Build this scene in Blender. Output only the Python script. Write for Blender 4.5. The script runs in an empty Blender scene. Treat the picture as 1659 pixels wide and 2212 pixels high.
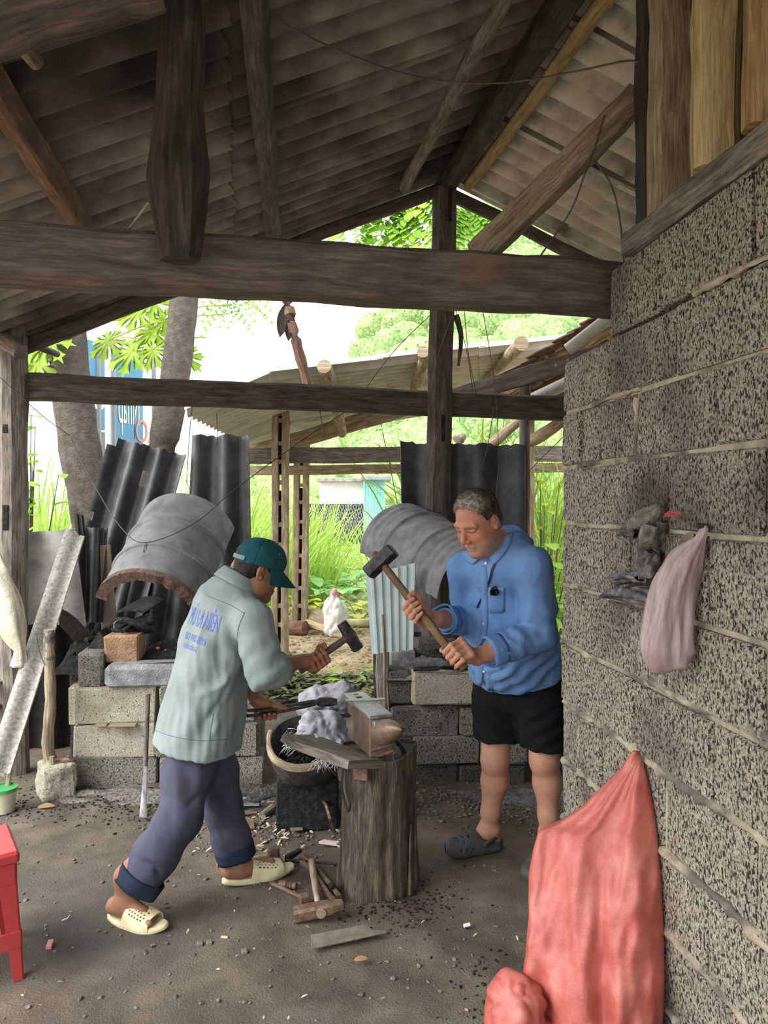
import bpy, math, random
import numpy as np
from mathutils import Vector, Matrix, noise
from mathutils.bvhtree import BVHTree

S = bpy.context.scene
COL = S.collection
# ------------------------------------------------------------------ camera
PITCH = math.radians(0.73)
CAMZ, FPX = 1.6, 1640.0
cd = bpy.data.cameras.new('camera')
cam = bpy.data.objects.new('camera', cd)
COL.objects.link(cam)
cam.location = (0, 0, CAMZ)
cam.rotation_euler = (math.pi / 2 - PITCH, 0, 0)
cd.sensor_fit = 'VERTICAL'
cd.sensor_height = 36.0
cd.lens = FPX / 2212 * 36.0
cd.clip_start, cd.clip_end = 0.05, 900
S.camera = cam
# ------------------------------------------------------------------ sky, sun, exposure
wd = bpy.data.worlds.new('overcast_sky')
S.world = wd
wd.use_nodes = True
_bg = wd.node_tree.nodes['Background']
_bg.inputs[0].default_value = (0.93, 0.97, 1.0, 1)
_bg.inputs[1].default_value = 1.5
sl = bpy.data.lights.new('hazy_sun', 'SUN')
sl.energy = 3.0
sl.angle = math.radians(50)
sl.color = (1.0, 0.96, 0.88)
sun = bpy.data.objects.new('hazy_sun', sl)
COL.objects.link(sun)
sun.rotation_euler = Vector((0.74, 0.42, -0.72)).to_track_quat('-Z', 'Y').to_euler()
vs = S.view_settings
vs.view_transform = 'Standard'
vs.look = 'None'
vs.exposure = 0.95
vs.gamma = 1.0
vs.use_curve_mapping = False

# ------------------------------------------------------------------ photograph geometry (metres; d = distance along +Y)
_rt = np.array([1.0, 0, 0])
_fw = np.array([0, math.cos(PITCH), -math.sin(PITCH)])
_up = np.array([0, math.sin(PITCH), math.cos(PITCH)])
def ray(px, py):
    return _rt * ((px - 829.5) / FPX) + _up * ((1106 - py) / FPX) + _fw
def P(px, py, d):
    r = ray(px, py)
    return np.array([0, 0, CAMZ]) + r * (d / r[1])
def G(px, py, z=0.0):
    r = ray(px, py)
    return np.array([0, 0, CAMZ]) + r * ((z - CAMZ) / r[2])
def unit(a):
    a = np.asarray(a, float)
    return a / max(np.linalg.norm(a), 1e-9)
A3 = lambda *a: np.array(a, float)

# ------------------------------------------------------------------ mesh building
def frame(d, up=(0, 0, 1)):
    d = unit(d)
    up = np.asarray(up, float)
    if abs(np.dot(d, up)) > 0.97:
        up = A3(0, 1, 0)
    s = unit(np.cross(d, up))
    return s, unit(np.cross(s, d))
class MB:
    def __init__(s):
        s.v, s.f, s.uv, s.n = [], [], [], 0
    def add(s, verts, faces, uv=None):
        verts = np.asarray(verts, float).reshape(-1, 3)
        n = s.n
        s.v.append(verts)
        s.n += len(verts)
        for i, f in enumerate(faces):
            s.f.append([n + int(j) for j in f])
            s.uv.append(uv[i] if uv is not None else [(0, 0)] * len(f))
        return s
    def box(s, c, size, ax=None, bev=0.006, jit=0.0, rnd=random):
        """chamfered box; ax = 3 row axes"""
        ax = np.eye(3) if ax is None else np.array([unit(a) for a in ax])
        h = np.asarray(size, float) / 2
        b = min(bev, h.min() * 0.45)
        vs_, idx = [], {}
        for sx in (-1, 1):
            for sy in (-1, 1):
                for sz in (-1, 1):
                    for k in range(3):
                        q = np.array([sx, sy, sz]) * (h - b)
                        q[k] = (sx, sy, sz)[k] * h[k]
                        idx[(sx, sy, sz, k)] = len(vs_)
                        vs_.append(q + np.array([rnd.uniform(-jit, jit) for _ in range(3)]))
        F = []
        cyc = [(-1, -1), (1, -1), (1, 1), (-1, 1)]
        for k in range(3):
            for sg in (-1, 1):
                q = []
                for a, b2 in cyc:
                    t = [0, 0, 0]
                    t[k] = sg
                    t[(k + 1) % 3], t[(k + 2) % 3] = a, b2
                    q.append(idx[(*t, k)])
                F.append(q if sg > 0 else q[::-1])
        for k in range(3):
            i, j = (k + 1) % 3, (k + 2) % 3
            for a in (-1, 1):
                for b2 in (-1, 1):
                    t0, t1 = [0, 0, 0], [0, 0, 0]
                    t0[k], t1[k] = -1, 1
                    t0[i] = t1[i] = a
                    t0[j] = t1[j] = b2
                    q = [idx[(*t0, i)], idx[(*t1, i)], idx[(*t1, j)], idx[(*t0, j)]]
                    F.append(q if a * b2 > 0 else q[::-1])
        for sx in (-1, 1):
            for sy in (-1, 1):
                for sz in (-1, 1):
                    q = [idx[(sx, sy, sz, k)] for k in range(3)]
                    F.append(q if sx * sy * sz > 0 else q[::-1])
        V = np.asarray(c, float) + np.array(vs_) @ ax
        return s.add(V, F)
    def sweep(s, path, prof, scale=None, up=(0, 0, 1), cap=True, jit=0.0, seed=0):
        """sweep a closed profile (m x 2, metres) along a path; UV: u along, v around"""
        path = np.asarray(path, float)
        prof = np.asarray(prof, float)
        n, m = len(path), len(prof)
        scale = np.ones(n) if scale is None else np.broadcast_to(np.asarray(scale, float), (n,) if np.ndim(scale) < 2 else (n, 2))
        rng = np.random.RandomState(seed)
        L = np.concatenate([[0], np.cumsum(np.linalg.norm(np.diff(path, axis=0), axis=1))])
        per = np.concatenate([[0], np.cumsum(np.linalg.norm(np.roll(prof, -1, 0) - prof, axis=1))])
        V = []
        for i in range(n):
            d = path[min(i + 1, n - 1)] - path[max(i - 1, 0)]
            a, b = frame(d, up)
            sc = scale[i]
            pr = prof * sc + (rng.uniform(-jit, jit, (m, 2)) if jit else 0)
            V.append(path[i] + pr[:, :1] * a + pr[:, 1:] * b)
        F, U = [], []
        u0 = rng.uniform(0, 5)
        for i in range(n - 1):
            for j in range(m):
                k = (j + 1) % m
                F.append((i * m + j, i * m + k, (i + 1) * m + k, (i + 1) * m + j))
                U.append([(u0 + L[i], per[j]), (u0 + L[i], per[j + 1]), (u0 + L[i + 1], per[j + 1]), (u0 + L[i + 1], per[j])])
        if cap:
            F.append(tuple(range(m))[::-1])
            U.append([(u0 + p[0] * .15, p[1]) for p in prof][::-1])
            F.append(tuple((n - 1) * m + j for j in range(m)))
            U.append([(u0 + p[0] * .15, p[1]) for p in prof])
        return s.add(np.concatenate(V), F, U)
    def tube(s, path, r, n=8, up=(0, 0, 1), cap=True, jit=0.0, seed=0):
        a = np.linspace(0, 2 * math.pi, n, endpoint=False)
        pr = np.stack([np.cos(a), np.sin(a)], 1)
        r = np.broadcast_to(np.asarray(r, float), (len(path),))
        return s.sweep(path, pr * r.max(), r / r.max(), up, cap, jit, seed)
    def shell(s, grid, t=0.004, closed_u=False, holes=None):
        """thick skin over a grid of points (nu, nv, 3)"""
        g = np.asarray(grid, float)
        nu, nv = g.shape[:2]
        du = (np.roll(g, -1, 0) - np.roll(g, 1, 0)) if closed_u else np.gradient(g, axis=0)
        N = np.cross(du, np.gradient(g, axis=1))
        N /= np.maximum(np.linalg.norm(N, axis=2, keepdims=True), 1e-9)
        V = np.concatenate([(g + N * t / 2).reshape(-1, 3), (g - N * t / 2).reshape(-1, 3)])
        o = nu * nv
        id_ = lambda i, j: (i % nu) * nv + j
        quads = set()
        for i in range(nu if closed_u else nu - 1):
            for j in range(nv - 1):
                if holes is None or not holes(i, j):
                    quads.add((i, j))
        F, U = [], []
        lu = np.concatenate([[0], np.cumsum(np.linalg.norm(np.diff(g, axis=0), axis=2).mean(1))])
        lu = np.append(lu, lu[-1] + (lu[-1] / max(1, nu - 1)))
        lv = np.concatenate([[0], np.cumsum(np.linalg.norm(np.diff(g, axis=1), axis=2).mean(0))])
        for (i, j) in quads:
            a, b, c, d = id_(i, j), id_(i + 1, j), id_(i + 1, j + 1), id_(i, j + 1)
            uv = [(lv[j], lu[i]), (lv[j], lu[i + 1]), (lv[j + 1], lu[i + 1]), (lv[j + 1], lu[i])]
            F.append((a, b, c, d)); U.append(uv)
            F.append((o + d, o + c, o + b, o + a)); U.append(uv[::-1])
            w = (lambda q: ((q[0]) % nu, q[1])) if closed_u else (lambda q: q)
            for nb, e in (((i, j - 1), (a, b)), ((i + 1, j), (b, c)), ((i, j + 1), (c, d)), ((i - 1, j), (d, a))):
                if w(nb) not in quads:
                    F.append((e[1], e[0], o + e[0], o + e[1])); U.append([uv[0]] * 4)
        return s.add(V, F, U)
    def lathe(s, prof, n=20, c=(0, 0, 0), axis=(0, 0, 1), rough=0.0, seed=0):
        """revolve (r, h) pairs about an axis"""
        a, b = frame(axis)
        ax = unit(axis)
        rng = np.random.RandomState(seed)
        V, F, U = [], [], []
        m = len(prof)
        for (r, h) in prof:
            for k in range(n):
                t = 2 * math.pi * k / n
                rr = r * (1 + rng.uniform(-rough, rough))
                V.append(np.asarray(c, float) + ax * h + a * rr * math.cos(t) + b * rr * math.sin(t))
        for i in range(m - 1):
            for k in range(n):
                k2 = (k + 1) % n
                F.append((i * n + k, i * n + k2, (i + 1) * n + k2, (i + 1) * n + k))
                U.append([(prof[i][1], k / n), (prof[i][1], (k + 1) / n), (prof[i + 1][1], (k + 1) / n), (prof[i + 1][1], k / n)])
        if prof[0][0] > 1e-6:
            F.append(tuple(range(n))[::-1]); U.append([(0, 0)] * n)
        if prof[-1][0] > 1e-6:
            F.append(tuple((m - 1) * n + k for k in range(n))); U.append([(0, 0)] * n)
        return s.add(V, F, U)
    def prism(s, outline, thick, origin, ax, ay, bev=0.0):
        """extrude a 2-D outline by thick along ax x ay"""
        o = np.asarray(outline, float)
        ax, ay = unit(ax), unit(ay)
        nz = unit(np.cross(ax, ay))
        n = len(o)
        cen = o.mean(0)
        rings = [(o, -thick / 2), (o, thick / 2)]
        if bev:
            sm = cen + (o - cen) * (1 - bev / max(np.abs(o - cen).max(), 1e-6))
            rings = [(sm, -thick / 2), (o, -thick / 2 + bev), (o, thick / 2 - bev), (sm, thick / 2)]
        V = []
        for q, h in rings:
            V.append(np.asarray(origin, float) + q[:, :1] * ax + q[:, 1:] * ay + nz * h)
        F = []
        for i in range(len(rings) - 1):
            for k in range(n):
                k2 = (k + 1) % n
                F.append((i * n + k, i * n + k2, (i + 1) * n + k2, (i + 1) * n + k))
        F.append(tuple(range(n))[::-1])
        F.append(tuple((len(rings) - 1) * n + k for k in range(n)))
        return s.add(np.concatenate(V), F)
    def rock(s, c, r, seed=0, sub=1, amp=0.25, ax=None):
        V, F = ICO[sub]
        rng = np.random.RandomState(seed)
        ph = rng.uniform(0, 6.28, (4, 3)); fr = rng.uniform(1, 3.2, (4, 3))
        d = sum(np.sin(V @ fr[i] * 1.3 + ph[i, 0]) for i in range(4)) / 4
        W = V * (1 + amp * d)[:, None] * np.asarray(r, float)
        if ax is not None:
            W = W @ np.array([unit(a) for a in ax])
        return s.add(np.asarray(c, float) + W, F)
def _ico():
    t = (1 + 5 ** .5) / 2
    V = [(-1, t, 0), (1, t, 0), (-1, -t, 0), (1, -t, 0), (0, -1, t), (0, 1, t), (0, -1, -t), (0, 1, -t), (t, 0, -1), (t, 0, 1), (-t, 0, -1), (-t, 0, 1)]
    V = [unit(v) for v in V]
    F = [(0, 11, 5), (0, 5, 1), (0, 1, 7), (0, 7, 10), (0, 10, 11), (1, 5, 9), (5, 11, 4), (11, 10, 2), (10, 7, 6), (7, 1, 8), (3, 9, 4), (3, 4, 2), (3, 2, 6), (3, 6, 8), (3, 8, 9), (4, 9, 5), (2, 4, 11), (6, 2, 10), (8, 6, 7), (9, 8, 1)]
    out = [(np.array(V), F)]
    for _ in range(3):
        V = list(out[-1][0]); nf = []; mid = {}
        def m(a, b):
            k = (min(a, b), max(a, b))
            if k not in mid:
                mid[k] = len(V); V.append(unit(V[a] + V[b]))
            return mid[k]
        for a, b, c in out[-1][1]:
            ab, bc, ca = m(a, b), m(b, c), m(c, a)
            nf += [(a, ab, ca), (b, bc, ab), (c, ca, bc), (ab, bc, ca)]
        out.append((np.array(V), nf))
    return out
ICO = _ico()
ROOTS = {}
def to_mesh(name, mb, mat, origin, sharp=35):
    V = (np.concatenate(mb.v) if isinstance(mb.v, list) else mb.v) - origin
    me = bpy.data.meshes.new(name)
    if isinstance(mb, MB):
        me.from_pydata(V.tolist(), [], mb.f)
        flat = [c for f in mb.uv for uv in f for c in uv]
        if any(flat):
            me.uv_layers.new(name='UVMap').data.foreach_set('uv', flat)
    else:
        nf = len(mb.f)
        me.vertices.add(len(V)); me.vertices.foreach_set('co', V.astype(np.float32).ravel())
        me.loops.add(nf * 4); me.loops.foreach_set('vertex_index', mb.f.astype(np.int32).ravel())
        me.polygons.add(nf); me.polygons.foreach_set('loop_start', np.arange(nf, dtype=np.int32) * 4)
        me.update(calc_edges=True); me.validate()
        if mb.col is not None:
            ca = me.color_attributes.new('Col', 'FLOAT_COLOR', 'POINT')
            ca.data.foreach_set('color', np.c_[mb.col, np.ones(len(V))].astype(np.float32).ravel())
    me.materials.append(mat)
    me.polygons.foreach_set('use_smooth', [True] * len(me.polygons))
    if sharp and sharp < 180:
        me.set_sharp_from_angle(angle=math.radians(sharp))
    me.update()
    return me
def obj(name, mb, mat, parent=None, sharp=35, label=None):
    """link one mesh object (geometry given in world metres)"""
    if parent is None:
        V = np.concatenate(mb.v) if isinstance(mb.v, list) else mb.v
        lo, hi = V.min(0), V.max(0)
        org = np.array([(lo[0] + hi[0]) / 2, (lo[1] + hi[1]) / 2, lo[2]])
    else:
        org = ROOTS[parent.name]
    o = bpy.data.objects.new(name, to_mesh(name, mb, mat, org, sharp))
    COL.objects.link(o)
    if parent is None:
        o.location = org; ROOTS[o.name] = org
    else:
        o.parent = parent; ROOTS[o.name] = org
    if label: o['label'] = label
    return o
def tag(o, label, cat, group=None, kind=None):
    o['label'] = label
    o['category'] = cat
    if group: o['group'] = group
    if kind: o['kind'] = kind
    return o
def thing(name, label, cat, loc, group=None, kind=None):
    o = bpy.data.objects.new(name, None)
    COL.objects.link(o)
    o.empty_display_size = 0.05
    o.location = tuple(float(c) for c in loc)
    ROOTS[o.name] = np.array(loc, float)
    return tag(o, label, cat, group, kind)
def struct(o):
    o['kind'] = 'structure'
    return o
def dup(o, loc, rz=0.0, sc=1.0, label=None):
    """copy of a thing and of its parts and sub-parts"""
    c = o.copy(); COL.objects.link(c)
    c.location = tuple(float(q) for q in loc); c.rotation_euler = (0, 0, rz); c.scale = (sc, sc, sc)
    if label: c['label'] = label
    for ch in list(o.children):
        k = ch.copy(); COL.objects.link(k); k.parent = c
        for g in list(ch.children):
            q = g.copy(); COL.objects.link(q); q.parent = k
    return c

# ------------------------------------------------------------------ materials
def mat(name, cols, scale=6.0, rough=0.8, bump=0.3, bscale=None, coord='Object', stretch=(1, 1, 1), metal=0.0, spec=0.3,
        pits=None, detail=8.0, stops=None, dist=0.0, grain=None, sss=0.0, attr=False, trans=0.0, alpha=1.0, coat=0.0, bdist=0.02, stain=None, emit=None):
    m = bpy.data.materials.new(name)
    m.use_nodes = True
    nt = m.node_tree
    N, L = nt.nodes, nt.links
    b = N['Principled BSDF']
    def nd(t, **k):
        n = N.new(t)
        for a, v in k.items():
            if a.startswith('i_'):
                n.inputs[a[2:].replace('_', ' ')].default_value = v
            else:
                setattr(n, a, v)
        return n
    tc = nd('ShaderNodeTexCoord')
    mp = nd('ShaderNodeMapping')
    mp.inputs['Scale'].default_value = stretch
    L.new(tc.outputs[coord], mp.inputs['Vector'])
    vec = mp.outputs[0]
    nz = nd('ShaderNodeTexNoise', i_Scale=scale, i_Detail=detail, i_Roughness=0.62, i_Distortion=dist)
    L.new(vec, nz.inputs['Vector'])
    cr = nd('ShaderNodeValToRGB')
    el = cr.color_ramp.elements
    n = len(cols)
    st = stops or [0.32 + 0.36 * i / max(1, n - 1) for i in range(n)]
    for i in range(n - 2):
        el.new(0.5)
    for i in range(n):
        el[i].position = st[i]
        el[i].color = (*cols[i], 1)
    L.new(nz.outputs['Fac'], cr.inputs['Fac'])
    col = cr.outputs['Color']
    hgt = nz.outputs['Fac']
    def mix(fac, a, c2, mode='MIX'):
        x = nd('ShaderNodeMix', data_type='RGBA', blend_type=mode)
        if hasattr(fac, 'links') or not isinstance(fac, (int, float)):
            L.new(fac, x.inputs[0])
        else:
            x.inputs[0].default_value = fac
        for s_, v in ((6, a), (7, c2)):
            if isinstance(v, tuple):
                x.inputs[s_].default_value = (*v, 1)
            else:
                L.new(v, x.inputs[s_])
        return x.outputs[2]
    if attr:
        at = nd('ShaderNodeAttribute', attribute_name='Col')
        col = mix(1.0, at.outputs['Color'], col, 'MULTIPLY')
    if grain:                      # long wood grain and cracks: (scale, stretch, colour, strength)
        gm = nd('ShaderNodeMapping'); gm.inputs['Scale'].default_value = grain[1]
        L.new(tc.outputs[coord], gm.inputs['Vector'])
        g = nd('ShaderNodeTexNoise', i_Scale=grain[0], i_Detail=5.0, i_Roughness=0.7, i_Distortion=0.6)
        L.new(gm.outputs[0], g.inputs['Vector'])
        gr = nd('ShaderNodeValToRGB')
        gr.color_ramp.elements[0].position = 0.36; gr.color_ramp.elements[0].color = (1, 1, 1, 1)
        gr.color_ramp.elements[1].position = 0.58; gr.color_ramp.elements[1].color = (0, 0, 0, 1)
        L.new(g.outputs['Fac'], gr.inputs['Fac'])
        ml = nd('ShaderNodeMath', operation='MULTIPLY'); ml.inputs[1].default_value = grain[3]
        L.new(gr.outputs['Color'], ml.inputs[0])
        col = mix(ml.outputs[0], col, grain[2])
        hg = nd('ShaderNodeMath', operation='MULTIPLY_ADD'); hg.inputs[1].default_value = 1.6
        L.new(g.outputs['Fac'], hg.inputs[0]); L.new(hgt, hg.inputs[2])
        hgt = hg.outputs[0]
    if stain:                      # large soft patches of another colour: (scale, colour, lo, hi)
        s_ = nd('ShaderNodeTexNoise', i_Scale=stain[0], i_Detail=4.0)
        L.new(tc.outputs['Object'], s_.inputs['Vector'])
        mr = nd('ShaderNodeMapRange'); mr.inputs[1].default_value = stain[2]; mr.inputs[2].default_value = stain[3]
        L.new(s_.outputs['Fac'], mr.inputs[0])
        col = mix(mr.outputs[0], col, stain[1])
    if pits:                       # pitted aggregate: (scale, pit colour, threshold lo, hi, stretch)
        pm = nd('ShaderNodeMapping'); pm.inputs['Scale'].default_value = pits[4]
        L.new(tc.outputs[coord], pm.inputs['Vector'])
        pn = nd('ShaderNodeTexNoise', i_Scale=pits[0], i_Detail=3.0, i_Roughness=0.55, i_Distortion=0.4)
        L.new(pm.outputs[0], pn.inputs['Vector'])
        pr = nd('ShaderNodeMapRange', interpolation_type='SMOOTHSTEP'); pr.inputs[1].default_value = pits[2]; pr.inputs[2].default_value = pits[3]
        L.new(pn.outputs['Fac'], pr.inputs[0])
        col = mix(pr.outputs[0], pits[1], col)
        hp = nd('ShaderNodeMath', operation='MULTIPLY_ADD'); hp.inputs[1].default_value = 0.35
        L.new(hgt, hp.inputs[0]); L.new(pr.outputs[0], hp.inputs[2])
        hgt = hp.outputs[0]
    L.new(col, b.inputs['Base Color'])
    b.inputs['Roughness'].default_value = rough
    b.inputs['Metallic'].default_value = metal
    b.inputs['Specular IOR Level'].default_value = spec
    b.inputs['Alpha'].default_value = alpha
    b.inputs['Coat Weight'].default_value = coat
    if trans: b.inputs['Transmission Weight'].default_value = trans
    if sss:
        b.inputs['Subsurface Weight'].default_value = sss
        b.inputs['Subsurface Radius'].default_value = (0.012, 0.004, 0.002)
    if emit:
        b.inputs['Emission Color'].default_value = (*emit[0], 1)
        b.inputs['Emission Strength'].default_value = emit[1]
    if bump:
        h = hgt
        if bscale:
            bn = nd('ShaderNodeTexNoise', i_Scale=bscale, i_Detail=6.0, i_Roughness=0.6)
            L.new(vec, bn.inputs['Vector'])
            ad = nd('ShaderNodeMath', operation='ADD')
            L.new(bn.outputs['Fac'], ad.inputs[0]); L.new(hgt, ad.inputs[1])
            h = ad.outputs[0]
        bp = nd('ShaderNodeBump'); bp.inputs['Strength'].default_value = bump; bp.inputs['Distance'].default_value = bdist
        L.new(h, bp.inputs['Height'])
        L.new(bp.outputs[0], b.inputs['Normal'])
    return m
WS = (1, 8, 1)
def wood(name, cols, dark, strength=0.7, stain=None, bump=0.5, gs=16):
    return mat(name, cols, 5, 0.85, bump, coord='UV', stretch=(1.2, 5, 1), grain=(gs, (0.5, 7, 1), dark, strength), stain=stain, bdist=0.01)
M = {}
M['beam'] = wood('weathered_brown_beam', [(.078, .06, .048), (.155, .122, .098), (.24, .195, .155)], (.05, .036, .026), .5, stain=(2.5, (.20, .14, .085), .60, .75))
M['wood_dark'] = wood('sooty_dark_timber', [(.022, .019, .017), (.055, .046, .04), (.10, .085, .072)], (.012, .01, .009), .6)
M['wood_soot'] = wood('soot_brown_timber', [(.06, .05, .045), (.12, .102, .088), (.19, .165, .14)], (.018, .015, .012), .6)
M['wood_red'] = wood('reddish_brown_batten', [(.11, .055, .036), (.20, .11, .075), (.28, .18, .13)], (.06, .03, .02), .5)
M['wood_grey'] = wood('weathered_grey_timber', [(.13, .11, .092), (.24, .21, .175), (.36, .32, .265)], (.055, .042, .032), .75)
M['wood_tan'] = wood('weathered_tan_timber', [(.22, .17, .115), (.40, .315, .22), (.56, .465, .335)], (.10, .065, .04), .65)
M['wood_pole'] = wood('bare_yellow_pole', [(.24, .15, .08), (.38, .26, .14), (.50, .37, .22)], (.16, .085, .035), .5, gs=9)
M['wood_pole_dark'] = wood('oiled_brown_handle', [(.10, .06, .03), (.17, .105, .055), (.24, .155, .085)], (.05, .03, .015), .4, gs=9)
M['wood_gold'] = wood('dusty_yellow_plank', [(.36, .25, .12), (.56, .43, .24), (.68, .56, .36)], (.22, .15, .07), .45)
M['wood_orange'] = wood('orange_brown_plank', [(.24, .145, .065), (.40, .265, .13), (.52, .38, .22)], (.14, .06, .02), .6)
M['wood_stump'] = wood('charred_stump_wood', [(.05, .043, .036), (.12, .10, .078), (.26, .21, .13)], (.02, .017, .014), .7, bump=0.8, gs=26)
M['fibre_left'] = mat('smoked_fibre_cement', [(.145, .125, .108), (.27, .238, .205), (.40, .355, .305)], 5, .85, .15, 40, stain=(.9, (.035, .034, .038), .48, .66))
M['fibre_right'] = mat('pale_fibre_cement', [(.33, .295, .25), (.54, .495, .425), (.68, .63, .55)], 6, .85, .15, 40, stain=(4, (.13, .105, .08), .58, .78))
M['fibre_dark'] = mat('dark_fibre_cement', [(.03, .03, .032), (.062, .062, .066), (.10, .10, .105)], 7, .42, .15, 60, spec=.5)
M['fibre_shade'] = mat('dark_stand_in_sheet', [(.006, .006, .006), (.014, .013, .013), (.028, .027, .026)], 7, .8, .15, 60)  # near-black that stands in for the darkness behind the upright stick
M['fibre_grey'] = mat('grey_fibre_cement', [(.17, .165, .155), (.27, .26, .245), (.36, .35, .325)], 7, .7, .15, 60)
M['fibre_strip'] = mat('mottled_pale_cement_strip', [(.22, .21, .19), (.38, .365, .335), (.52, .5, .46)], 55, .8, .15, 60)
M['fibre_shed'] = mat('weathered_shed_roofing', [(.38, .36, .32), (.52, .50, .455), (.64, .615, .56)], 4, .85, .1, 40)
PIT = lambda s, lo, hi, c=(.035, .031, .027), st=(1, 1, .55): (s, c, lo, hi, st)
M['block_wall'] = mat('rough_wall_block', [(.21, .185, .145), (.53, .47, .365), (.80, .73, .595)], 150, .95, 1.0, 220, detail=3, stops=[.30, .5, .68], pits=PIT(150, .39, .48, (.05, .044, .036)), stain=(2.2, (.16, .14, .115), .5, .7), bdist=.012)
M['mortar'] = mat('cream_mortar', [(.30, .26, .19), (.45, .395, .29), (.56, .50, .38)], 14, .95, .6, 90, stain=(5, (.16, .14, .115), .48, .60))
M['block_pale'] = mat('pale_forge_block', [(.33, .295, .225), (.56, .515, .41), (.74, .70, .59)], 170, .95, 1.0, 190, detail=3, stops=[.3, .5, .68], stain=(5, (.40, .345, .25), .5, .7), pits=PIT(110, .30, .39, (.12, .105, .085), (1, 1, 1)), bdist=.010)
M['block_grey'] = mat('ashy_forge_block', [(.14, .132, .115), (.28, .265, .235), (.46, .44, .395)], 170, .95, 1.0, 190, detail=3, stops=[.3, .5, .68], stain=(5, (.13, .125, .115), .5, .7), pits=PIT(110, .34, .43, (.035, .032, .028), (1, 1, 1)), bdist=.010)
M['block_dark'] = mat('sooty_forge_block', [(.06, .056, .05), (.12, .112, .10), (.22, .208, .186)], 170, .95, 1.0, 190, detail=3, stops=[.3, .5, .68], pits=PIT(110, .34, .43, (.018, .017, .016), (1, 1, 1)), bdist=.010)
M['block_ash'] = mat('blue_grey_ash_slab', [(.15, .155, .165), (.27, .275, .285), (.42, .42, .42)], 12, .95, .7, 120)
M['brick'] = mat('brown_refractory_block', [(.24, .135, .085), (.36, .215, .14), (.46, .30, .21)], 12, .95, .8, 90)
M['soil'] = mat('packed_dark_soil', [(.062, .049, .036), (.125, .101, .076), (.20, .166, .125)], 2.6, .95, .65, 120, stain=(1.1, (.066, .062, .06), .5, .68), detail=6, bdist=.012)
M['yard'] = mat('pale_yard_earth', [(.26, .185, .12), (.40, .31, .21), (.50, .41, .29)], 3.2, .95, .7, 40, stain=(1.5, (.20, .26, .07), .55, .7), detail=12)
M['ash'] = mat('grey_ash_dust', [(.10, .10, .105), (.20, .20, .205), (.33, .33, .33)], 30, .95, .8, 120)
M['coal'] = mat('black_charcoal', [(.006, .006, .007), (.014, .014, .015), (.04, .04, .042)], 40, .8, .5, 90)
M['rubble'] = mat('grey_ash_clods', [(.06, .055, .05), (.15, .14, .13), (.30, .28, .26)], 60, .95, .5)
M['rubble_dark'] = mat('dark_coal_dust', [(.02, .019, .018), (.05, .047, .045), (.13, .125, .12)], 60, .95, .8, 90)
M['iron'] = mat('dark_forged_iron', [(.018, .017, .017), (.04, .038, .037), (.075, .07, .066)], 30, .5, .25, 90, metal=.6, spec=.5)
M['rust'] = mat('rusty_brown_steel', [(.10, .058, .038), (.17, .105, .072), (.25, .175, .13)], 30, .55, .25, 90, metal=.35, spec=.5)
M['anvil'] = mat('brown_anvil_steel', [(.13, .085, .06), (.20, .135, .10), (.27, .19, .145)], 14, .42, .15, 90, metal=.4, spec=.5)
M['steel'] = mat('bright_worn_steel', [(.32, .31, .31), (.45, .44, .44), (.58, .57, .56)], 20, .32, .1, 90, metal=.75, spec=.5)
M['steel_grey'] = mat('dull_grey_blade', [(.17, .17, .175), (.26, .26, .265), (.34, .34, .345)], 20, .45, .15, 90, metal=.5)
M['tyre'] = mat('sooty_rubber', [(.022, .021, .02), (.045, .042, .04), (.08, .075, .07)], 20, .8, .4, 60)
M['pail'] = mat('cream_pail', [(.50, .48, .34), (.62, .60, .45)], 10, .5, .05)
M['pail_green'] = mat('green_pail_rim', [(.06, .30, .09), (.09, .38, .13)], 10, .45, .05)
M['bamboo_grey'] = mat('weathered_bamboo', [(.20, .18, .13), (.34, .31, .23)], 20, .7, .2)
M['lettering_red2'] = mat('red_string', [(.36, .06, .05), (.5, .12, .1)], 20, .6, 0)
M['bag_clear_solid'] = mat('pink_paper', [(.66, .48, .48), (.78, .66, .66)], 14, .5, .2)
M['plate'] = mat('dull_olive_steel_plate', [(.16, .14, .11), (.22, .20, .16), (.28, .26, .21)], 20, .55, .1, 90, metal=.3)
M['drum'] = mat('grey_oil_drum', [(.13, .13, .132), (.20, .20, .202), (.27, .27, .268)], 10, .6, .2, 120, stain=(5, (.05, .048, .047), .6, .75))
M['pipe_hood'] = mat('dusty_grey_hood', [(.12, .12, .122), (.18, .18, .182), (.24, .24, .24)], 8, .8, .25, 120)
M['hood_rim'] = mat('reddish_burnt_rim', [(.10, .06, .048), (.17, .105, .085), (.24, .16, .135)], 45, .95, .8, 140)
M['tin'] = mat('pale_blue_tin', [(.42, .50, .51), (.50, .58, .585), (.58, .645, .64)], 4, .45, .05, 60, metal=.15, spec=.5)
M['bark'] = mat('grey_tree_bark', [(.085, .072, .06), (.12, .102, .085), (.165, .143, .12)], 16, .95, .8, 60)
M['wire'] = mat('dull_wire', [(.07, .065, .06), (.13, .12, .11)], 30, .6, 0)
M['rope'] = mat('pale_twisted_rope', [(.28, .25, .21), (.42, .39, .34)], 40, .9, .3)
M['plastic_red'] = mat('red_plastic', [(.42, .04, .045), (.52, .06, .065)], 3, .35, .05, 60, spec=.5)
M['sack_red'] = mat('coral_woven_sack', [(.34, .066, .050), (.44, .105, .082), (.53, .18, .15)], 9, .42, .22, 260, spec=.5, sss=0)
M['bag_clear'] = mat('pinkish_thin_bag', [(.40, .27, .255), (.52, .39, .37), (.66, .55, .53)], 14, .2, .5, 24, spec=.6, stretch=(2, 2, .4), alpha=.62)
M['bag_white'] = mat('white_woven_bag', [(.66, .65, .66), (.78, .78, .79), (.86, .86, .87)], 10, .5, .5, 30)
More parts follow.
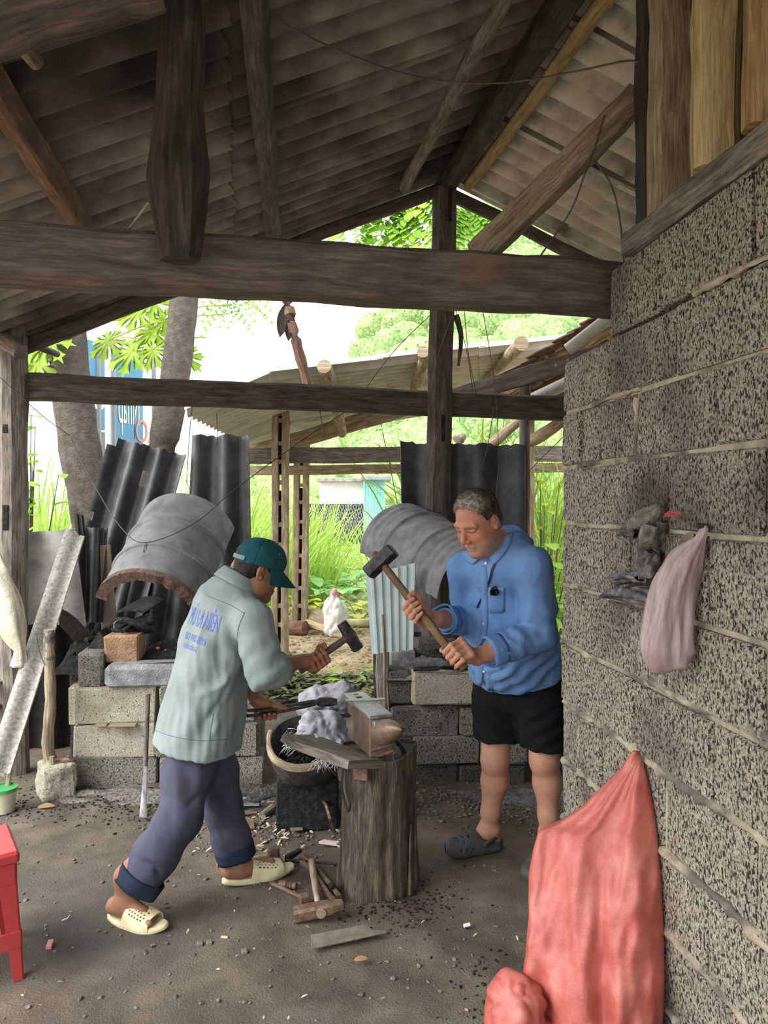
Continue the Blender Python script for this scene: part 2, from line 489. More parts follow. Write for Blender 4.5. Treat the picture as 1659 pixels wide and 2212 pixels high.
M['bag_dirty'] = mat('greyish_woven_bag', [(.20, .20, .225), (.30, .30, .34), (.42, .42, .47)], 9, .6, .5, 26)
M['bag_cream'] = mat('cream_cloth_bag', [(.48, .42, .31), (.62, .56, .44), (.74, .70, .60)], 8, .7, .5, 22)
M['bag_dark'] = mat('charcoal_plastic_rag', [(.02, .019, .019), (.075, .07, .07), (.28, .265, .26)], 12, .35, .8, 20, spec=.5)
M['rag_grey'] = mat('grey_plastic_rag', [(.06, .056, .05), (.16, .15, .132), (.36, .335, .295)], 20, .5, .8, 22)
M['pvc'] = mat('off_white_pvc', [(.55, .52, .46), (.68, .65, .58)], 3, .4, .05)
M['terracotta'] = mat('old_clay_tile', [(.14, .085, .06), (.24, .155, .115), (.34, .24, .19)], 14, .9, .4, 60)
M['sign_blue'] = mat('sky_blue_sign_board', [(.07, .24, .42), (.10, .30, .48)], 2, .35, 0)
M['sign_white'] = mat('white_sign_board', [(.78, .80, .82), (.86, .87, .88)], 2, .4, 0)
M['lettering'] = mat('pale_yellow_lettering', [(.80, .78, .55), (.84, .82, .60)], 2, .5, 0)
M['lettering_red'] = mat('faded_red_lettering', [(.60, .22, .18), (.66, .28, .22)], 2, .5, 0)
M['aluminium'] = mat('grey_sign_post', [(.22, .24, .27), (.30, .32, .35)], 3, .35, 0, metal=.3)
M['pvc_old'] = mat('weathered_pvc', [(.42, .42, .42), (.55, .55, .54)], 5, .5, .05)
M['bamboo'] = mat('pale_bamboo', [(.42, .40, .24), (.56, .53, .34)], 9, .5, .1)
M['pink_film'] = mat('pink_film', [(.72, .30, .38), (.80, .42, .48)], 8, .4, .1)
M['packet_red'] = mat('faded_red_packet', [(.5, .14, .13), (.66, .32, .3)], 60, .5, .1)
M['plaster'] = mat('white_house_wall', [(.70, .69, .66), (.80, .79, .77)], 2, .9, .1)
M['teal_sheet'] = mat('teal_sheet_wall', [(.20, .50, .47), (.28, .58, .55)], 2, .5, .05)
M['ember'] = mat('glowing_ember', [(.16, .025, .02), (.30, .05, .035)], 40, .9, .3, emit=((1, .12, .07), .06))
def leafm(name, cols, tr=0.55):
    m = mat(name, cols, 3.0, .5, 0, spec=.4)
    nt = m.node_tree; b = nt.nodes['Principled BSDF']
    t = nt.nodes.new('ShaderNodeBsdfTranslucent'); x = nt.nodes.new('ShaderNodeMixShader')
    x.inputs[0].default_value = tr * .6
    src = b.inputs['Base Color'].links[0].from_socket
    nt.links.new(src, t.inputs['Color'])
    nt.links.new(b.outputs[0], x.inputs[1]); nt.links.new(t.outputs[0], x.inputs[2])
    nt.links.new(x.outputs[0], nt.nodes['Material Output'].inputs['Surface'])
    return m
M['leaf'] = leafm('bright_green_leaf', [(.17, .38, .03), (.28, .50, .05), (.42, .60, .09)])
M['leaf_papaya'] = leafm('papaya_leaf', [(.26, .44, .03), (.34, .52, .05), (.42, .56, .08)], .8)
M['leaf_yellow'] = leafm('yellow_green_leaf', [(.36, .46, .03), (.50, .55, .04), (.58, .57, .06)])
M['leaf_broad'] = leafm('fresh_broad_leaf', [(.16, .40, .09), (.28, .52, .16), (.42, .62, .24)])
M['grass'] = leafm('tall_pale_grass', [(.24, .44, .05), (.38, .56, .10), (.52, .64, .20)])
M['forest'] = leafm('haze_tinted_forest', [(.12, .24, .07), (.28, .42, .15), (.46, .56, .24)], .3)  # greens paled so the distance haze sits in the colour
M['litter'] = leafm('dry_green_leaf_litter', [(.05, .07, .025), (.13, .15, .06), (.26, .25, .13)], .2)
M['leaf_dry'] = mat('dry_yellow_leaf', [(.24, .145, .07), (.40, .26, .13)], 14, .8, .2)
M['chip'] = mat('pale_wood_chip', [(.42, .33, .22), (.60, .52, .40)], 14, .85, .2)
# ================================================================== setting: floor, yard, roof, wall, timbers
R = random.Random(7)
def rect(w, h, c=.12):
    w, h = w / 2, h / 2
    k = c * min(w, h) * 2
    return [(-w + k, -h), (w - k, -h), (w, -h + k), (w, h - k), (w - k, h), (-w + k, h), (-w, h - k), (-w, -h + k)]
def line(a, b, n=10, wob=0.0, seed=0, sag=0.0):
    a, b = np.asarray(a, float), np.asarray(b, float)
    t = np.linspace(0, 1, n)[:, None]
    p = a + (b - a) * t
    rng = np.random.RandomState(seed)
    if wob:
        w = rng.uniform(-wob, wob, (n, 3)); w[1:-1] = (w[:-2] + 2 * w[1:-1] + w[2:]) / 4
        p = p + w
    if sag:
        p[:, 2] -= sag * 4 * (t * (1 - t))[:, 0]
    return p
def timber(name, a, b, w, h, m, label=None, cat='beam', parent=None, n=12, wob=.004, jit=.003, seed=1, up=(0, 0, 1), scale=None, group=None):
    mb = MB().sweep(line(a, b, n, wob, seed), rect(w, h), scale, up=up, jit=jit, seed=seed)
    o = obj(name, mb, M[m], parent, sharp=38)
    if label: tag(o, label, cat, group)
    return o
def pole(name, a, b, r0, r1, m, label=None, cat='pole', parent=None, n=14, wob=.008, jit=.0, seed=1, nn=10, group=None, knots=0.06):
    rng = np.random.RandomState(seed)
    rad = np.linspace(r0, r1, n) * (1 + rng.uniform(-knots, knots, n))
    mb = MB().tube(line(a, b, n, wob, seed), rad, nn, jit=jit, seed=seed)
    o = obj(name, mb, M[m], parent, sharp=50)
    if label: tag(o, label, cat, group)
    return o
def wire(path, r, label, m='wire', name='wire', n=5, cat='wire', group=None):
    o = obj(name, MB().tube(path, r, n), M[m], sharp=180)
    return tag(o, label, cat, group)
def spline(pts, n=24):
    """Catmull-Rom through points"""
    p = np.asarray(pts, float)
    p = np.vstack([2 * p[0] - p[1], p, 2 * p[-1] - p[-2]])
    out = []
    m = len(p) - 3
    for q in np.linspace(0, m - 1e-6, n):
        i = int(q); t = q - i
        a, b, c, d = p[i:i + 4]
        out.append(.5 * (2 * b + (c - a) * t + (2 * a - 5 * b + 4 * c - d) * t * t + (3 * b - a - 3 * c + d) * t ** 3))
    return np.array(out)
# ---- floor of the smithy and the yard around it
def fh(x, y):
    return .006 * math.sin(x * 3.1 + y * 1.7) + .005 * math.sin(x * 7.3 - y * 5.1 + 1) + .003 * math.sin(x * 17 + y * 13)
def ground_mesh(x0, x1, y0, y1, nx, ny, z=0.0, amp=1.0, edge=0.0):
    mb = MB(); V = []
    rng = np.random.RandomState(3)
    for j in range(ny + 1):
        for i in range(nx + 1):
            x = x0 + (x1 - x0) * i / nx; y = y0 + (y1 - y0) * j / ny
            e = 0
            if edge and j == 0: y += rng.uniform(-edge, edge); e = -.03
            V.append((x, y, z + e + amp * fh(x, y) + amp * .004 * noise.noise((x * 9, y * 9, 0))))
    F = [(j * (nx + 1) + i, j * (nx + 1) + i + 1, (j + 1) * (nx + 1) + i + 1, (j + 1) * (nx + 1) + i) for j in range(ny) for i in range(nx)]
    return mb.add(V, F)
struct(obj('floor', ground_mesh(-3.2, 2.6, -1.5, 6.3, 150, 200), M['soil'], sharp=180))
struct(obj('ground', ground_mesh(-60, 60, 5.9, 130, 150, 60, .012, 1, .12), M['yard'], sharp=180))
struct(obj('ground', MB().add([(-60, -30, -.03), (60, -30, -.03), (60, 6.4, -.03), (-60, 6.4, -.03)], [(0, 1, 2, 3)]), M['yard']))
# ---- roof: two slopes of corrugated fibre-cement sheets over a ridge that runs away from the camera
TH = math.radians(10.5)
AX = A3(-math.sin(TH), math.cos(TH), 0)      # along the ridge, away
BX = A3(math.cos(TH), math.sin(TH), 0)       # across, to the right
R0 = P(960, 372, 5.0)
TANL, TANR = .44, .40
def roofpt(s, t, side, below=0.0):
    return R0 - AX * s + BX * (t * side) + A3(0, 0, -(TANL if side < 0 else TANR) * t - below)
def roof_hit(px, py, side, below=0.0):
    tn = TANL if side < 0 else TANR
    nrm = A3(0, 0, 1) + BX * side * tn
    r = ray(px, py)
    q = np.dot(roofpt(0, 0, side, below) - A3(0, 0, CAMZ), nrm) / np.dot(r, nrm)
    p = A3(0, 0, CAMZ) + r * q
    return p
def corrugated(o, across, along, width, length, pitch=.16, amp=.03, t=.007, nv=8, ph=0.0, per=10, ragged=0.0, seed=0, bend=0.0):
    across, along = unit(across), unit(along)
    nz = unit(np.cross(across, along))
    nu = int(width / pitch * per) + 1
    rng = np.random.RandomState(seed)
    g = np.zeros((nu, nv, 3))
    r0, r1 = rng.uniform(-ragged, ragged, nu), rng.uniform(-ragged, ragged, nu)
    for i in range(nu):
        a = width * i / (nu - 1)
        for j in range(nv):
            l = length * j / (nv - 1)
            if j == 0: l += r0[i]
            if j == nv - 1: l += r1[i]
            g[i, j] = o + across * a + along * l + nz * (amp * math.sin(2 * math.pi * a / pitch + ph) + bend * math.sin(math.pi * l / length))
    return MB().shell(g, t)
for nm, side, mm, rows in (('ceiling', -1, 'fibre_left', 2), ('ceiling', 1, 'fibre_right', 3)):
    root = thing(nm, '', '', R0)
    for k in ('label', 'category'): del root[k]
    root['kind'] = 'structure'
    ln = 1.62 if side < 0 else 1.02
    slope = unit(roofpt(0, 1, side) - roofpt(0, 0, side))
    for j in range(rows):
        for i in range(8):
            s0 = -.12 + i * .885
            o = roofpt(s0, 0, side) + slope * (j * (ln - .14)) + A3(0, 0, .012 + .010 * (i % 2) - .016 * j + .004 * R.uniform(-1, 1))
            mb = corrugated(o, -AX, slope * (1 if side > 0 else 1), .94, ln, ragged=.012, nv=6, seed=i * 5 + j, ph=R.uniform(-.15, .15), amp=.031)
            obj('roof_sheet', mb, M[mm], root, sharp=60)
ridge_ = bpy.data.objects['ceiling']
obj('ridge_cap', MB().shell(np.array([[roofpt(s, abs(k) * .06, 1 if k > 0 else -1, -.075 + .012 * abs(k)) for s in np.linspace(-.15, 7, 6)] for k in range(-3, 4)]), .006), M['fibre_left'], ridge_, sharp=60)
struct(obj('added_shade_wall', MB().box((2.35, 1.6, 1.4), (.14, 7.9, 2.9)), M['block_wall']))  # added wall out of view that shades the interior from the right
# ---- purlins and rafters under the sheets
def purlin(name, pa, pb, side, below, **k):
    a, b = roof_hit(*pa, side, below), roof_hit(*pb, side, below)
    if k.pop('round', False):
        return pole(name, a, b, **k)
    return timber(name, a, b, **k)
ext = lambda a, b, t: (a[0] + (b[0] - a[0]) * t, a[1] + (b[1] - a[1]) * t)
purlin('purlin', (543, -60), (591, 522), -1, .075, w=.075, h=.075, m='wood_soot', seed=3, up=(.4, 0, 1), label='square batten under the smoked roof, right of the carved hanging post', cat='purlin')
purlin('purlin', (-60, 120), (196, 515), -1, .075, w=.085, h=.08, m='wood_red', seed=4, up=(.4, 0, 1), label='reddish brown batten slanting under the roof near the upper left corner', cat='purlin')
purlin('purlin', (1108, -40), (872, 408), -1, .08, r0=.036, r1=.036, m='wood_grey', round=True, seed=5, label='knotty round grey purlin under the dark roof slope beside the ridge', cat='purlin')
purlin('purlin', (1330, -30), (1013, 398), 1, .07, r0=.036, r1=.038, m='wood_pole', round=True, seed=6, label='round yellow purlin pole under the pale roof slope', cat='purlin')
timber('ridge_beam', roofpt(-.1, 0, 1, .10), roofpt(6.6, 0, 1, .10), .10, .12, 'wood_dark', 'sooty square ridge beam running back to the gable post', seed=7)
pole('rafter', roofpt(.0, .02, -1, .10), roofpt(-.02, 2.95, -1, .09), .04, .05, 'wood_soot', 'crooked dark rafter pole along the left gable edge above the garden', 'rafter', seed=8, wob=.012, n=20)
pole('rafter', roofpt(.0, .02, 1, .12), roofpt(0, 1.75, 1, .12), .042, .045, 'wood_soot', 'dark rafter pole along the right gable edge under the pale sheets', 'rafter', seed=9)
_a, _b = roof_hit(-160, 90, -1, .16), roof_hit(330, -42, -1, .16)
pole('log_rafter', _a, _b, .075, .07, 'beam', 'thick brown log crossing the top left corner under the roof', 'rafter', seed=11, nn=14, knots=.08)
_c = roof_hit(20, 62, -1, .12)
pole('stub_pole', _c, roof_hit(72, 128, -1, .12), .026, .022, 'wood_tan', 'short pale pole stub sticking out below the corner log', 'pole', seed=12, n=5)
# ---- main tie beam with the carved hanging post
bl, br = P(0, 552, 2.225), P(1318, 627, 2.572)
bd = br - bl
timber('tie_beam', bl - bd * .22, br + bd * .05, .14, .166, 'beam', 'massive brown tie beam crossing above both men', seed=21, n=30, wob=.006, jit=.003)
secs = [(-90, 340, 446), (0, 341, 445), (120, 338, 443), (230, 334, 440), (300, 326, 446), (352, 318, 452), (378, 316, 455), (405, 318, 453), (470, 330, 446), (530, 341, 438), (563, 346, 432)]
pth, sc = [], []
for y, x0, x1 in secs:
    pth.append(P((x0 + x1) / 2, y, 2.135)); sc.append((x1 - x0) / 105)
oc = [(.068 * math.cos(a), .055 * math.sin(a)) for a in np.radians([0, 52, 90, 128, 180, 232, 285, 308])]
hp = thing('hanging_post', 'carved dark post with a flared octagonal foot hanging on the big tie beam', 'post', pth[-1])
obj('shaft', MB().sweep(pth[::-1], oc, sc[::-1], up=(0, 1, 0), jit=.001, seed=4), M['wood_dark'], hp, sharp=20)
# wall plate side timbers
# ---- rough block wall on the right
W0, WE, WN = A3(.648, 2.76, 0), unit((.128, -1, 0)), unit((-1, -.128, 0))
def wp(s, z, out=0.0):
    return W0 + WE * s + WN * out + A3(0, 0, z)
wall = thing('wall_right', '', '', wp(1.2, 0, -.07))
for k in ('label', 'category'): del wall[k]
wall['kind'] = 'structure'
ZJ = [-.17, .04, .25, .46, .67, .881, 1.09, 1.302, 1.524, 1.726, 1.92, 2.11, 2.325]
WT = .14
for r_ in range(12):
    z0, z1 = ZJ[r_], ZJ[r_ + 1]
    off = [.20, .02, .33, .16, .35, .18, .375, .155, .37, .18, .02, .0][r_]
    cuts = [0.0] if r_ < 11 else [.393]
    x = off if off > .06 else .40
    if r_ == 11: x = .393 + .33
    while x < 2.6:
        cuts.append(x); x += .405
    cuts.append(2.6)
    for a, b in zip(cuts[:-1], cuts[1:]):
        if b - a < .03: continue
        g = .007
        c = wp((a + b) / 2, (z0 + z1) / 2, -WT / 2 + R.uniform(-.003, .005))
        mb = MB().box(c, (b - a - 2 * g, WT, z1 - z0 - 2 * g), (WE, -WN, (0, 0, 1)), .007, .004, R)
        obj('block', mb, M['block_wall'], wall, sharp=50)
obj('mortar_bed', MB().box(wp(2.505, .97, -WT / 2 - .004), (4.99, WT - .012, 2.27), (WE, -WN, (0, 0, 1)), .003), M['mortar'], wall)  # runs on unseen past the blocks, extended to block light from behind
def bead(pts, r, seed):
    n = max(6, int(len(pts) * 1))
    rng = np.random.RandomState(seed)
    rad = r * rng.uniform(.45, 1.3, len(pts))
    obj('mortar_joint', MB().tube(pts, rad, 7, jit=r * .25, seed=seed), M['mortar'], wall, sharp=60)
for i, (z, s0, s1, r) in enumerate([(1.302, .0, .16, .011), (1.09, .0, .3, .012), (1.302, .62, .80, .009), (1.105, .68, 2.3, .013), (.885, .02, 2.4, .0155), (.672, .0, 2.4, .014), (.462, .02, 2.4, .012), (.252, .3, 2.4, .012), (1.525, .05, .22, .010), (1.72, .2, .45, .009), (1.92, .15, .6, .009), (2.11, .9, 1.2, .010), (.04, .4, 2.4, .012)]):
    n = int((s1 - s0) / .03) + 3
    bead(np.array([wp(s, z + .006 * math.sin(s * 9 + i), -.004) for s in np.linspace(s0, s1, n)]), r, 50 + i)
for i, (s, z0, z1) in enumerate([(.375, .90, 1.08), (.18, 1.10, 1.28), (.59, 1.11, 1.28), (.56, .69, .87), (.155, 1.33, 1.5), (.165, .69, .86), (.77, .9, 1.07), (.58, 1.74, 1.9), (.8, 2.13, 2.3), (1.2, 1.95, 2.09)]):
    bead(np.array([wp(s + .004 * math.sin(k * 2.1), z, -.006) for k, z in enumerate(np.linspace(z0, z1, 8))]), .0095, 90 + i)
# plate and uprights standing on the wall
obj('wall_plate', MB().sweep(line(wp(.50, 2.365, -.06), wp(2.6, 2.365, -.06), 16, .004, 5), rect(.13, .075), jit=.004, seed=5), M['wood_grey'], None, sharp=38)
tag(bpy.data.objects['wall_plate'], 'flat grey timber plate lying along the top of the block wall', 'beam')
def upright(name, x0, x1, d, depth, m, label, lean=0, seed=1, z0=2.40, tip=1.0, yaw=0.0):
    a = P((x0 + x1) / 2, 300, d); w = (x1 - x0) / FPX * d
    a[2] = z0
    b = a + A3(lean, 0, 1.19)
    n = 14
    sc_ = np.ones((n, 2)); sc_[:, 0] = np.linspace(1, tip, n) + np.random.RandomState(seed).uniform(-.05, .05, n)
    o = obj(name, MB().sweep(line(a, b, n, .004, seed), rect(w, depth, .16), sc_, up=(math.sin(yaw), math.cos(yaw), 0), jit=.002, seed=seed), M[m], sharp=38)
    return tag(o, label, 'post')
upright('timber_post', 1381, 1416, 2.36, .10, 'wood_dark', 'thin dark post at the end of the wall plate', seed=31, z0=2.335)
upright('timber_post', 1405, 1492, 2.14, .09, 'wood_tan', 'weathered wavy grey-brown post second along the wall plate', seed=32, z0=2.404, tip=.85)
upright('timber_post', 1500, 1592, 1.86, .10, 'wood_gold', 'dusty yellow squared post third along the wall plate', seed=33, yaw=.25, z0=2.404)
upright('timber_post', 1612, 1730, 1.63, .07, 'wood_orange', 'orange brown plank post at the upper right edge', seed=34, yaw=.2, z0=2.404)
bb = thing('gap_backing', 'added dark boards filling the black gaps between the posts above the block wall', 'backing', wp(1.4, 2.41, -.20))  # added boards, dark to stand in for the blackness between the posts
for i in range(7):
    s = .62 + i * .27
    obj('board', MB().sweep(line(wp(s, 2.33, -.185), wp(s, 3.7, -.185), 6, .003, i), rect(.262, .02), up=WN, jit=.002, seed=i), M['wood_dark'], bb)
timber('brace', P(1032, 556, 2.60), P(1378, 212, 2.55), .085, .085, 'wood_tan', 'squared pale brace slanting up from the tie beam to the posts', 'brace', seed=41, up=(.5, -.4, .6), n=16)
# ---- rear tie beam and the posts of the gable
rl, rr = P(58, 836, 4.52), P(1226, 883, 5.15)
o = timber('tie_beam', rl - (rr - rl) * .02, rr + (rr - rl) * .12, .13, .155, 'wood_soot', 'long smoky tie beam behind the forges at the garden side', seed=51, n=26, wob=.007)
gp = thing('gable_post', 'tall dark post in the middle under the ridge behind the right forge', 'post', (P(936, 1110, 4.93)[0], 4.93, 0))
g0, g1 = A3(P(936, 1110, 4.93)[0] - .02, 4.93, -.05), P(962, 385, 4.93); g1[2] = 3.62
obj('shaft', MB().sweep(line(g0, g1, 22, .006, 6), rect(.155, .15, .3), up=(0, 1, 0), jit=.004, seed=6), M['wood_soot'], gp, sharp=38)
for px, py, w, h in ((972, 440, .022, .22), (957, 925, .022, .17)):
    q = P(px, py, 4.852)
    obj('mortise', MB().box(q, (w, .012, h), bev=.003), M['coal'], gp)  # raised black plug painted for the dark inside the hole
lp = thing('corner_post', 'rounded grey post with mortise holes painted as black plugs at the left edge', 'post', (P(26, 1000, 4.45)[0], 4.45, 0))
l0 = A3(P(26, 1000, 4.45)[0], 4.45, -.05)
obj('shaft', MB().sweep(line(l0, l0 + A3(.01, 0, 2.72), 18, .007, 8), rect(.155, .15, .34), up=(0, 1, 0), jit=.004, seed=8), M['wood_grey'], lp, sharp=38)
for py, h in ((926, .05), (1118, .145)):
    obj('mortise', MB().box(P(12, py, 4.373), (.034, .012, h), bev=.004), M['coal'], lp)  # black plugs in place of cut holes, the inner shade painted
pole('strut_pole', P(-60, 690, 4.40), P(42, 757, 4.33), .045, .05, 'wood_grey', 'short round strut meeting the corner post at the left edge', seed=61, n=6)
pole('strut_pole', P(58, 735, 4.50), P(125, 768, 4.9), .024, .020, 'wood_soot', 'thin dark stick poking out right of the corner post', seed=62, n=6)
# ================================================================== smooth bodies: distance field -> surface nets
class Field:
    """continuous body surface: smooth union of tapered limbs, meshed once"""
    def __init__(s, lo, hi, h):
        s.lo, s.h = np.asarray(lo, float), h
        s.n = np.ceil((np.asarray(hi, float) - s.lo) / h).astype(int) + 1
        s.F = np.full(s.n, .15, np.float32)
    def _grid(s, lo, hi):
        i0 = np.maximum(np.floor((np.asarray(lo) - s.lo) / s.h).astype(int), 0)
        i1 = np.minimum(np.ceil((np.asarray(hi) - s.lo) / s.h).astype(int) + 1, s.n)
        if (i1 <= i0).any(): return None
        sl = tuple(slice(a, b) for a, b in zip(i0, i1))
        ax = [(s.lo[k] + s.h * np.arange(i0[k], i1[k])).astype(np.float32) for k in range(3)]
        return sl, ax[0][:, None, None], ax[1][None, :, None], ax[2][None, None, :]
    def _put(s, sl, d, k, sub):
        f = s.F[sl]
        if sub:
            d = -d
            if k > 0:
                hh = np.maximum(k - np.abs(f - d), 0) / k
                s.F[sl] = np.maximum(f, d) + hh * hh * k * .25
            else: s.F[sl] = np.maximum(f, d)
        else:
            if k > 0:
                hh = np.maximum(k - np.abs(f - d), 0) / k
                s.F[sl] = np.minimum(f, d) - hh * hh * k * .25
            else: s.F[sl] = np.minimum(f, d)
    def cone(s, a, b, r1, r2=None, k=.012, flat=None, sub=False):
        r2 = r1 if r2 is None else r2
        a, b = np.asarray(a, float), np.asarray(b, float)
        m = max(r1, r2) + k + 3 * s.h
        g = s._grid(np.minimum(a, b) - m, np.maximum(a, b) + m)
        if g is None: return s
        sl, X, Y, Z = g
        X, Y, Z = X - a[0], Y - a[1], Z - a[2]
        ba = b - a
        sc = 1.0
        if flat is not None:
            n, sc = unit(flat[0]), flat[1]
            q = (X * n[0] + Y * n[1] + Z * n[2]) * (1 / sc - 1)
            X, Y, Z = X + q * n[0], Y + q * n[1], Z + q * n[2]
            ba = ba + n * np.dot(ba, n) * (1 / sc - 1)
        t = np.clip((X * ba[0] + Y * ba[1] + Z * ba[2]) / max(np.dot(ba, ba), 1e-12), 0, 1)
        d = np.sqrt((X - t * ba[0]) ** 2 + (Y - t * ba[1]) ** 2 + (Z - t * ba[2]) ** 2) - (r1 + (r2 - r1) * t)
        s._put(sl, (d * (1 if sc == 1 else .5 * (1 + sc))).astype(np.float32), k, sub)
        return s
    def chain(s, pts, rs, k=.02, flat=None):
        for i in range(len(pts) - 1):
            s.cone(pts[i], pts[i + 1], rs[i], rs[i + 1], k, flat)
        return s
    def ell(s, c, r, ax=None, k=.012, sub=False):
        c, r = np.asarray(c, float), np.asarray(r, float)
        ax = np.eye(3) if ax is None else np.array([unit(q) for q in ax])
        m = r.max() + k + 3 * s.h
        g = s._grid(c - m, c + m)
        if g is None: return s
        sl, X, Y, Z = g
        X, Y, Z = X - c[0], Y - c[1], Z - c[2]
        q = [X * ax[i, 0] + Y * ax[i, 1] + Z * ax[i, 2] for i in range(3)]
        k0 = np.sqrt(sum((q[i] / r[i]) ** 2 for i in range(3)))
        k1 = np.sqrt(sum((q[i] / r[i] ** 2) ** 2 for i in range(3)))
        s._put(sl, (k0 * (k0 - 1) / np.maximum(k1, 1e-6)).astype(np.float32), k, sub)
        return s
    def box(s, c, h, ax=None, r=.01, k=.01, sub=False):
        c, h = np.asarray(c, float), np.asarray(h, float)
        ax = np.eye(3) if ax is None else np.array([unit(q) for q in ax])
        m = np.linalg.norm(h) + k + 3 * s.h
        g = s._grid(c - m, c + m)
        if g is None: return s
        sl, X, Y, Z = g
        X, Y, Z = X - c[0], Y - c[1], Z - c[2]
        q = [np.abs(X * ax[i, 0] + Y * ax[i, 1] + Z * ax[i, 2]) - (h[i] - r) for i in range(3)]
        d = np.sqrt(sum(np.maximum(v, 0) ** 2 for v in q)) + np.minimum(np.maximum(q[0], np.maximum(q[1], q[2])), 0) - r
        s._put(sl, d.astype(np.float32), k, sub)
        return s
    def cut(s, p, n, k=.004):
        """remove what lies on the side the normal points to"""
        n = unit(n); p = np.asarray(p, float)
        sl, X, Y, Z = s._grid(s.lo, s.lo + s.h * (s.n - 1))
        d = (X - p[0]) * n[0] + (Y - p[1]) * n[1] + (Z - p[2]) * n[2]
        s._put(sl, -d.astype(np.float32), k, True)
        return s
    def mesh(s):
        F = s.F; n = s.n  # added block, black to stand in for the shade under the tub
        I = F < 0
        c = np.zeros(n - 1, np.uint8)
        for dx in (0, 1):
            for dy in (0, 1):
                for dz in (0, 1):
                    c += I[dx:n[0] - 1 + dx, dy:n[1] - 1 + dy, dz:n[2] - 1 + dz]
        cell = np.argwhere((c > 0) & (c < 8))
        key = (cell[:, 0] * (n[1] - 1) + cell[:, 1]) * (n[2] - 1) + cell[:, 2]
        acc = np.zeros((len(cell), 3)); cnt = np.zeros(len(cell))
        cor = [(0, 0, 0), (1, 0, 0), (0, 1, 0), (1, 1, 0), (0, 0, 1), (1, 0, 1), (0, 1, 1), (1, 1, 1)]
        val = [F[cell[:, 0] + a, cell[:, 1] + b, cell[:, 2] + d] for a, b, d in cor]
        for e in ((0, 1), (2, 3), (4, 5), (6, 7), (0, 2), (1, 3), (4, 6), (5, 7), (0, 4), (1, 5), (2, 6), (3, 7)):
            f0, f1 = val[e[0]], val[e[1]]
            m = (f0 < 0) != (f1 < 0)
            t = f0[m] / (f0[m] - f1[m])
            p0, p1 = np.array(cor[e[0]]), np.array(cor[e[1]])
            acc[m] += p0 + (p1 - p0) * t[:, None]
            cnt[m] += 1
        V = s.lo + s.h * (cell + acc / cnt[:, None])
        quads = []
        for k in range(3):
            a = [slice(None)] * 3; b = [slice(None)] * 3
            a[k], b[k] = slice(0, n[k] - 1), slice(1, n[k])
            x = I[tuple(a)] != I[tuple(b)]
            w = np.argwhere(x)
            i, j = (k + 1) % 3, (k + 2) % 3
            w = w[(w[:, i] > 0) & (w[:, j] > 0) & (w[:, i] < n[i] - 1) & (w[:, j] < n[j] - 1)]
            q = []
            for du, dv in ((0, 0), (-1, 0), (-1, -1), (0, -1)):
                z = w.copy(); z[:, i] += du; z[:, j] += dv
                q.append(np.searchsorted(key, (z[:, 0] * (n[1] - 1) + z[:, 1]) * (n[2] - 1) + z[:, 2]))
            q = np.stack(q, 1)
            inside = I[w[:, 0], w[:, 1], w[:, 2]]
            q[~inside] = q[~inside][:, ::-1]
            quads.append(q)
        return Skin(V, np.concatenate(quads))
class Skin:
    col = None
    def __init__(s, V, f):
        s.v, s.f = V, f
    def normals(s):
        a = s.v[s.f]
        n = np.cross(a[:, 2] - a[:, 0], a[:, 3] - a[:, 1])
        N = np.zeros_like(s.v)
        for k in range(4):
            for ax in range(3):
                N[:, ax] += np.bincount(s.f[:, k], n[:, ax], len(s.v))
        return N / np.maximum(np.linalg.norm(N, axis=1, keepdims=True), 1e-12)
    def smooth(s, it=1, w=.5):
        for _ in range(it):
            acc = np.zeros_like(s.v); cnt = np.zeros(len(s.v))
            for k in range(4):
                a, b = s.f[:, k], s.f[:, (k + 1) % 4]
                for ax in range(3):
                    acc[:, ax] += np.bincount(a, s.v[b, ax], len(s.v)) + np.bincount(b, s.v[a, ax], len(s.v))
                cnt += np.bincount(a, minlength=len(s.v)) + np.bincount(b, minlength=len(s.v))
            s.v = s.v * (1 - w) + w * acc / np.maximum(cnt, 1)[:, None]
        return s
    def push(s, fn):
        s.v = s.v + s.normals() * fn(s.v)[:, None]
        return s
    def paint(s, base, rules=()):
        """rules: (mask function giving 0..1 per vertex, colour)"""
        s.col = np.tile(np.array(base, float), (len(s.v), 1))
        for fn, c in rules:
            w = np.clip(fn(s.v), 0, 1)[:, None]
            s.col = s.col * (1 - w) + np.array(c) * w
        return s
    def bvh(s):
        return BVHTree.FromPolygons(s.v.tolist(), s.f.tolist())
def folds(items):
    """cloth creases: (centre, radius, wave direction, wavelength, amplitude[, phase]) -> displacement function"""
    def fn(v):
        out = np.zeros(len(v))
        for it in items:
            c, r, d, lam, amp = it[:5]
            ph = it[5] if len(it) > 5 else 0.0
            q = v - np.asarray(c)
            w = np.exp(-(q ** 2).sum(1) / (r * r))
            u = q @ unit(d)
            o = unit(np.cross(unit(d), (0.31, 0.62, 0.72)))
            wob = .35 * np.sin(q @ o * 26 + ph) + .2 * np.sin(q @ o * 61 + ph * 2)
            sv = np.sin(2 * math.pi * u / lam + wob * 2.2 + ph)
            out += amp * w * (np.sign(sv) * np.abs(sv) ** 1.0)
        return out
    return fn
def rumple(amp, sc, seed=0.0):
    """soft ridged creases all over a garment; sc = frequency along x, y, z"""
    sc = np.asarray(sc, float)
    def fn(v):
        return amp * np.array([.5 - abs(noise.noise(Vector(q * sc + seed))) * 2 + .35 * (.5 - 2 * abs(noise.noise(Vector(q * sc * 2.3 + seed + 5)))) for q in v])
    return fn
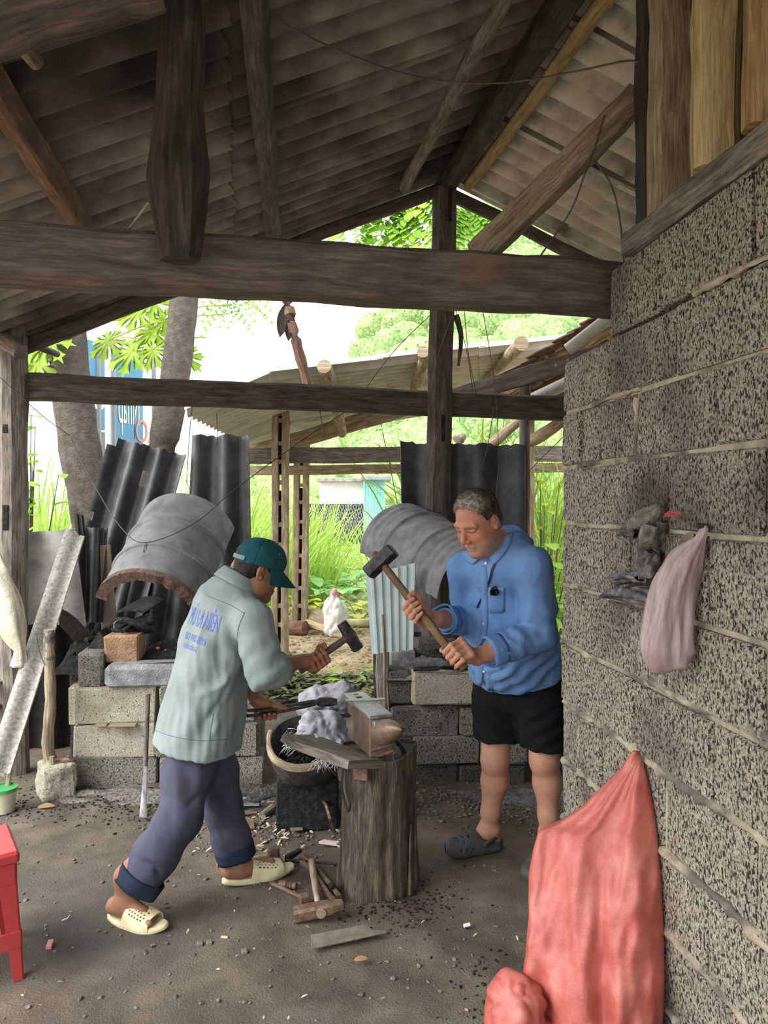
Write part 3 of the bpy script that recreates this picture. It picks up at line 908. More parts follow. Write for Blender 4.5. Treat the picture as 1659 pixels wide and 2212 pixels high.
def creases(items, sharpn=.012):
    """single drawn folds: (polyline points, width, height) raised or sunk along a line"""
    def fn(v):
        out = np.zeros(len(v))
        for pts, w, h in items:
            p = spline(pts, 14)
            dmin = np.full(len(v), 9.0); tt = np.zeros(len(v))
            for i in range(len(p) - 1):
                a, ba = p[i], p[i + 1] - p[i]
                t = np.clip(((v - a) @ ba) / np.dot(ba, ba), 0, 1)
                d = np.linalg.norm(v - a - t[:, None] * ba, axis=1)
                m = d < dmin
                dmin[m] = d[m]; tt[m] = (i + t[m]) / (len(p) - 1)
            out += h * np.exp(-(dmin / w) ** 2) * np.sin(math.pi * np.clip(tt, .03, .97)) ** .6
        return out
    return fn
def head(f, c, Fw, U, sc=1.0, neck=None, nose=1.0):
    """head in a field: c centre, Fw facing, U crown direction; returns the local->world map"""
    Fw = unit(Fw); U = unit(np.asarray(U) - Fw * np.dot(U, Fw)); Lf = np.cross(U, Fw)
    ax = (Fw, Lf, U)
    q = lambda x, y, z: np.asarray(c) + (Fw * x + Lf * y + U * z) * sc
    e = lambda p, r, k=.02, sub=False: f.ell(q(*p), np.array(r) * sc, ax, k * sc, sub)
    e((-.012, 0, .032), (.098, .077, .092), 0)
    e((.028, 0, -.040), (.066, .060, .088), .04)
    e((.072, 0, -.106), (.022, .026, .018), .03)
    for s in (-1, 1):
        e((.012, s * .050, -.072), (.032, .016, .028), .03)
        e((.062, s * .040, -.028), (.022, .024, .020), .025)
        f.cone(q(.084, s * .012, .024), q(.074, s * .050, .022), .011 * sc, .010 * sc, .014 * sc)
        e((.098, s * .033, .002), (.016, .020, .0115), .010, True)
        e((.0735, s * .033, .001), (.0145, .0155, .0125), .002)
        f.cone(q(.088, s * .020, .0085), q(.080, s * .049, .0065), .0034 * sc, .003 * sc, .003 * sc)
        f.cone(q(.086, s * .022, -.0055), q(.079, s * .047, -.0065), .003 * sc, .0026 * sc, .003 * sc)
    f.cone(q(.088, 0, .018), q(.112 * nose, 0, -.030), .0076 * sc, .0116 * sc, .012 * sc)
    for s in (-1, 1):
        e((.101, s * .0135, -.036), (.011, .0085, .008), .008)
        e((.108, s * .007, -.0445), (.004, .004, .004), .003, True)
        f.cone(q(.094, s * .018, -.046), q(.084, s * .034, -.066), .0022 * sc, .0018 * sc, .006 * sc, sub=True)
    f.cone(q(.0905, -.018, -.0640), q(.0905, .018, -.0640), .0058 * sc, None, .006 * sc)
    f.cone(q(.0875, -.015, -.0755), q(.0875, .015, -.0755), .0068 * sc, None, .006 * sc)
    f.cone(q(.0975, -.023, -.0698), q(.0975, .023, -.0698), .0021 * sc, None, .003 * sc, sub=True)
    for s in (-1, 1):
        m = (Fw * .9 - Lf * s * .25, Lf * s + Fw * .35, U)
        f.ell(q(-.012, s * .079, -.006), np.array((.019, .0075, .033)) * sc, m, .008 * sc)
        f.ell(q(-.004, s * .0885, -.002), np.array((.010, .007, .020)) * sc, m, .004 * sc, True)
        f.ell(q(-.004, s * .083, -.026), np.array((.008, .006, .009)) * sc, m, .005 * sc)
        f.ell(q(-.008, s * .083, .010), np.array((.005, .004, .012)) * sc, m, .003 * sc)
    if neck is not None:
        f.cone(q(-.022, 0, -.055), neck, .054 * sc, .062 * sc, .03 * sc)
    return q, ax
def local(q0, ax, sc):
    return lambda v: ((v - np.asarray(q0)) @ np.array(ax).T) / sc
def grip(f, c, u, v, sg, r, wrist, sc=1.0, thumb=None, spread=.021, wr=.027, curl=1.0):
    """closed hand: c on the handle axis under the middle finger, u along the handle towards the index finger,
    v from the handle to the palm, sg the wrapping sense, r the handle radius, wrist the wrist point"""
    u = unit(u); v = unit(np.asarray(v) - u * np.dot(v, u)); w = np.cross(u, v) * sg
    c = np.asarray(c, float)
    pt = lambda off, R, a: c + u * off * sc + (v * math.cos(math.radians(a)) + w * math.sin(math.radians(a))) * R
    base = []
    lens = [(1.0, .0098), (1.04, .0102), (1.0, .0098), (.88, .0086)]
    for i, (ln, fr) in enumerate(lens):
        o = (1.5 - i) * spread
        fr *= sc
        Rr = r + fr
        a0 = 52 + 4 * (i == 3)
        p0 = pt(o * 1.0, Rr + .026 * sc, a0)
        p1 = pt(o * 1.06, Rr + .012 * sc * ln, a0 + 62 * ln * curl)
        p2 = pt(o * 1.04, Rr + .002, a0 + 128 * ln * curl)
        p3 = pt(o * 1.0, Rr - .001, a0 + 182 * ln * curl)
        f.cone(p0, p1, fr * 1.14, fr * 1.06, .004)
        f.ell(p1, (fr * 1.12,) * 3, None, .003)
        f.cone(p1, p2, fr * 1.03, fr * .96, .0025)
        f.ell(p2, (fr * 1.03,) * 3, None, .0025)
        f.cone(p2, p3, fr * .96, fr * .84, .0025)
        f.ell(p0, (fr * 1.3,) * 3, None, .006)
        base.append(p0)
    wrist = np.asarray(wrist, float)
    for i, b in enumerate(base):
        heel = wrist + u * (1.5 - i) * .011 * sc
        f.cone(heel, b, .017 * sc, .0125 * sc, .012)
    f.cone(wrist + u * .006 * sc, pt(.0, r + .022 * sc, 12), .022 * sc, .019 * sc, .016)          # palm body
    f.cone(wrist, pt(-.028, r + .020 * sc, 5), .02 * sc, .016 * sc, .014)                          # heel of hand
    t0 = pt(.020, r + .020 * sc, -6)
    f.cone(wrist + u * .012 * sc, t0, .018 * sc, .0165 * sc, .012)
    if thumb is None:
        t1, t2, t3 = pt(.042, r + .017 * sc, -48), pt(.054, r + .010 * sc, -95), pt(.050, r + .010 * sc, -142)
    else:
        t1, t2, t3 = [np.asarray(q, float) for q in thumb]
    f.cone(t0, t1, .0155 * sc, .0125 * sc, .008)
    f.cone(t1, t2, .0120 * sc, .0112 * sc, .004)
    f.ell(t2, (.0118 * sc,) * 3, None, .003)
    f.cone(t2, t3, .0112 * sc, .0088 * sc, .003)
    return pt
# ================================================================== the two men
def skinm(name, v, r=.55):
    return mat(name, [tuple(.86 for _ in range(3)), (.97, .97, .97), (1.06, 1.03, 1.03)], 26, r, .12, 180, attr=True, spec=.35, sss=.06, bdist=.004)
M['skin_smith'] = skinm('brown_skin', 0); M['skin_guest'] = skinm('ruddy_skin', 0)
def cloth(name, cols, rough=.85, weave=900, b=.25):
    return mat(name, cols, 4, rough, b, weave, spec=.15, bdist=.004)
M['jacket'] = mat('pale_grey_green_cotton', [(.175, .222, .228), (.222, .272, .278), (.27, .32, .322)], 5, .85, .25, 500, spec=.15, stain=(7, (.28, .285, .24), .6, .8), bdist=.004)
M['jacket_seam'] = cloth('darker_jacket_seam', [(.135, .172, .178), (.17, .205, .21)])
M['trouser'] = cloth('slate_navy_cloth', [(.045, .047, .076), (.066, .069, .106), (.09, .093, .138)])
M['trouser_cuff'] = cloth('dark_navy_turnup', [(.016, .024, .048), (.026, .036, .064)])
M['shirt'] = cloth('faded_blue_chambray', [(.10, .20, .43), (.135, .25, .50), (.18, .31, .56)])
M['shirt_in'] = cloth('blue_striped_collar_lining', [(.10, .16, .38), (.30, .38, .6)])
M['shorts'] = cloth('black_cotton', [(.004, .004, .005), (.007, .007, .009), (.012, .012, .014)])
M['cap'] = cloth('dark_teal_cap_cloth', [(.006, .045, .058), (.010, .065, .08), (.018, .09, .105)])
M['capstrap'] = cloth('grey_green_strap', [(.12, .18, .17), (.2, .26, .25)])
M['slipper'] = mat('cream_rubber_slipper', [(.56, .49, .29), (.68, .61, .39), (.76, .70, .48)], 14, .5, .1, 80)
M['clog'] = mat('dark_grey_clog_foam', [(.04, .042, .045), (.06, .063, .066), (.085, .088, .09)], 14, .6, .1, 80)
M['black'] = mat('black_strap', [(.008, .008, .009), (.016, .016, .018)], 8, .5, 0)
M['hair_black'] = mat('black_hair', [(.006, .005, .005), (.016, .013, .012)], 60, .5, .4, 150)
M['hair_grey'] = mat('short_grey_hair', [(.075, .065, .058), (.17, .15, .135), (.36, .34, .315)], 50, .6, .3, 150, attr=True)
M['button'] = mat('white_button', [(.72, .73, .72), (.8, .8, .8)], 8, .4, 0)
M['print_blue'] = mat('blue_jacket_print', [(.10, .17, .58), (.13, .21, .64)], 8, .8, 0)
gauss = lambda d, s: np.exp(-(d / s) ** 2)
def bands(c, n, r_lo):
    pass
def ring_tube(c, axis, rx, ry, hgt, t=.006, up=None, n=40, rows=5, flare=0.0, wob=.002, seed=0):
    """open fabric tube"""
    a, b = frame(axis, up if up is not None else (0, 0, 1))
    axis = unit(axis); rng = np.random.RandomState(seed)
    ph = rng.uniform(0, 6, 4)
    g = np.zeros((n, rows, 3))
    for i in range(n):
        t_ = 2 * math.pi * i / n
        for j in range(rows):
            h = j / (rows - 1)
            k = 1 + flare * h + wob / rx * (math.sin(3 * t_ + ph[0]) + .6 * math.sin(5 * t_ + ph[1] + h))
            g[i, j] = np.asarray(c) + a * rx * k * math.cos(t_) + b * ry * k * math.sin(t_) + axis * hgt * (h - .5)
    return MB().shell(g, t, closed_u=True)
# ------------------------------------------------------------------ the smith
smith = thing('person', 'man in teal cap, pale grey-green jacket and rolled navy trousers, swinging a hammer', 'person', (-.72, 3.02, 0))
# joints
hipc = P(434, 1566, 3.05)
Rh, Lh = P(417, 1578, 3.01), P(452, 1576, 3.10)
Rk, Lk = P(392, 1762, 2.94), P(484, 1752, 3.20)
Ra, La = P(268, 1950, 2.875), P(516, 1877, 3.185)
neckA = P(513, 1266, 3.06)
chestA = P(462, 1392, 3.06)
Rs, Ls = P(545, 1342, 2.93), P(548, 1318, 3.24)
Re, Le = P(572, 1452, 2.88), P(533, 1470, 3.27)
Rw, Lw = P(652, 1427, 3.02), P(553, 1512, 3.215)
fist = P(684, 1421, 3.055)
hdir = unit(P(756, 1374, 3.13) - P(642, 1458, 3.01))            # hammer handle
hcA = P(557, 1232, 3.07)
FwA, UA = unit((.80, .42, -.32)), unit((.30, .12, .94))
f = Field((-1.26, 2.62, -.02), (-.14, 3.55, 1.62), .0032)
qA, axA = head(f, hcA, FwA, UA, .95, neck=neckA + A3(-.02, 0, -.03), nose=.97)
f.cone(neckA + A3(-.02, 0, .02), chestA, .06, .125, .05, ((.85, .5, 0), .7))
f.cone(chestA, hipc, .11, .10, .05, ((.85, .5, 0), .72))
f.cone(neckA + A3(0, 0, -.04), Rs, .05, .05, .04).cone(neckA + A3(0, 0, -.04), Ls, .05, .05, .04)
f.chain([Rs, Re], [.05, .040], .03).chain([Re, Re + (Rw - Re) * .35, Rw], [.040, .0385, .0265], .02)
f.chain([Ls, Le], [.05, .040], .03).chain([Le, Le + (Lw - Le) * .35, Lw], [.040, .038, .0265], .02)
f.chain([hipc + A3(0, 0, -.03), Rh, Rk, Ra + A3(.01, 0, .10), Ra], [.09, .075, .056, .042, .034], .03)
f.chain([hipc + A3(0, 0, -.03), Lh, Lk, La + A3(0, 0, .10), La], [.09, .075, .056, .042, .034], .03)
def foot(f, ankle, toe, zs=.026, wid=1.0):
    """bare foot resting zs above the ground: heel, arch, ball and five toes"""
    d = toe - ankle; d[2] = 0; d = unit(d); sd = np.cross(d, (0, 0, 1))
    heel = np.array([ankle[0], ankle[1], zs + .030]) - d * .042
    f.cone(ankle, heel + A3(0, 0, .004), .034, .031, .025)
    ball = np.array([toe[0], toe[1], zs + .019]) - d * .062
    f.cone(heel, ball, .026, .022, .02, (sd, 1.25))
    f.cone(ankle + d * .01, ball + A3(0, 0, .006), .033, .021, .03)
    f.cone(ball - sd * .026, ball + sd * .026, .019, .0185, .012)
    for i in range(5):
        o = (-2 + i) * .0165
        ln = (.055, .052, .046, .040, .032)[i]
        return_ = 0
        b = ball + sd * o * FS[0] + A3(0, 0, -.004)
        f.cone(b, b + d * ln, .0115 if i else .0135, .0095 if i else .0125, .004)
    return d, sd, heel, ball
FS = [1]
FS[0] = -1
toeR, toeL = G(338, 2008, .0), G(612, 1884, .0)
fR = foot(f, Ra, toeR.copy(), .024)
FS[0] = 1
fL = foot(f, La, toeL.copy(), .024)
hr = .0165
vA = unit(np.cross(hdir, unit((.5, -.75, .42))))
vA = unit((-.45, .25, -.75))
grip(f, fist, hdir, (-.50, .10, -.30), -1, hr, Rw + A3(.012, .004, -.004), .97)
tdir = unit(P(735, 1515, 3.24) - P(523, 1541, 3.18))
LG = P(577, 1538, 3.20)
th = [LG + A3(.028, -.006, .030), LG + A3(.058, -.010, .024), LG + A3(.082, -.012, .018)]
grip(f, LG, tdir, (-.25, .30, .9), -1, .015, Lw + A3(.008, 0, -.006), .95, thumb=th, spread=.0205)
sk = f.mesh().smooth(1, .3)
loc = local(hcA, axA, .95)
base = (.27, .125, .068)
lv = loc(sk.v)
sk.paint(base, [
    (lambda v: gauss(lv[:, 2] + .07, .011) * gauss(lv[:, 1], .026) * (lv[:, 0] > .075), (.22, .075, .055)),
    (lambda v: gauss(lv[:, 2] - .021, .006) * (np.abs(lv[:, 1]) > .012) * (np.abs(lv[:, 1]) < .053) * (lv[:, 0] > .06), (.02, .014, .012)),
    (lambda v: gauss(lv[:, 2] - .002, .0025) * (np.abs(lv[:, 1]) > .018) * (np.abs(lv[:, 1]) < .05) * (lv[:, 0] > .06), (.03, .02, .018)),
    (lambda v: (v[:, 2] < .16) * .6, (.30, .155, .10)),
])
obj('body', sk, M['skin_smith'], smith, sharp=180)
# hair below the cap
f = Field(hcA - .16, hcA + .16, .0032)
e = lambda p, r, k=.01, sub=False: f.ell(qA(*p), np.array(r) * .95, axA, k, sub)
e((-.012, 0, .032), (.101, .081, .095), 0)
e((-.055, 0, -.022), (.052, .066, .042), .02)
f.cut(qA(.03, 0, -.020), -axA[2] * .80 + axA[0] * .60, .006)
f.cut(qA(-.06, 0, -.052), -axA[2], .01)
for s in (-1, 1): e((-.005, s * .082, -.008), (.030, .020, .036), .004, True)
h_ = f.mesh(); rng = np.random.RandomState(1)
h_.push(lambda v: .0012 * np.sin(v[:, 0] * 700) * np.sin(v[:, 2] * 500 + v[:, 1] * 300))
obj('hair', h_, M['hair_black'], smith, sharp=180)
# cap
f = Field(hcA - .2, hcA + .22, .0032)
e((-.004, 0, .040), (.112, .090, .100), 0)
e((.035, 0, .055), (.066, .076, .070), .02)
f.cut(qA(.0, 0, .020), -axA[2] + axA[0] * .06, .004)
e((-.112, 0, .030), (.030, .034, .030), .006, True)
cp = f.mesh()
cl = local(hcA, axA, .95)
def seam(v):
    l = cl(v); a = np.arctan2(l[:, 1], l[:, 0] + .004)
    d = np.abs(((a + math.pi / 6) % (math.pi / 3)) - math.pi / 6)
    return -.0016 * np.exp(-(d / .03) ** 2) + .0016 * np.sin(l[:, 1] * 90 + l[:, 2] * 60) * np.sin(l[:, 0] * 70)
cp.push(seam)
capo = obj('cap', cp, M['cap'], smith, sharp=180)
g = np.zeros((17, 9, 3))
for i in range(17):
    a = math.radians(-74 + 148 * i / 16)
    for j in range(9):
        t = j / 8
        rx = .106 + (.084 * math.cos(a) ** .5 if math.cos(a) > 0 else 0) * t
        x = -.004 + rx * math.cos(a) * (1 + .0 * t); y = (.086 + .006 * t) * math.sin(a)
        z = .030 - .052 * t - 2.6 * y * y * (.4 + .6 * t)
        g[i, j] = qA(x, y, z)
obj('brim', MB().shell(g, .004), M['cap'], capo, sharp=60)
g = np.array([[qA(-.004 + .115 * math.cos(a), .092 * math.sin(a), z) for z in (.022, .031, .040)] for a in np.radians(np.linspace(140, 220, 14))])
obj('strap', MB().shell(g, .003), M['capstrap'], capo, sharp=60)
for a in (62, -62, 118):
    a_ = math.radians(a)
    n_ = unit(axA[0] * math.cos(a_) + axA[1] * math.sin(a_) + axA[2] * .55)
    obj('eyelet', MB().lathe([(0, 0), (.004, 0), (.004, .002), (0, .002)], 8, qA(-.004 + .098 * math.cos(a_), .079 * math.sin(a_), .092), n_), M['capstrap'], capo)
# jacket
fwA = unit((.85, .53, 0)); sdA = unit((.53, -.85, 0))          # chest facing, right side
hem, wst, mid, ch, upc = P(420, 1604, 3.05), P(428, 1555, 3.05), P(444, 1478, 3.05), P(466, 1385, 3.05), P(489, 1308, 3.06)
f = Field((-1.12, 2.66, .46), (-.24, 3.52, 1.36), .0044)
fl = (fwA, .80)
f.chain([hem + A3(-.008, 0, -.05), hem, wst, mid, ch, upc], [.186, .182, .168, .160, .156, .134], .05, fl)
f.cone(upc, neckA + A3(-.010, 0, -.035), .115, .060, .05)
f.cone(upc + A3(.03, 0, 0), Rs, .095, .070, .05).cone(upc + A3(.03, .03, 0), Ls, .095, .068, .05)
f.chain([Rs, Rs + (Re - Rs) * .55 + A3(0, 0, -.006), Re + A3(.0, 0, -.004)], [.078, .074, .068], .02)
RcE = Re + (Rw - Re) * .44
f.chain([Re + A3(0, 0, -.004), Re + (Rw - Re) * .2, RcE], [.068, .066, .054], .02)
f.chain([Ls, Le], [.074, .062], .03).cone(Le, Le + (Lw - Le) * .45, .06, .05, .02)
f.cone(P(500, 1470, 3.12), P(470, 1600, 3.08), .080, .088, .06)      # hanging front
spd = unit(upc - hem)
f.cut(hem + A3(0, 0, -.012), -unit(A3(.12, .0, 1.0)), .006)
f.cut(RcE, Rw - Re, .004)
f.cut(neckA + A3(-.01, 0, .022), unit(A3(.30, .1, .95)), .01)
jk = f.mesh().smooth(2)
jk.push(folds([(Re, .11, (.5, .2, -.8), .070, .0055), (P(500, 1400, 2.96), .14, (.9, 0, .35), .085, .0045, .5),
               (P(440, 1530, 2.95), .22, (.8, .1, -.5), .13, .0055, 2), (P(420, 1440, 2.95), .22, (.9, .2, -.3), .14, .005, .7), (P(510, 1560, 3.0), .18, (.95, 0, -.25), .09, .005),
               (P(400, 1590, 2.95), .30, (1, .3, 0), .035, .0016)]))
jk.push(creases([
    ([P(512, 1452, 2.92), P(470, 1520, 2.90), P(425, 1585, 2.89)], .014, -.011), ([P(530, 1470, 2.93), P(500, 1530, 2.90), P(455, 1590, 2.89)], .016, .014),
    ([P(520, 1440, 2.90), P(480, 1480, 2.90), P(420, 1505, 2.89)], .018, .012), ([P(540, 1480, 2.98), P(522, 1560, 2.95), P(500, 1610, 2.94)], .014, -.014),
    ([P(516, 1340, 2.93), P(512, 1380, 2.92), P(522, 1425, 2.92)], .009, -.013), ([P(530, 1360, 2.90), P(530, 1400, 2.88), P(548, 1450, 2.86)], .014, .010),
    ([P(450, 1310, 2.93), P(430, 1380, 2.91), P(425, 1440, 2.90)], .012, .006), ([P(480, 1330, 2.92), P(470, 1400, 2.90), P(480, 1470, 2.90)], .012, -.009),
    ([P(552, 1460, 2.86), P(575, 1440, 2.86), P(590, 1420, 2.89)], .010, -.010), ([P(560, 1478, 2.86), P(585, 1465, 2.86), P(600, 1440, 2.90)], .010, .009),
    ([P(335, 1596, 3.0), P(385, 1604, 2.90), P(440, 1610, 2.89), P(500, 1600, 2.93)], .006, -.006),
    ([P(446, 1290, 3.0), P(485, 1302, 2.95), P(528, 1326, 2.92)], .006, .004)]))
jk.push(rumple(.0068, (8, 8, 3.6), 2.0)); jk.smooth(1, .25)
jack = obj('jacket', jk, M['jacket'], smith, sharp=180)
jb = jk.bvh()
def jack_px(px, py, off=.0006):
    h = jb.ray_cast(Vector((0, 0, CAMZ)), Vector(unit(ray(px, py))), 9)
    return np.array(h[0] + h[1] * off) if h[0] else None
for line_ in ([(450, 1288), (470, 1296), (500, 1308), (527, 1325)], [(529, 1322), (517, 1350), (512, 1385), (515, 1420), (524, 1450)], [(336, 1578), (380, 1592), (440, 1600), (490, 1596)], [(462, 1540), (455, 1575), (452, 1600)]):
    q_ = [jack_px(*p_[:2]) for p_ in spline([(x, y, 0) for x, y in line_], 24)]
    q_ = [p_ for p_ in q_ if p_ is not None]
    if len(q_) > 3: obj('seam', MB().tube(q_, .0015, 5), M['jacket_seam'], jack, sharp=180)
# collar: folded band around the neck
g = np.zeros((26, 7, 3)); nd = unit(A3(.46, .16, .87)); a_, b_ = unit(np.cross(nd, fwA)), None
b_ = np.cross(a_, nd)
for i in range(26):
    t = math.radians(38 + 284 * i / 25)                # open at the throat
    dr = a_ * math.sin(t) + unit(fwA - nd * np.dot(fwA, nd)) * math.cos(t)
    for j, (rr, hh) in enumerate([(.100, -.010), (.094, .008), (.082, .036), (.076, .043), (.072, .036), (.070, .008), (.070, -.02)]):
        g[i, j] = neckA + A3(.0, 0, .010) + dr * rr * (1.0 if j < 3 else 1.0) + nd * hh
obj('collar', MB().shell(g, .004), M['jacket'], jack, sharp=180)
ob = obj('sleeve_cuff', ring_tube(RcE - (Rw - Re) * .10, Rw - Re, .060, .055, .052, .005, seed=3, wob=.003), M['jacket'], jack, sharp=180)
def text_mesh(body, size, sx=1.0, bold=0.0):
    cu = bpy.data.curves.new('text', 'FONT')
    cu.body = body; cu.size = size; cu.align_x = 'CENTER'; cu.align_y = 'CENTER'; cu.resolution_u = 3; cu.offset = bold
    o = bpy.data.objects.new('text', cu); COL.objects.link(o)
    dg = bpy.context.evaluated_depsgraph_get()
    me = bpy.data.meshes.new_from_object(o.evaluated_get(dg))
    bpy.data.objects.remove(o); bpy.data.curves.remove(cu)
    import bmesh
    bm = bmesh.new(); bm.from_mesh(me); bpy.data.meshes.remove(me)
    bmesh.ops.triangulate(bm, faces=bm.faces[:])
    for _ in range(2):
        lo = [e for e in bm.edges if e.calc_length() > .012]
        if lo: bmesh.ops.subdivide_edges(bm, edges=lo, cuts=1)
        bmesh.ops.triangulate(bm, faces=bm.faces[:])
    V = np.array([v.co[:] for v in bm.verts]); V[:, 0] *= sx
    F = [[v.index for v in q.verts] for q in bm.faces]
    bm.free()
    return V, F
mb = MB()
bc = P(424, 1352, 2.9); xr = unit(A3(.72, -.58, -.12)); yu = unit(A3(.30, .18, .93)); yu = unit(yu - xr * np.dot(yu, xr)); nn = np.cross(xr, yu)
for body, size, oy, ox, sx, bd_ in (('MÚ LA HIÊN', .100, .026, -.014, .30, 0), ('ISO 14001-2015', .040, -.050, -.018, .45, 0), ('CHUẨN CHÂU ÂU', .027, -.088, -.035, .45, 0)):
    V, F = text_mesh(body, size, sx, bd_)
    W = []
    for x, y, z in V:
        p = bc + xr * (x + ox) + yu * (y + oy)
        h = jb.ray_cast(Vector(p + nn * .25), Vector(-nn), .6)
        W.append(np.array(h[0] + h[1] * .0016) if h[0] else p)
    mb.add(W, F)
obj('print', mb, M['print_blue'], jack, sharp=180)
# trousers
f = Field((-1.24, 2.66, .02), (-.34, 3.46, .82), .0044)
f.cone(hipc + A3(-.01, 0, .02), hipc + A3(-.01, 0, -.10), .112, .112, .04, (unit((.94, .34, 0)), .82))
tR, tL = Rk + (Ra - Rk) * .80, Lk + (La - Lk) * .80
f.chain([Rh + A3(-.01, 0, 0), Rh + (Rk - Rh) * .5, Rk, Rk + (Ra - Rk) * .45, tR], [.078, .094, .084, .084, .080], .03)
f.chain([Lh, Lh + (Lk - Lh) * .5, Lk, Lk + (La - Lk) * .45, tL], [.078, .085, .078, .077, .072], .03)
f.cut(hipc + A3(0, 0, -.01), (0, 0, 1), .01)
f.cut(tR, Ra - Rk, .004); f.cut(tL, (0, 0, -1), .004) if False else None
# the second cut must not touch the right leg: trim only below the left cuff
f.box(tL + A3(0, 0, -.09), (.12, .12, .09), None, .002, 0, True)
tm = f.mesh().smooth(2)
tm.push(folds([(Rk, .13, (.9, 0, .35), .10, .005), (Rk + A3(0, 0, .15), .16, (.9, 0, .3), .09, .005, 1), (tR, .10, Ra - Rk + A3(.5, 0, 0), .07, .004, 2), (Lk, .14, (.8, 0, .6), .08, .004), (tL, .09, (.3, 0, 1), .06, .004), (hipc, .2, (.9, -.3, .1), .08, .004)]))
tm.push(creases([([P(438, 1650, 2.95), P(418, 1740, 2.92), P(372, 1820, 2.88), P(318, 1900, 2.84)], .007, .007), ([P(345, 1740, 2.93), P(380, 1755, 2.88), P(430, 1720, 2.90)], .014, -.012), ([P(340, 1770, 2.93), P(380, 1790, 2.87)], .014, .010),
                 ([P(290, 1850, 2.85), P(330, 1870, 2.82), P(350, 1900, 2.84)], .012, -.010), ([P(458, 1770, 3.12), P(480, 1830, 3.1)], .01, .008)]))
tm.push(rumple(.0036, (10, 10, 4), 7.0))
pants = obj('trousers', tm, M['trouser'], smith, sharp=180)
obj('turn_up', ring_tube(tR - unit(Ra - Rk) * .022, Ra - Rk, .090, .088, .058, .008, seed=5, wob=.004, flare=-.03), M['trouser_cuff'], pants, sharp=180)
obj('turn_up', ring_tube(tL + A3(0, 0, .02), La - Lk, .080, .080, .052, .008, seed=6, wob=.003, flare=-.03), M['trouser_cuff'], pants, sharp=180)
# slippers: sole + perforated band
def slipper(ft, z0=.0):
    d, sd, heel, ball = ft
    toe = ball + d * .075
    L = np.linalg.norm((toe - heel)[:2]) + .035
    o = heel - d * .030; o[2] = z0
    out = []
    for k in range(36):
        t = 2 * math.pi * k / 36
        x = .5 - .5 * math.cos(t)
        w = .034 + .014 * math.sin(math.pi * min(1, x * 1.0)) + .012 * math.exp(-((x - .72) / .2) ** 2)
        y = math.sin(t); y = math.copysign(abs(y) ** .62, y) * w
        out.append((x * (L + .03) , y))
    def zz(x): return .0 + .012 * max(0, (x - .75) / .25) ** 2 + .004 * math.exp(-(x / .15) ** 2)
    mb = MB(); V = []
    for lv_, sc_ in ((0, .94), (.006, 1.0), (.018, 1.0), (.024, .95)):
        for (x, y) in out:
            xx = (x - .14) * sc_ + .14
            V.append(o + d * xx + sd * y * sc_ + A3(0, 0, lv_ + zz(x / (L + .03)) - .002))
    n = 36
    F = [(i * n + k, i * n + (k + 1) % n, (i + 1) * n + (k + 1) % n, (i + 1) * n + k) for i in range(3) for k in range(n)]
    F += [tuple(range(n))[::-1], tuple(3 * n + k for k in range(n))]
    so = obj('slipper', mb.add(V, F), M['slipper'], smith, sharp=50)
    nu, nv = 25, 17
    g = np.zeros((nu, nv, 3))
    for j in range(nv):
        x = .40 + .50 * j / (nv - 1)
        wv = .047 + .010 * math.exp(-((x - .72) / .2) ** 2) - .010 * max(0, (x - .8) / .1) * .5
        hv = .066 - .030 * (j / (nv - 1))
        for i in range(nu):
            a = math.pi * i / (nu - 1)
            sl = -.045 * math.sin(a) * (1 - j / (nv - 1)) * -1
            y = math.cos(a); y = math.copysign(abs(y) ** .75, y) * wv
            g[i, j] = o + d * (x * L + sl * .35) + sd * y + A3(0, 0, .016 + hv * math.sin(a) ** .7)
    hol = lambda i, j: (i % 2 == 1 and (j + (i // 2) % 2) % 2 == 1 and 2 <= j < nv - 4 and 3 < i < nu - 4)
    obj('upper', MB().shell(g, .0045, holes=hol), M['slipper'], so, sharp=60)
slipper(fR); slipper(fL)
# ------------------------------------------------------------------ the guest in the blue shirt
guest = thing('person', 'grey-haired man in blue long-sleeved shirt and black shorts holding up a sledgehammer', 'person', (.62, 3.36, 0))
fwB = unit((-.62, -.78, 0)); sdB = unit((-.78, .62, 0))           # chest facing, his right
hipB = P(1118, 1432, 3.44)
RhB, LhB = hipB + sdB * .092 + A3(0, 0, -.02), hipB - sdB * .092 + A3(0, 0, -.02)
RkB, LkB = P(1070, 1640, 3.40), P(1176, 1642, 3.30)
RaB, LaB = P(1057, 1790, 3.46), P(1187, 1800, 3.32)
chB = P(1092, 1310, 3.26); nkB = P(1080, 1184, 3.14)
RsB, LsB = P(1004, 1232, 3.24), P(1150, 1226, 3.02)
ReB, LeB = P(1008, 1342, 3.34), P(1168, 1372, 3.06)
RwB, LwB = P(944, 1337, 3.07), P(1030, 1418, 2.93)
SH0, SH1 = P(822, 1213, 3.12), P(985, 1421, 2.885)                # sledge head and lower hand on the handle
sdir = unit(SH0 - SH1)
def on_handle(px):
    t = (px - 985) / (822 - 985)
    return SH1 + (SH0 - SH1) * t
RG, LG2 = on_handle(905), on_handle(984)
hcB = P(1033, 1127, 3.05)
FwB, UB = unit((-.67, -.58, -.47)), unit((-.34, -.30, .88))
f = Field((.04, 2.70, -.02), (.86, 3.72, 1.74), .0032)
qB, axB = head(f, hcB, FwB, UB, 1.0, neck=nkB, nose=1.02)
for s in (-1, 1): f.ell(qB(.045, s * .05, -.06), (.026, .022, .026), axB, .025)
f.cone(qB(.02, 0, -.10), nkB + fwB * .03, .045, .05, .04)
f.chain([nkB + A3(.01, 0, .0), chB, hipB], [.060, .13, .13], .05, (fwB, .7))
f.cone(nkB + A3(0,0,-.05), RsB, .04, .042, .03).cone(nkB + A3(0,0,-.05), LsB, .04, .042, .03)
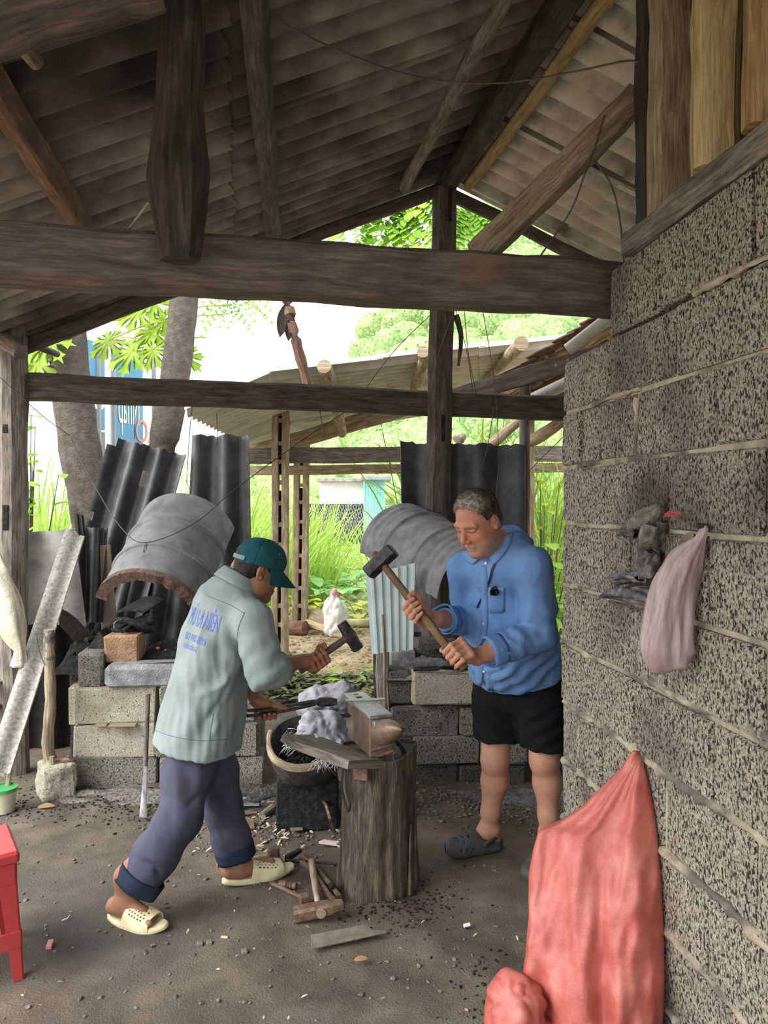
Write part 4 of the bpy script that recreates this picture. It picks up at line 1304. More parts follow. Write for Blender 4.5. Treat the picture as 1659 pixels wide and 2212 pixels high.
for a, b, c in ((RsB, ReB, RwB), (LsB, LeB, LwB)):
    f.chain([a, b], [.042, .034], .03).chain([b, b + (c - b) * .45, b + (c - b) * .7, c], [.034, .036, .040, .032], .02)
for a, b, c in ((RhB, RkB, RaB), (LhB, LkB, LaB)):
    f.chain([hipB, a, b], [.13, .098, .060], .03)
    dn = (c - b)
    f.chain([b, b + dn * .32 - fwB * .012, b + dn * .75, c], [.057, .0585, .041, .037], .03)
    f.ell(b + fwB * .025, (.042, .04, .048), None, .03)
    f.cone(b + dn * .2 - fwB * .03, b + dn * .45 - fwB * .018, .036, .03, .03)
    for q in (-1, 1): f.ell(c + sdB * q * .034 + A3(0, 0, .004), (.013,) * 3, None, .015)
toeRB = G(992, 1848, 0)
def foot_simple(an, toe):
    d = toe - an; d[2] = 0; d = unit(d)
    f.cone(an, A3(an[0], an[1], .05) - d * .03, .038, .036, .03)
    f.cone(an, A3(toe[0], toe[1], .045) - d * .06, .038, .028, .03)
    return d
dR = foot_simple(RaB, toeRB.copy())
toeLB = LaB + A3(-.13, -.17, 0); toeLB[2] = 0
dL = foot_simple(LaB, toeLB.copy())
hrB = .0165
grip(f, RG, sdir, (.62, .42, -.30), 1, hrB, RwB + A3(-.012, 0, 0), 1.06, spread=.0215)
grip(f, LG2, sdir, (.80, .18, -.30), -1, hrB, LwB + A3(-.006, 0, -.004), 1.06, spread=.0215)
sk = f.mesh().smooth(1, .3)
loc = local(hcB, axB, 1.0)
lv = loc(sk.v)
hd = lambda v: (lv[:, 0] > .05)
sk.paint((.45, .215, .142), [
    (lambda v: ((np.linalg.norm(lv, axis=1) < .2) & (lv[:, 2] > -.15)) * .55, (.47, .20, .13)),
    (lambda v: gauss(lv[:, 2] + .025, .03) * gauss(np.abs(lv[:, 1]) - .042, .022) * hd(v) * .6, (.50, .16, .11)),
    (lambda v: gauss(lv[:, 2] + .034, .012) * gauss(lv[:, 1], .018) * (lv[:, 0] > .09) * .7, (.50, .14, .10)),
    (lambda v: gauss(lv[:, 2] + .0695, .008) * gauss(lv[:, 1], .020) * (lv[:, 0] > .078) * .7, (.40, .14, .115)),
    (lambda v: (lv[:, 2] < -.05) * (lv[:, 2] > -.135) * (lv[:, 0] > -.005) * .42 * (1 - gauss(lv[:, 2] + .0695, .012) * gauss(lv[:, 1], .026)), (.34, .26, .22)),
    (lambda v: gauss(lv[:, 2] - .0215 + .0 * lv[:, 1], .006) * (np.abs(lv[:, 1]) > .012) * (np.abs(lv[:, 1]) < .054) * (lv[:, 0] > .06) * .75, (.17, .10, .07)),
    (lambda v: gauss(lv[:, 2] - .0, .0022) * (np.abs(lv[:, 1]) > .018) * (np.abs(lv[:, 1]) < .05) * (lv[:, 0] > .06) * .9, (.10, .045, .035)),
    (lambda v: ((v[:, 2] < .75) & (v[:, 2] > .1)) * .35, (.56, .32, .23)),
])
obj('body', sk, M['skin_guest'], guest, sharp=180)
# short grey hair: scalp cap and strands
f = Field(hcB - .19, hcB + .19, .0032)
e = lambda p, r, k=.01, sub=False: f.ell(qB(*p), np.array(r) * 1.0, axB, k, sub)
e((-.014, 0, .036), (.099, .0795, .094), 0)
e((-.055, 0, -.025), (.052, .068, .055), .02)
f.cut(qB(.052, 0, .058), axB[0] * .80 - axB[2] * .55, .006)
f.cut(qB(-.06, 0, -.065), -axB[2], .01)
f.cut(qB(.012, 0, -.004), axB[0] * .92 - axB[2] * .42, .006)
for s in (-1, 1): e((-.010, s * .084, -.012), (.026, .020, .036), .004, True)
h_ = f.mesh()
h_.push(lambda v: .0007 * np.sin(v[:, 0] * 420 + v[:, 2] * 300) * np.sin(v[:, 1] * 480))
lh = loc(h_.v)
hp_ = lambda v: np.clip((lh[:, 2] - .055) / .05, 0, 1) * np.clip((lh[:, 0] + .045) / .08, 0, 1)
h_.paint((.38, .34, .32), [(hp_, (2.7, 2.65, 2.6)), (lambda v: np.clip((-.005 - lh[:, 2]) / .04, 0, 1) * .8, (1.5, 1.45, 1.4))])
hairb = obj('hair', h_, M['hair_grey'], guest, sharp=180)
rng = np.random.RandomState(4); nr = h_.normals(); lh = loc(h_.v)
mb = MB()
idx = rng.choice(np.where(lh[:, 2] > -.04)[0], 6000)
V, F, C = [], [], []
for k, i in enumerate(idx):
    p = h_.v[i]; n = nr[i]
    top = max(0, lh[i, 2] - .02) / .1
    dr = unit(n * .50 + axB[0] * (.9 * top) - axB[2] * (.5 * (1 - top)) + rng.uniform(-.22, .22, 3))
    C += [h_.col[i] * rng.uniform(.7, 1.5)] * 4
    sd = unit(np.cross(dr, rng.uniform(-1, 1, 3))) * .0011
    L_ = .007 + .013 * top * rng.uniform(.5, 1.2)
    V += [p - sd, p + sd, p + dr * L_ * .6 + sd * .7, p + dr * L_]
    F += [(4 * k, 4 * k + 1, 4 * k + 2), (4 * k, 4 * k + 2, 4 * k + 3)]
so = obj('strands', mb.add(V, F), M['hair_grey'], hairb, sharp=180)
so.data.color_attributes.new('Col', 'FLOAT_COLOR', 'POINT').data.foreach_set('color', np.c_[np.array(C), np.ones(len(C))].astype(np.float32).ravel()); so['kind'] = 'stuff'
# shirt
f = Field((.22, 2.76, .72), (.88, 3.70, 1.50), .0044)
flB = (fwB, .80)
hemB = P(1116, 1470, 3.46); bel = P(1104, 1390, 3.36)
f.chain([hemB + A3(0, 0, -.05), hemB, bel, chB, nkB + A3(.016, .02, -.075)], [.215, .212, .205, .192, .140], .06, flB)
f.ell(bel + fwB * .09, (.13, .13, .16), None, .08)
f.cone(nkB + A3(.01, 0, -.07), nkB + A3(.004, 0, .030), .118, .080, .04)
f.cone(nkB + A3(.01, .01, -.05), RsB, .088, .072, .05).cone(nkB + A3(.02, 0, -.05), LsB, .09, .076, .05)
f.chain([RsB, ReB], [.074, .060], .03)
RcB, LcB = ReB + (RwB - ReB) * .78, LeB + (LwB - LeB) * .80
f.chain([ReB, ReB + (RcB - ReB) * .5, RcB], [.062, .056, .050], .02)
f.chain([LsB, LsB + (LeB - LsB) * .6, LeB], [.078, .068, .062], .03)
f.chain([LeB, LeB + (LcB - LeB) * .5, LcB], [.062, .060, .053], .02)
f.cut(P(1110, 1462, 3.4), unit(A3(.20, .25, -1.0)), .006)
f.cone(nkB + A3(0, 0, .075), nkB + (hcB - nkB) * 1.3, .070, .085, .008, None, True)
f.box(RcB + unit(RwB - ReB) * .07, (.07, .075, .075), (unit(RwB - ReB), frame(RwB - ReB)[0], frame(RwB - ReB)[1]), .002, 0, True)
f.box(LcB + unit(LwB - LeB) * .07, (.07, .075, .075), (unit(LwB - LeB), frame(LwB - LeB)[0], frame(LwB - LeB)[1]), .002, 0, True)
f.cone(nkB + fwB * .075 + A3(0, 0, .03), nkB + fwB * .13 + A3(0, 0, -.045), .045, .010, .02, None, True)   # open throat
sh = f.mesh().smooth(2)
sh.push(folds([(LeB, .10, (.6, -.3, .7), .060, .004), (P(1090, 1380, 2.98), .10, (.7, .1, .6), .045, .0035), (ReB + A3(.0, 0, .03), .10, (.3, .4, .8), .055, .004), (P(1140, 1440, 3.2), .18, (.6, 0, -.8), .06, .006),
               (P(1060, 1300, 3.05), .12, (.9, .3, .15), .07, .004), (P(1180, 1300, 3.1), .14, (.8, .2, .4), .08, .004)]))
sh.push(creases([([P(1130, 1250, 2.95), P(1108, 1320, 2.95), P(1100, 1380, 2.95)], .012, -.012), ([P(1150, 1300, 2.95), P(1110, 1340, 2.93), P(1060, 1400, 2.9)], .010, .009), ([P(1170, 1340, 2.98), P(1120, 1375, 2.93), P(1070, 1420, 2.9)], .010, .008),
                 ([P(1030, 1215, 3.0), P(1036, 1260, 3.02), P(1044, 1330, 3.05)], .010, .008), ([P(1060, 1230, 2.98), P(1070, 1290, 3.0), P(1074, 1350, 3.05)], .010, -.007), ([P(1000, 1300, 3.2), P(1030, 1330, 3.15), P(1040, 1400, 3.12)], .014, -.012),
                 ([P(1200, 1400, 3.1), P(1140, 1440, 3.1), P(1070, 1470, 3.2)], .012, .008), ([P(1205, 1350, 3.15), P(1150, 1410, 3.1)], .014, -.010), ([P(985, 1200, 3.22), P(990, 1260, 3.2), P(1000, 1310, 3.2)], .01, .006)]))
sh.push(rumple(.0066, (8, 8, 5), 4.0)); sh.smooth(1, .25)
shirt = obj('shirt', sh, M['shirt'], guest, sharp=180)
sb = sh.bvh()
def onto(p, d=fwB, off=.002, back=.3):
    h = sb.ray_cast(Vector(np.asarray(p) + d * back), Vector(-d), 1.2)
    return np.array(h[0] + h[1] * off) if h[0] else np.asarray(p)
viewd = lambda p: -unit(np.asarray(p) - A3(0, 0, CAMZ))
def onto_px(px, py, off=.002):
    r = unit(ray(px, py))
    h = sb.ray_cast(Vector((0, 0, CAMZ)), Vector(r), 9)
    return (np.array(h[0] + h[1] * off), np.array(h[1])) if h[0] else (P(px, py, 3.1), -r)
# placket with buttons
pl = [(1045, 1222), (1047, 1260), (1048, 1300), (1047, 1345), (1044, 1395)]
pts = [onto_px(a, b)[0] for a, b in spline([(x, y, 0) for x, y in pl], 16)[:, :2]]
g = np.array([[p + sdB * (-.016 + .016 * j) * -1 + fwB * .002 for j in range(3)] for p in pts])
obj('placket', MB().shell(g, .003), M['shirt'], shirt, sharp=180)
for x, y in ((1051, 1217), (1047, 1276), (1045, 1346), (1044, 1398), (1046, 1449)):
    q, n = onto_px(x, y, .004)
    obj('button', MB().lathe([(0, 0), (.0058, 0), (.0062, .0015), (.005, .0026), (.003, .002), (0, .002)], 12, q, n), M['button'], shirt)
pk = [(1052, 1270), (1092, 1272), (1092, 1322), (1074, 1330), (1054, 1320)]
g = np.array([[onto_px(1056 + 34 * i / 6, 1268 + 52 * j / 6 + (4 if 0 < i < 6 and j == 6 else 0), .004)[0] for j in range(7)] for i in range(7)])
obj('pocket', MB().shell(g, .003), M['shirt'], shirt, sharp=180)
def flap(inner, outer, nu=10, nv=5):
    a, b = spline([(x, y, 0) for x, y in inner], nu), spline([(x, y, 0) for x, y in outer], nu)
    g = np.array([[onto_px(*(a[i] * (1 - j / (nv - 1)) + b[i] * (j / (nv - 1)))[:2], .013 - .007 * j / (nv - 1))[0] for j in range(nv)] for i in range(nu)])
    obj('collar_flap', MB().shell(g, .0035), M['shirt'], shirt, sharp=180)
flap([(1088, 1150), (1078, 1168), (1064, 1186), (1050, 1199)], [(1106, 1152), (1102, 1176), (1088, 1200), (1070, 1219)])
flap([(1012, 1192), (1026, 1199), (1040, 1206)], [(998, 1198), (1010, 1214), (1024, 1220)])
# collar
nd = unit(A3(-.34, -.30, .89)); fx = unit(fwB - nd * np.dot(fwB, nd)); ay = np.cross(nd, fx)
g = np.zeros((30, 7, 3))
for i in range(30):
    t = math.radians(30 + 300 * i / 29)
    k = abs(i - 14.5) / 14.5
    dr = fx * math.cos(t) + ay * math.sin(t)
    for j, (rr, hh) in enumerate([(.124 + .020 * k ** 3, -.034 - .026 * k ** 4), (.112, -.010), (.098, .022), (.088, .036), (.081, .032), (.078, .010), (.080, -.02)]):
        g[i, j] = nkB + A3(.008, .010, .022) + dr * rr * (1, .96)[0] + nd * (hh - .018 * max(0, math.cos(t)))
obj('collar', MB().shell(g, .004), M['shirt'], shirt, sharp=180)
for e_, w_, nm in ((RcB, RwB - ReB, 1), (LcB, LwB - LeB, 2)):
    obj('cuff', ring_tube(e_ - unit(w_) * .020, w_, .057, .053, .070, .006, seed=nm, wob=.0035, flare=.10), M['shirt'], shirt, sharp=180)
# tails below the hem front
for (x0, x1, y0, tip) in ((1024, 1047, 1430, (1036, 1482)), (1046, 1086, 1440, (1060, 1492))):
    g = np.array([[onto_px(x0 + (x1 - x0) * i / 4, y0, .003)[0] * (1 - j / 5) + (P(tip[0] + (i - 2) * (x1 - x0) * .10, tip[1], 3.27)) * (j / 5) for j in range(6)] for i in range(5)])
    obj('shirt_tail', MB().shell(g, .003), M['shirt'], shirt, sharp=180)
# neck strap
pts = [nkB + A3(.07, .0, .035)] + [onto_px(x, y, .004)[0] for x, y in ((1100, 1160), (1090, 1180), (1080, 1198), (1065, 1228), (1058, 1255), (1045, 1285), (1032, 1312))]
pts = np.array(pts[1:])
obj('neck_strap', MB().sweep(spline(pts, 26), rect(.010, .002), up=fwB), M['black'], guest)
# shorts
f = Field((.28, 2.90, .36), (.92, 3.74, 1.0), .0044)
f.cone(hipB + A3(0, 0, .04), hipB + A3(0, 0, -.12), .178, .178, .04, (fwB, .84))
for a, b in ((RhB, RkB), (LhB, LkB)):
    en = b + A3(0, 0, .07) + (a - b) * .02
    f.chain([a + A3(0, 0, -.05), a + (en - a) * .5, en + A3(0, 0, -.05)], [.125, .115, .102], .022)
f.cut(hipB + A3(0, 0, .09), (0, 0, 1), .01)
f.cut(P(1120, 1607, 3.35), unit(A3(-.05, -.05, -1)), .005)
so_ = f.mesh().smooth(2)
so_.push(folds([(RkB + A3(0, 0, .12), .14, (.6, 0, .8), .055, .0045), (LkB + A3(0, 0, .14), .14, (-.5, .2, .8), .06, .005), (hipB + A3(0, 0, -.1), .18, (.3, -.3, .9), .07, .005)]))
so_.push(rumple(.004, (10, 10, 6), 9.0))
obj('shorts', so_, M['shorts'], guest, sharp=180)
# clogs
def clog(an, d, label=None):
    sd = np.cross(d, (0, 0, 1)); o = A3(an[0], an[1], 0) - d * .055
    f = Field(o - .26, o + .34, .0036)
    q = lambda x, y, z: o + d * x + sd * y + A3(0, 0, z)
    f.cone(q(.035, 0, .022), q(.20, 0, .022), .040, .047, 0, ((0, 0, 1), .55))
    f.ell(q(.205, 0, .040), (.072, .055, .042), (d, sd, (0, 0, 1)), .025)
    f.ell(q(.13, 0, .052), (.085, .053, .058), (d, sd, (0, 0, 1)), .02)
    f.cone(q(.03, 0, .05), q(.10, 0, .045), .040, .046, .02)
    f.cut(q(0, 0, .004), (0, 0, -1), .003)
    f.cone(q(.035, 0, .062), q(.095, 0, .075), .034, .040, .01, None, True)
    f.cut(q(.03, 0, .068), unit(A3(0, 0, 1) - d * .30), .008)  if False else None
    for x, y in ((.165, 0), (.165, .024), (.165, -.024), (.19, .013), (.19, -.013), (.19, .035), (.19, -.035), (.215, 0), (.215, .024), (.215, -.024)):
        f.cone(q(x, y, .075), q(x, y, .14), .0052, .0052, .001, None, True)
    for y in (-.048, .048):
        for x in (.15, .18, .21): f.cone(q(x, y, .045), q(x, y * 1.8, .045), .006, .006, .001, None, True)
    c = obj('clog', f.mesh().smooth(1, .4), M['clog'], guest, sharp=180)
    g = np.array([[q(.095 - .012 * 0 + .075 * math.cos(t) * -1 if False else .10 - .092 * math.sin(t), .056 * math.cos(t), .062 + .030 * math.sin(t) + z) for z in (-.010, 0, .010)] for t in np.linspace(0, math.pi, 18)])
    obj('heel_strap', MB().shell(g, .005), M['clog'], c, sharp=180)
    for y in (-1, 1):
        obj('rivet', MB().lathe([(0, -.004), (.009, -.004), (.009, .003), (.006, .005), (0, .005)], 10, q(.10, y * .058, .062), sd * y), M['clog'], c)
clog(RaB, dR); clog(LaB, dL)
# folded glasses in the breast pocket
q, n = onto_px(1068, 1272, .010)
gl = thing('eyeglasses', 'folded black glasses tucked in the breast pocket of the blue shirt', 'glasses', q)
for i, (dx, dz, tl) in enumerate(((-.014, .016, .02), (.010, .018, .026))):
    pts = spline([q + A3(dx, 0, -.02), q + A3(dx + .002, -.004, .006), q + A3(dx + .012 + tl * .3, -.006, dz), q + A3(dx + .02 + tl * .4, -.003, .004)], 10)
    obj('temple', MB().tube(pts, .0030, 6), M['black'], gl, sharp=180)
obj('lens_rim', MB().lathe([(.016, -.002), (.019, -.002), (.019, .002), (.016, .002), (.016, -.002)], 16, q + A3(0, -.002, -.006), n), M['black'], gl)
# sledgehammer
sg = thing('sledgehammer', 'long-handled sledgehammer with a dark block head held by the man in blue', 'hammer', SH1)
ux = unit(A3(.66, -.20, .42)); ux = unit(ux - sdir * np.dot(ux, sdir)); uy = np.cross(sdir, ux)
obj('handle', MB().tube(line(SH1 - sdir * .055, SH0 + sdir * .045, 16, .0015, 2), np.linspace(.0178, .0150, 16), 12), M['wood_pole_dark'], sg, sharp=180)
oct_ = [(.030 * math.cos(a) / max(abs(math.cos(a)), abs(math.sin(a))) ** .62, .030 * math.sin(a) / max(abs(math.cos(a)), abs(math.sin(a))) ** .62) for a in np.linspace(0, 2 * math.pi, 16, endpoint=False) + .1]
obj('hammer_head', MB().sweep([SH0 - ux * .074, SH0 - ux * .070, SH0 - ux * .03, SH0, SH0 + ux * .03, SH0 + ux * .070, SH0 + ux * .074], oct_, [.88, 1, 1, .98, 1, 1, .88], up=sdir, jit=.0006), M['iron'], sg, sharp=40)
# the smith's hammer
HA = P(756, 1374, 3.13)
hm = thing('hammer', 'black cross-peen hammer swung in the right fist of the man in the cap', 'hammer', HA)
obj('handle', MB().tube(line(fist - hdir * .085, HA + hdir * .026, 12, .001, 3), np.linspace(.0172, .0135, 12), 10), M['wood_soot'], hm, sharp=180)
ua = unit(A3(.46, .0, -.86)); ua = unit(ua - hdir * np.dot(ua, hdir))
obj('hammer_head', MB().sweep([HA - ua * .066, HA - ua * .060, HA - ua * .026, HA - ua * .012, HA + ua * .014, HA + ua * .030, HA + ua * .062, HA + ua * .066], rect(.044, .044, .22), np.array([(.55, .9), (.7, .95), (.86, 1), (1.12, 1.1), (1.12, 1.1), (.98, 1), (1.02, 1.02), (.94, .94)]), up=hdir), M['iron'], hm, sharp=35)
# tongs
tg = thing('tongs', 'long black blacksmith tongs reaching from the left hand to the anvil', 'tongs', LG)
T0, T1 = P(521, 1541, 3.18), P(668, 1520, 3.235)
td = unit(T1 - T0); tn = unit(A3(0, 0, 1) - td * td[2])
for s in (-1, 1):
    pts = spline([T0 + tn * .013 * s - td * .12, T0 + tn * .012 * s, LG + tn * .009 * s, T1 + tn * .007 * s, T1 + td * .05 - tn * .006 * s, P(728, 1516, 3.26) + tn * .007 * -s], 26)
    w = np.interp(np.linspace(0, 1, 26), [0, .5, .7, .8, .92, 1], [.7, .8, 1.2, 1.7, 1.5, .8])
    obj('tong_arm', MB().sweep(pts, rect(.014, .012), np.stack([np.ones(26), w * 1.25], 1), up=tn), M['iron'], tg, sharp=40)
obj('rivet', MB().lathe([(0, -.012), (.007, -.012), (.008, .012), (0, .014)], 10, T1 + td * .032, np.cross(td, tn)), M['iron'], tg)
wk = obj('blade_blank', MB().prism([(-.055, -.006), (.07, -.010), (.118, -.002), (.112, .011), (.03, .014), (-.055, .010)], .006, P(775, 1513, 3.245), unit(A3(.98, .16, .0)), unit(A3(-.16, .98, .12)), .001), M['steel'])
tag(wk, 'flat bright steel blade blank gripped in the tongs over the anvil heel', 'workpiece')
# ================================================================== forges, hoods, stump, anvil, tools
XA, YA = unit((1, .10, 0)), unit((-.10, 1, 0))         # forge front runs slightly away to the right
def blk(par, x0, y0, x1, y1, d, dep=.16, m='block_grey', name='concrete_block', ax=None, bev=.009, jit=.006, seed=None):
    """block whose front face fills the pixel box at distance d"""
    a, b = P(x0, y1, d), P(x1, y0, d)
    ax = ax or (XA, YA, (0, 0, 1))
    X, Y = unit(ax[0]), unit(ax[1])
    w, h = (b[0] - a[0]) / X[0], b[2] - a[2]
    c = np.array([(a[0] + b[0]) / 2, d, (a[2] + b[2]) / 2]) + Y * dep / 2
    return obj(name, MB().box(c, (w, dep, h), ax, bev, jit, R), M[m], par, sharp=50)
lf = thing('forge', 'left brick forge of stacked pale blocks behind the man in the cap', 'forge', P(350, 1706, 4.4))
blk(lf, 161, 1486, 331, 1564, 4.27, .20, 'block_pale'); blk(lf, 163, 1566, 334, 1637, 4.27, .20, 'block_pale'); blk(lf, 168, 1638, 336, 1716, 4.27, .20, 'block_grey')
blk(lf, 150, 1484, 166, 1566, 4.36, .20, 'block_pale', bev=.004)
for y0, y1, x0, x1, m in ((1484, 1560, 346, 486, 'block_grey'), (1562, 1636, 338, 440, 'block_grey'), (1638, 1716, 346, 450, 'block_grey'), (1562, 1636, 443, 557, 'block_grey'), (1484, 1560, 489, 550, 'block_grey'), (1638, 1718, 453, 568, 'block_grey')):
    blk(lf, x0, y0, x1, y1, 4.24, .20, m)
blk(lf, 168, 1412, 220, 1485, 4.30, .20, 'block_grey'); blk(lf, 229, 1437, 420, 1486, 4.26, .17, 'block_ash', bev=.022); blk(lf, 423, 1437, 548, 1485, 4.28, .17, 'block_ash', bev=.02)
blk(lf, 226, 1374, 298, 1433, 4.36, .22, 'brick', bev=.010)
for i, (x0, x1) in enumerate(((300, 440), (443, 560))): blk(lf, x0, 1640, x1, 1706, 5.0, .2, 'block_dark')
for k in range(3):
    z0 = k * .19
    obj('concrete_block', MB().box(P(165, 1600, 4.75) * A3(1, 1, 0) + A3(.09, .1, z0 + .095), (.18, .5, .185), (XA, YA, (0, 0, 1)), .008, .005, R), M['block_dark'], lf)
    obj('concrete_block', MB().box(P(540, 1600, 4.75) * A3(1, 1, 0) + A3(-.02, .05, z0 + .095), (.18, .5, .185), (XA, YA, (0, 0, 1)), .008, .005, R), M['block_dark'], lf)
def heap(name, par, c, rx, ry, h, m, seed, n=26, rough=.25, kind=None):
    rng = np.random.RandomState(seed); V, F = [], []
    for j in range(n + 1):
        for i in range(n + 1):
            x, y = 2 * i / n - 1, 2 * j / n - 1
            q = max(0, 1 - x * x - y * y)
            z = h * (q ** .8) * (1 + rough * noise.noise((x * 4 + seed, y * 4, 0)) + rough * .6 * noise.noise((x * 11, y * 11, seed)))
            V.append((c[0] + x * rx, c[1] + y * ry, c[2] + z - .006))
    F = [(j * (n + 1) + i, j * (n + 1) + i + 1, (j + 1) * (n + 1) + i + 1, (j + 1) * (n + 1) + i) for j in range(n) for i in range(n)]
    o = obj(name, MB().add(V, F), M[m], par, sharp=180)
    if kind: o['kind'] = kind
    return o
hz = P(330, 1430, 4.6)
heap('coal_bed', lf, A3(P(385, 1430, 4.62)[0], 4.66, .60), .50, .32, .14, 'coal', 3, rough=.5, kind='stuff')
heap('coal_bed', lf, A3(P(215, 1400, 4.6)[0], 4.68, .60), .26, .26, .20, 'coal', 5, rough=.5, kind='stuff')
for i, (x, y, r) in enumerate(((341, 1400, .011), (358, 1404, .006))):
    obj('ember', MB().rock(P(x, y, 4.42), (r, r, r * .8), i + 3, 1), M['ember'], lf)
def crumbs(name, n, region, sz, m, seed, z=0.0, parent=None, fl=.55):
    rng = np.random.RandomState(seed); mb = MB()
    for k in range(n):
        x, y = region(rng)
        s = sz * rng.uniform(.35, 1.0) ** 1.5
        a = rng.uniform(0, 6.28)
        mb.rock((x, y, z + fh(x, y) + s * .25), (s * rng.uniform(.7, 1.5), s * rng.uniform(.5, 1.1), s * rng.uniform(.35, fl + .2)), k + seed, 0, .4, ((math.cos(a), math.sin(a), 0), (-math.sin(a), math.cos(a), 0), (0, 0, 1)))
    o = obj(name, mb, M[m], parent, sharp=25)
    o['kind'] = 'stuff'
    return o
crumbs('coal_lumps', 260, lambda r: (r.uniform(P(305, 1430, 4.5)[0], P(545, 1430, 4.5)[0]), r.uniform(4.36, 4.80)), .022, 'coal', 11, .66, lf)
crumbs('coal_lumps', 120, lambda r: (r.uniform(P(165, 1430, 4.6)[0], P(300, 1430, 4.6)[0]), r.uniform(4.50, 4.85)), .030, 'coal', 12, .68, lf)
# things lying on the left forge
q = P(284, 1330, 4.62)
g = np.array([[q + XA * (.085 * math.sin(t)) + A3(0, 0, .030 * math.cos(t) + .012) + YA * (.16 * j - .05) for j in range(5)] for t in np.linspace(-1.3, 1.3, 14)])
st = obj('scrap_tile', MB().shell(g, .014), M['iron'], None, sharp=60); tag(st, 'blackened curved tile lying on the coal heap of the left forge', 'tile')
rg = obj('sooty_rag', MB().rock(P(288, 1352, 4.56), (.13, .09, .05), 9, 3, .45), M['coal'], None, sharp=180); tag(rg, 'sooty black rag draped below the curved tile on the left forge', 'rag')
for i, (x, y, r, d) in enumerate(((256, 1357, .010, 4.42), (264, 1363, .014, 4.39))):
    c = P(x, y, d)
    o = obj('steel_pipe', MB().lathe([(r * .8, 0), (r, 0), (r, .30), (r * .8, .30), (r * .8, 0)], 16, c, unit((.25, .92, .12))), M['iron'], None)
    tag(o, ('thin' if i == 0 else 'wider') + ' open pipe end lying on the brown block of the left forge', 'pipe')
hk = obj('iron_hook', MB().tube(spline([P(247, 1357, 4.45), P(246, 1349, 4.45), P(251, 1342, 4.46), P(262, 1338, 4.48)], 10), .004, 6), M['steel']); tag(hk, 'small bright bent hook beside the pipe ends on the left forge', 'hook')
sv = thing('shovel', 'black shovel blade lying upside down at the left end of the coal heap', 'shovel', P(165, 1370, 4.5))
g = np.array([[P(128 + 60 * i / 8, 1335 + 6.2 * i + (j - 3) * (6 + 2.5 * math.sin(i / 8 * 3.1)), 4.50 + .02 * j) + A3(0, 0, .02 * math.cos((j - 3) / 3)) for j in range(7)] for i in range(9)])
obj('blade', MB().shell(g, .003), M['iron'], sv, sharp=60)
obj('socket', MB().tube(line(P(186, 1382, 4.52), P(255, 1372, 4.75), 6), .016, 8), M['iron'], sv)
tr = obj('folded_tin', MB().prism([(-.075, 0), (.075, 0), (0, .11)], .16, P(210, 1405, 4.42) + A3(0, .09, .0), XA, (0, 0, 1), .002), M['iron']); tag(tr, 'dark folded metal wedge standing on the small corner block', 'scrap')
mb = MB()
for k in range(14): mb.box(P(200 + R.uniform(-8, 16), 1410, 4.40) + A3(0, R.uniform(-.04, .05), .004 * k % .012), (R.uniform(.03, .07), .008, .004), (unit((1, R.uniform(-.6, .6), 0)), unit((R.uniform(-.3, .3), 1, 0)), (0, 0, 1)), .001)
o = obj('wood_splinters', mb, M['chip']); o['kind'] = 'stuff'
o = obj('steel_bar', MB().sweep(line(P(298, 1435, 4.30), P(430, 1429, 4.30), 6), rect(.012, .008)), M['iron']); tag(o, 'flat iron bar lying along the ash slab of the left forge', 'bar')
for i, (x0, x1) in enumerate(((206, 232), (236, 294))):
    o = obj('wood_wedge', MB().box(P((x0 + x1) / 2, 1566, 4.25), ((x1 - x0) / FPX * 4.25, .05, .010), (XA, YA, (0, 0, 1)), .002), M['wood_tan'], lf)
# left hood: thick half pipe hung over the fire
def half_shell(c0, c1, r0, r1, t, m, par, span=(-95, 95), n=30, nl=9, ribs=(), up=(0, 0, 1), name='shell', rag=0.0, seed=0, corr=0):
    ax = unit(np.asarray(c1) - np.asarray(c0)); s, u = frame(ax, up)
    L = np.linalg.norm(np.asarray(c1) - np.asarray(c0))
    ls = sorted(set(np.linspace(0, 1, nl).tolist() + [x for r_ in ribs for x in (r_ - .018, r_ - .008, r_, r_ + .008, r_ + .018)]))
    rng = np.random.RandomState(seed); g = np.zeros((n, len(ls), 3))
    for i in range(n):
        a = math.radians(span[0] + (span[1] - span[0]) * i / (n - 1))
        for j, l in enumerate(ls):
            r = r0 + (r1 - r0) * l + sum(.014 * math.exp(-((l - q) / .011) ** 2) for q in ribs)
            if corr: r += corr * math.sin(l * L * 2 * math.pi / .07) * (1 if (l < .22 or l > .74) else 0)
            dl = 0
            if rag and j == 0: dl = rng.uniform(-rag, rag)
            g[i, j] = np.asarray(c0) + ax * (L * l + dl) + s * r * math.sin(a) + u * r * math.cos(a)
    return obj(name, MB().shell(g, t), M[m], par, sharp=70), g, ax, s, u
h0 = P(326, 1322, 4.36); h1 = P(408, 1150, 4.95)
lh_ = thing('forge_hood', 'big grey half pipe hung on wires over the left forge', 'hood', h0)
half_shell(h0, h1, .292, .302, .028, 'pipe_hood', lh_, (-68, 84), 34, 9, (.33, .66), seed=2)
_, g, ax_, s_, u_ = half_shell(h0 - unit(h1 - h0) * .012, h0 + unit(h1 - h0) * .02, .284, .284, .064, 'hood_rim', lh_, (-67, 83), 44, 4, name='rim', rag=.008, seed=5)
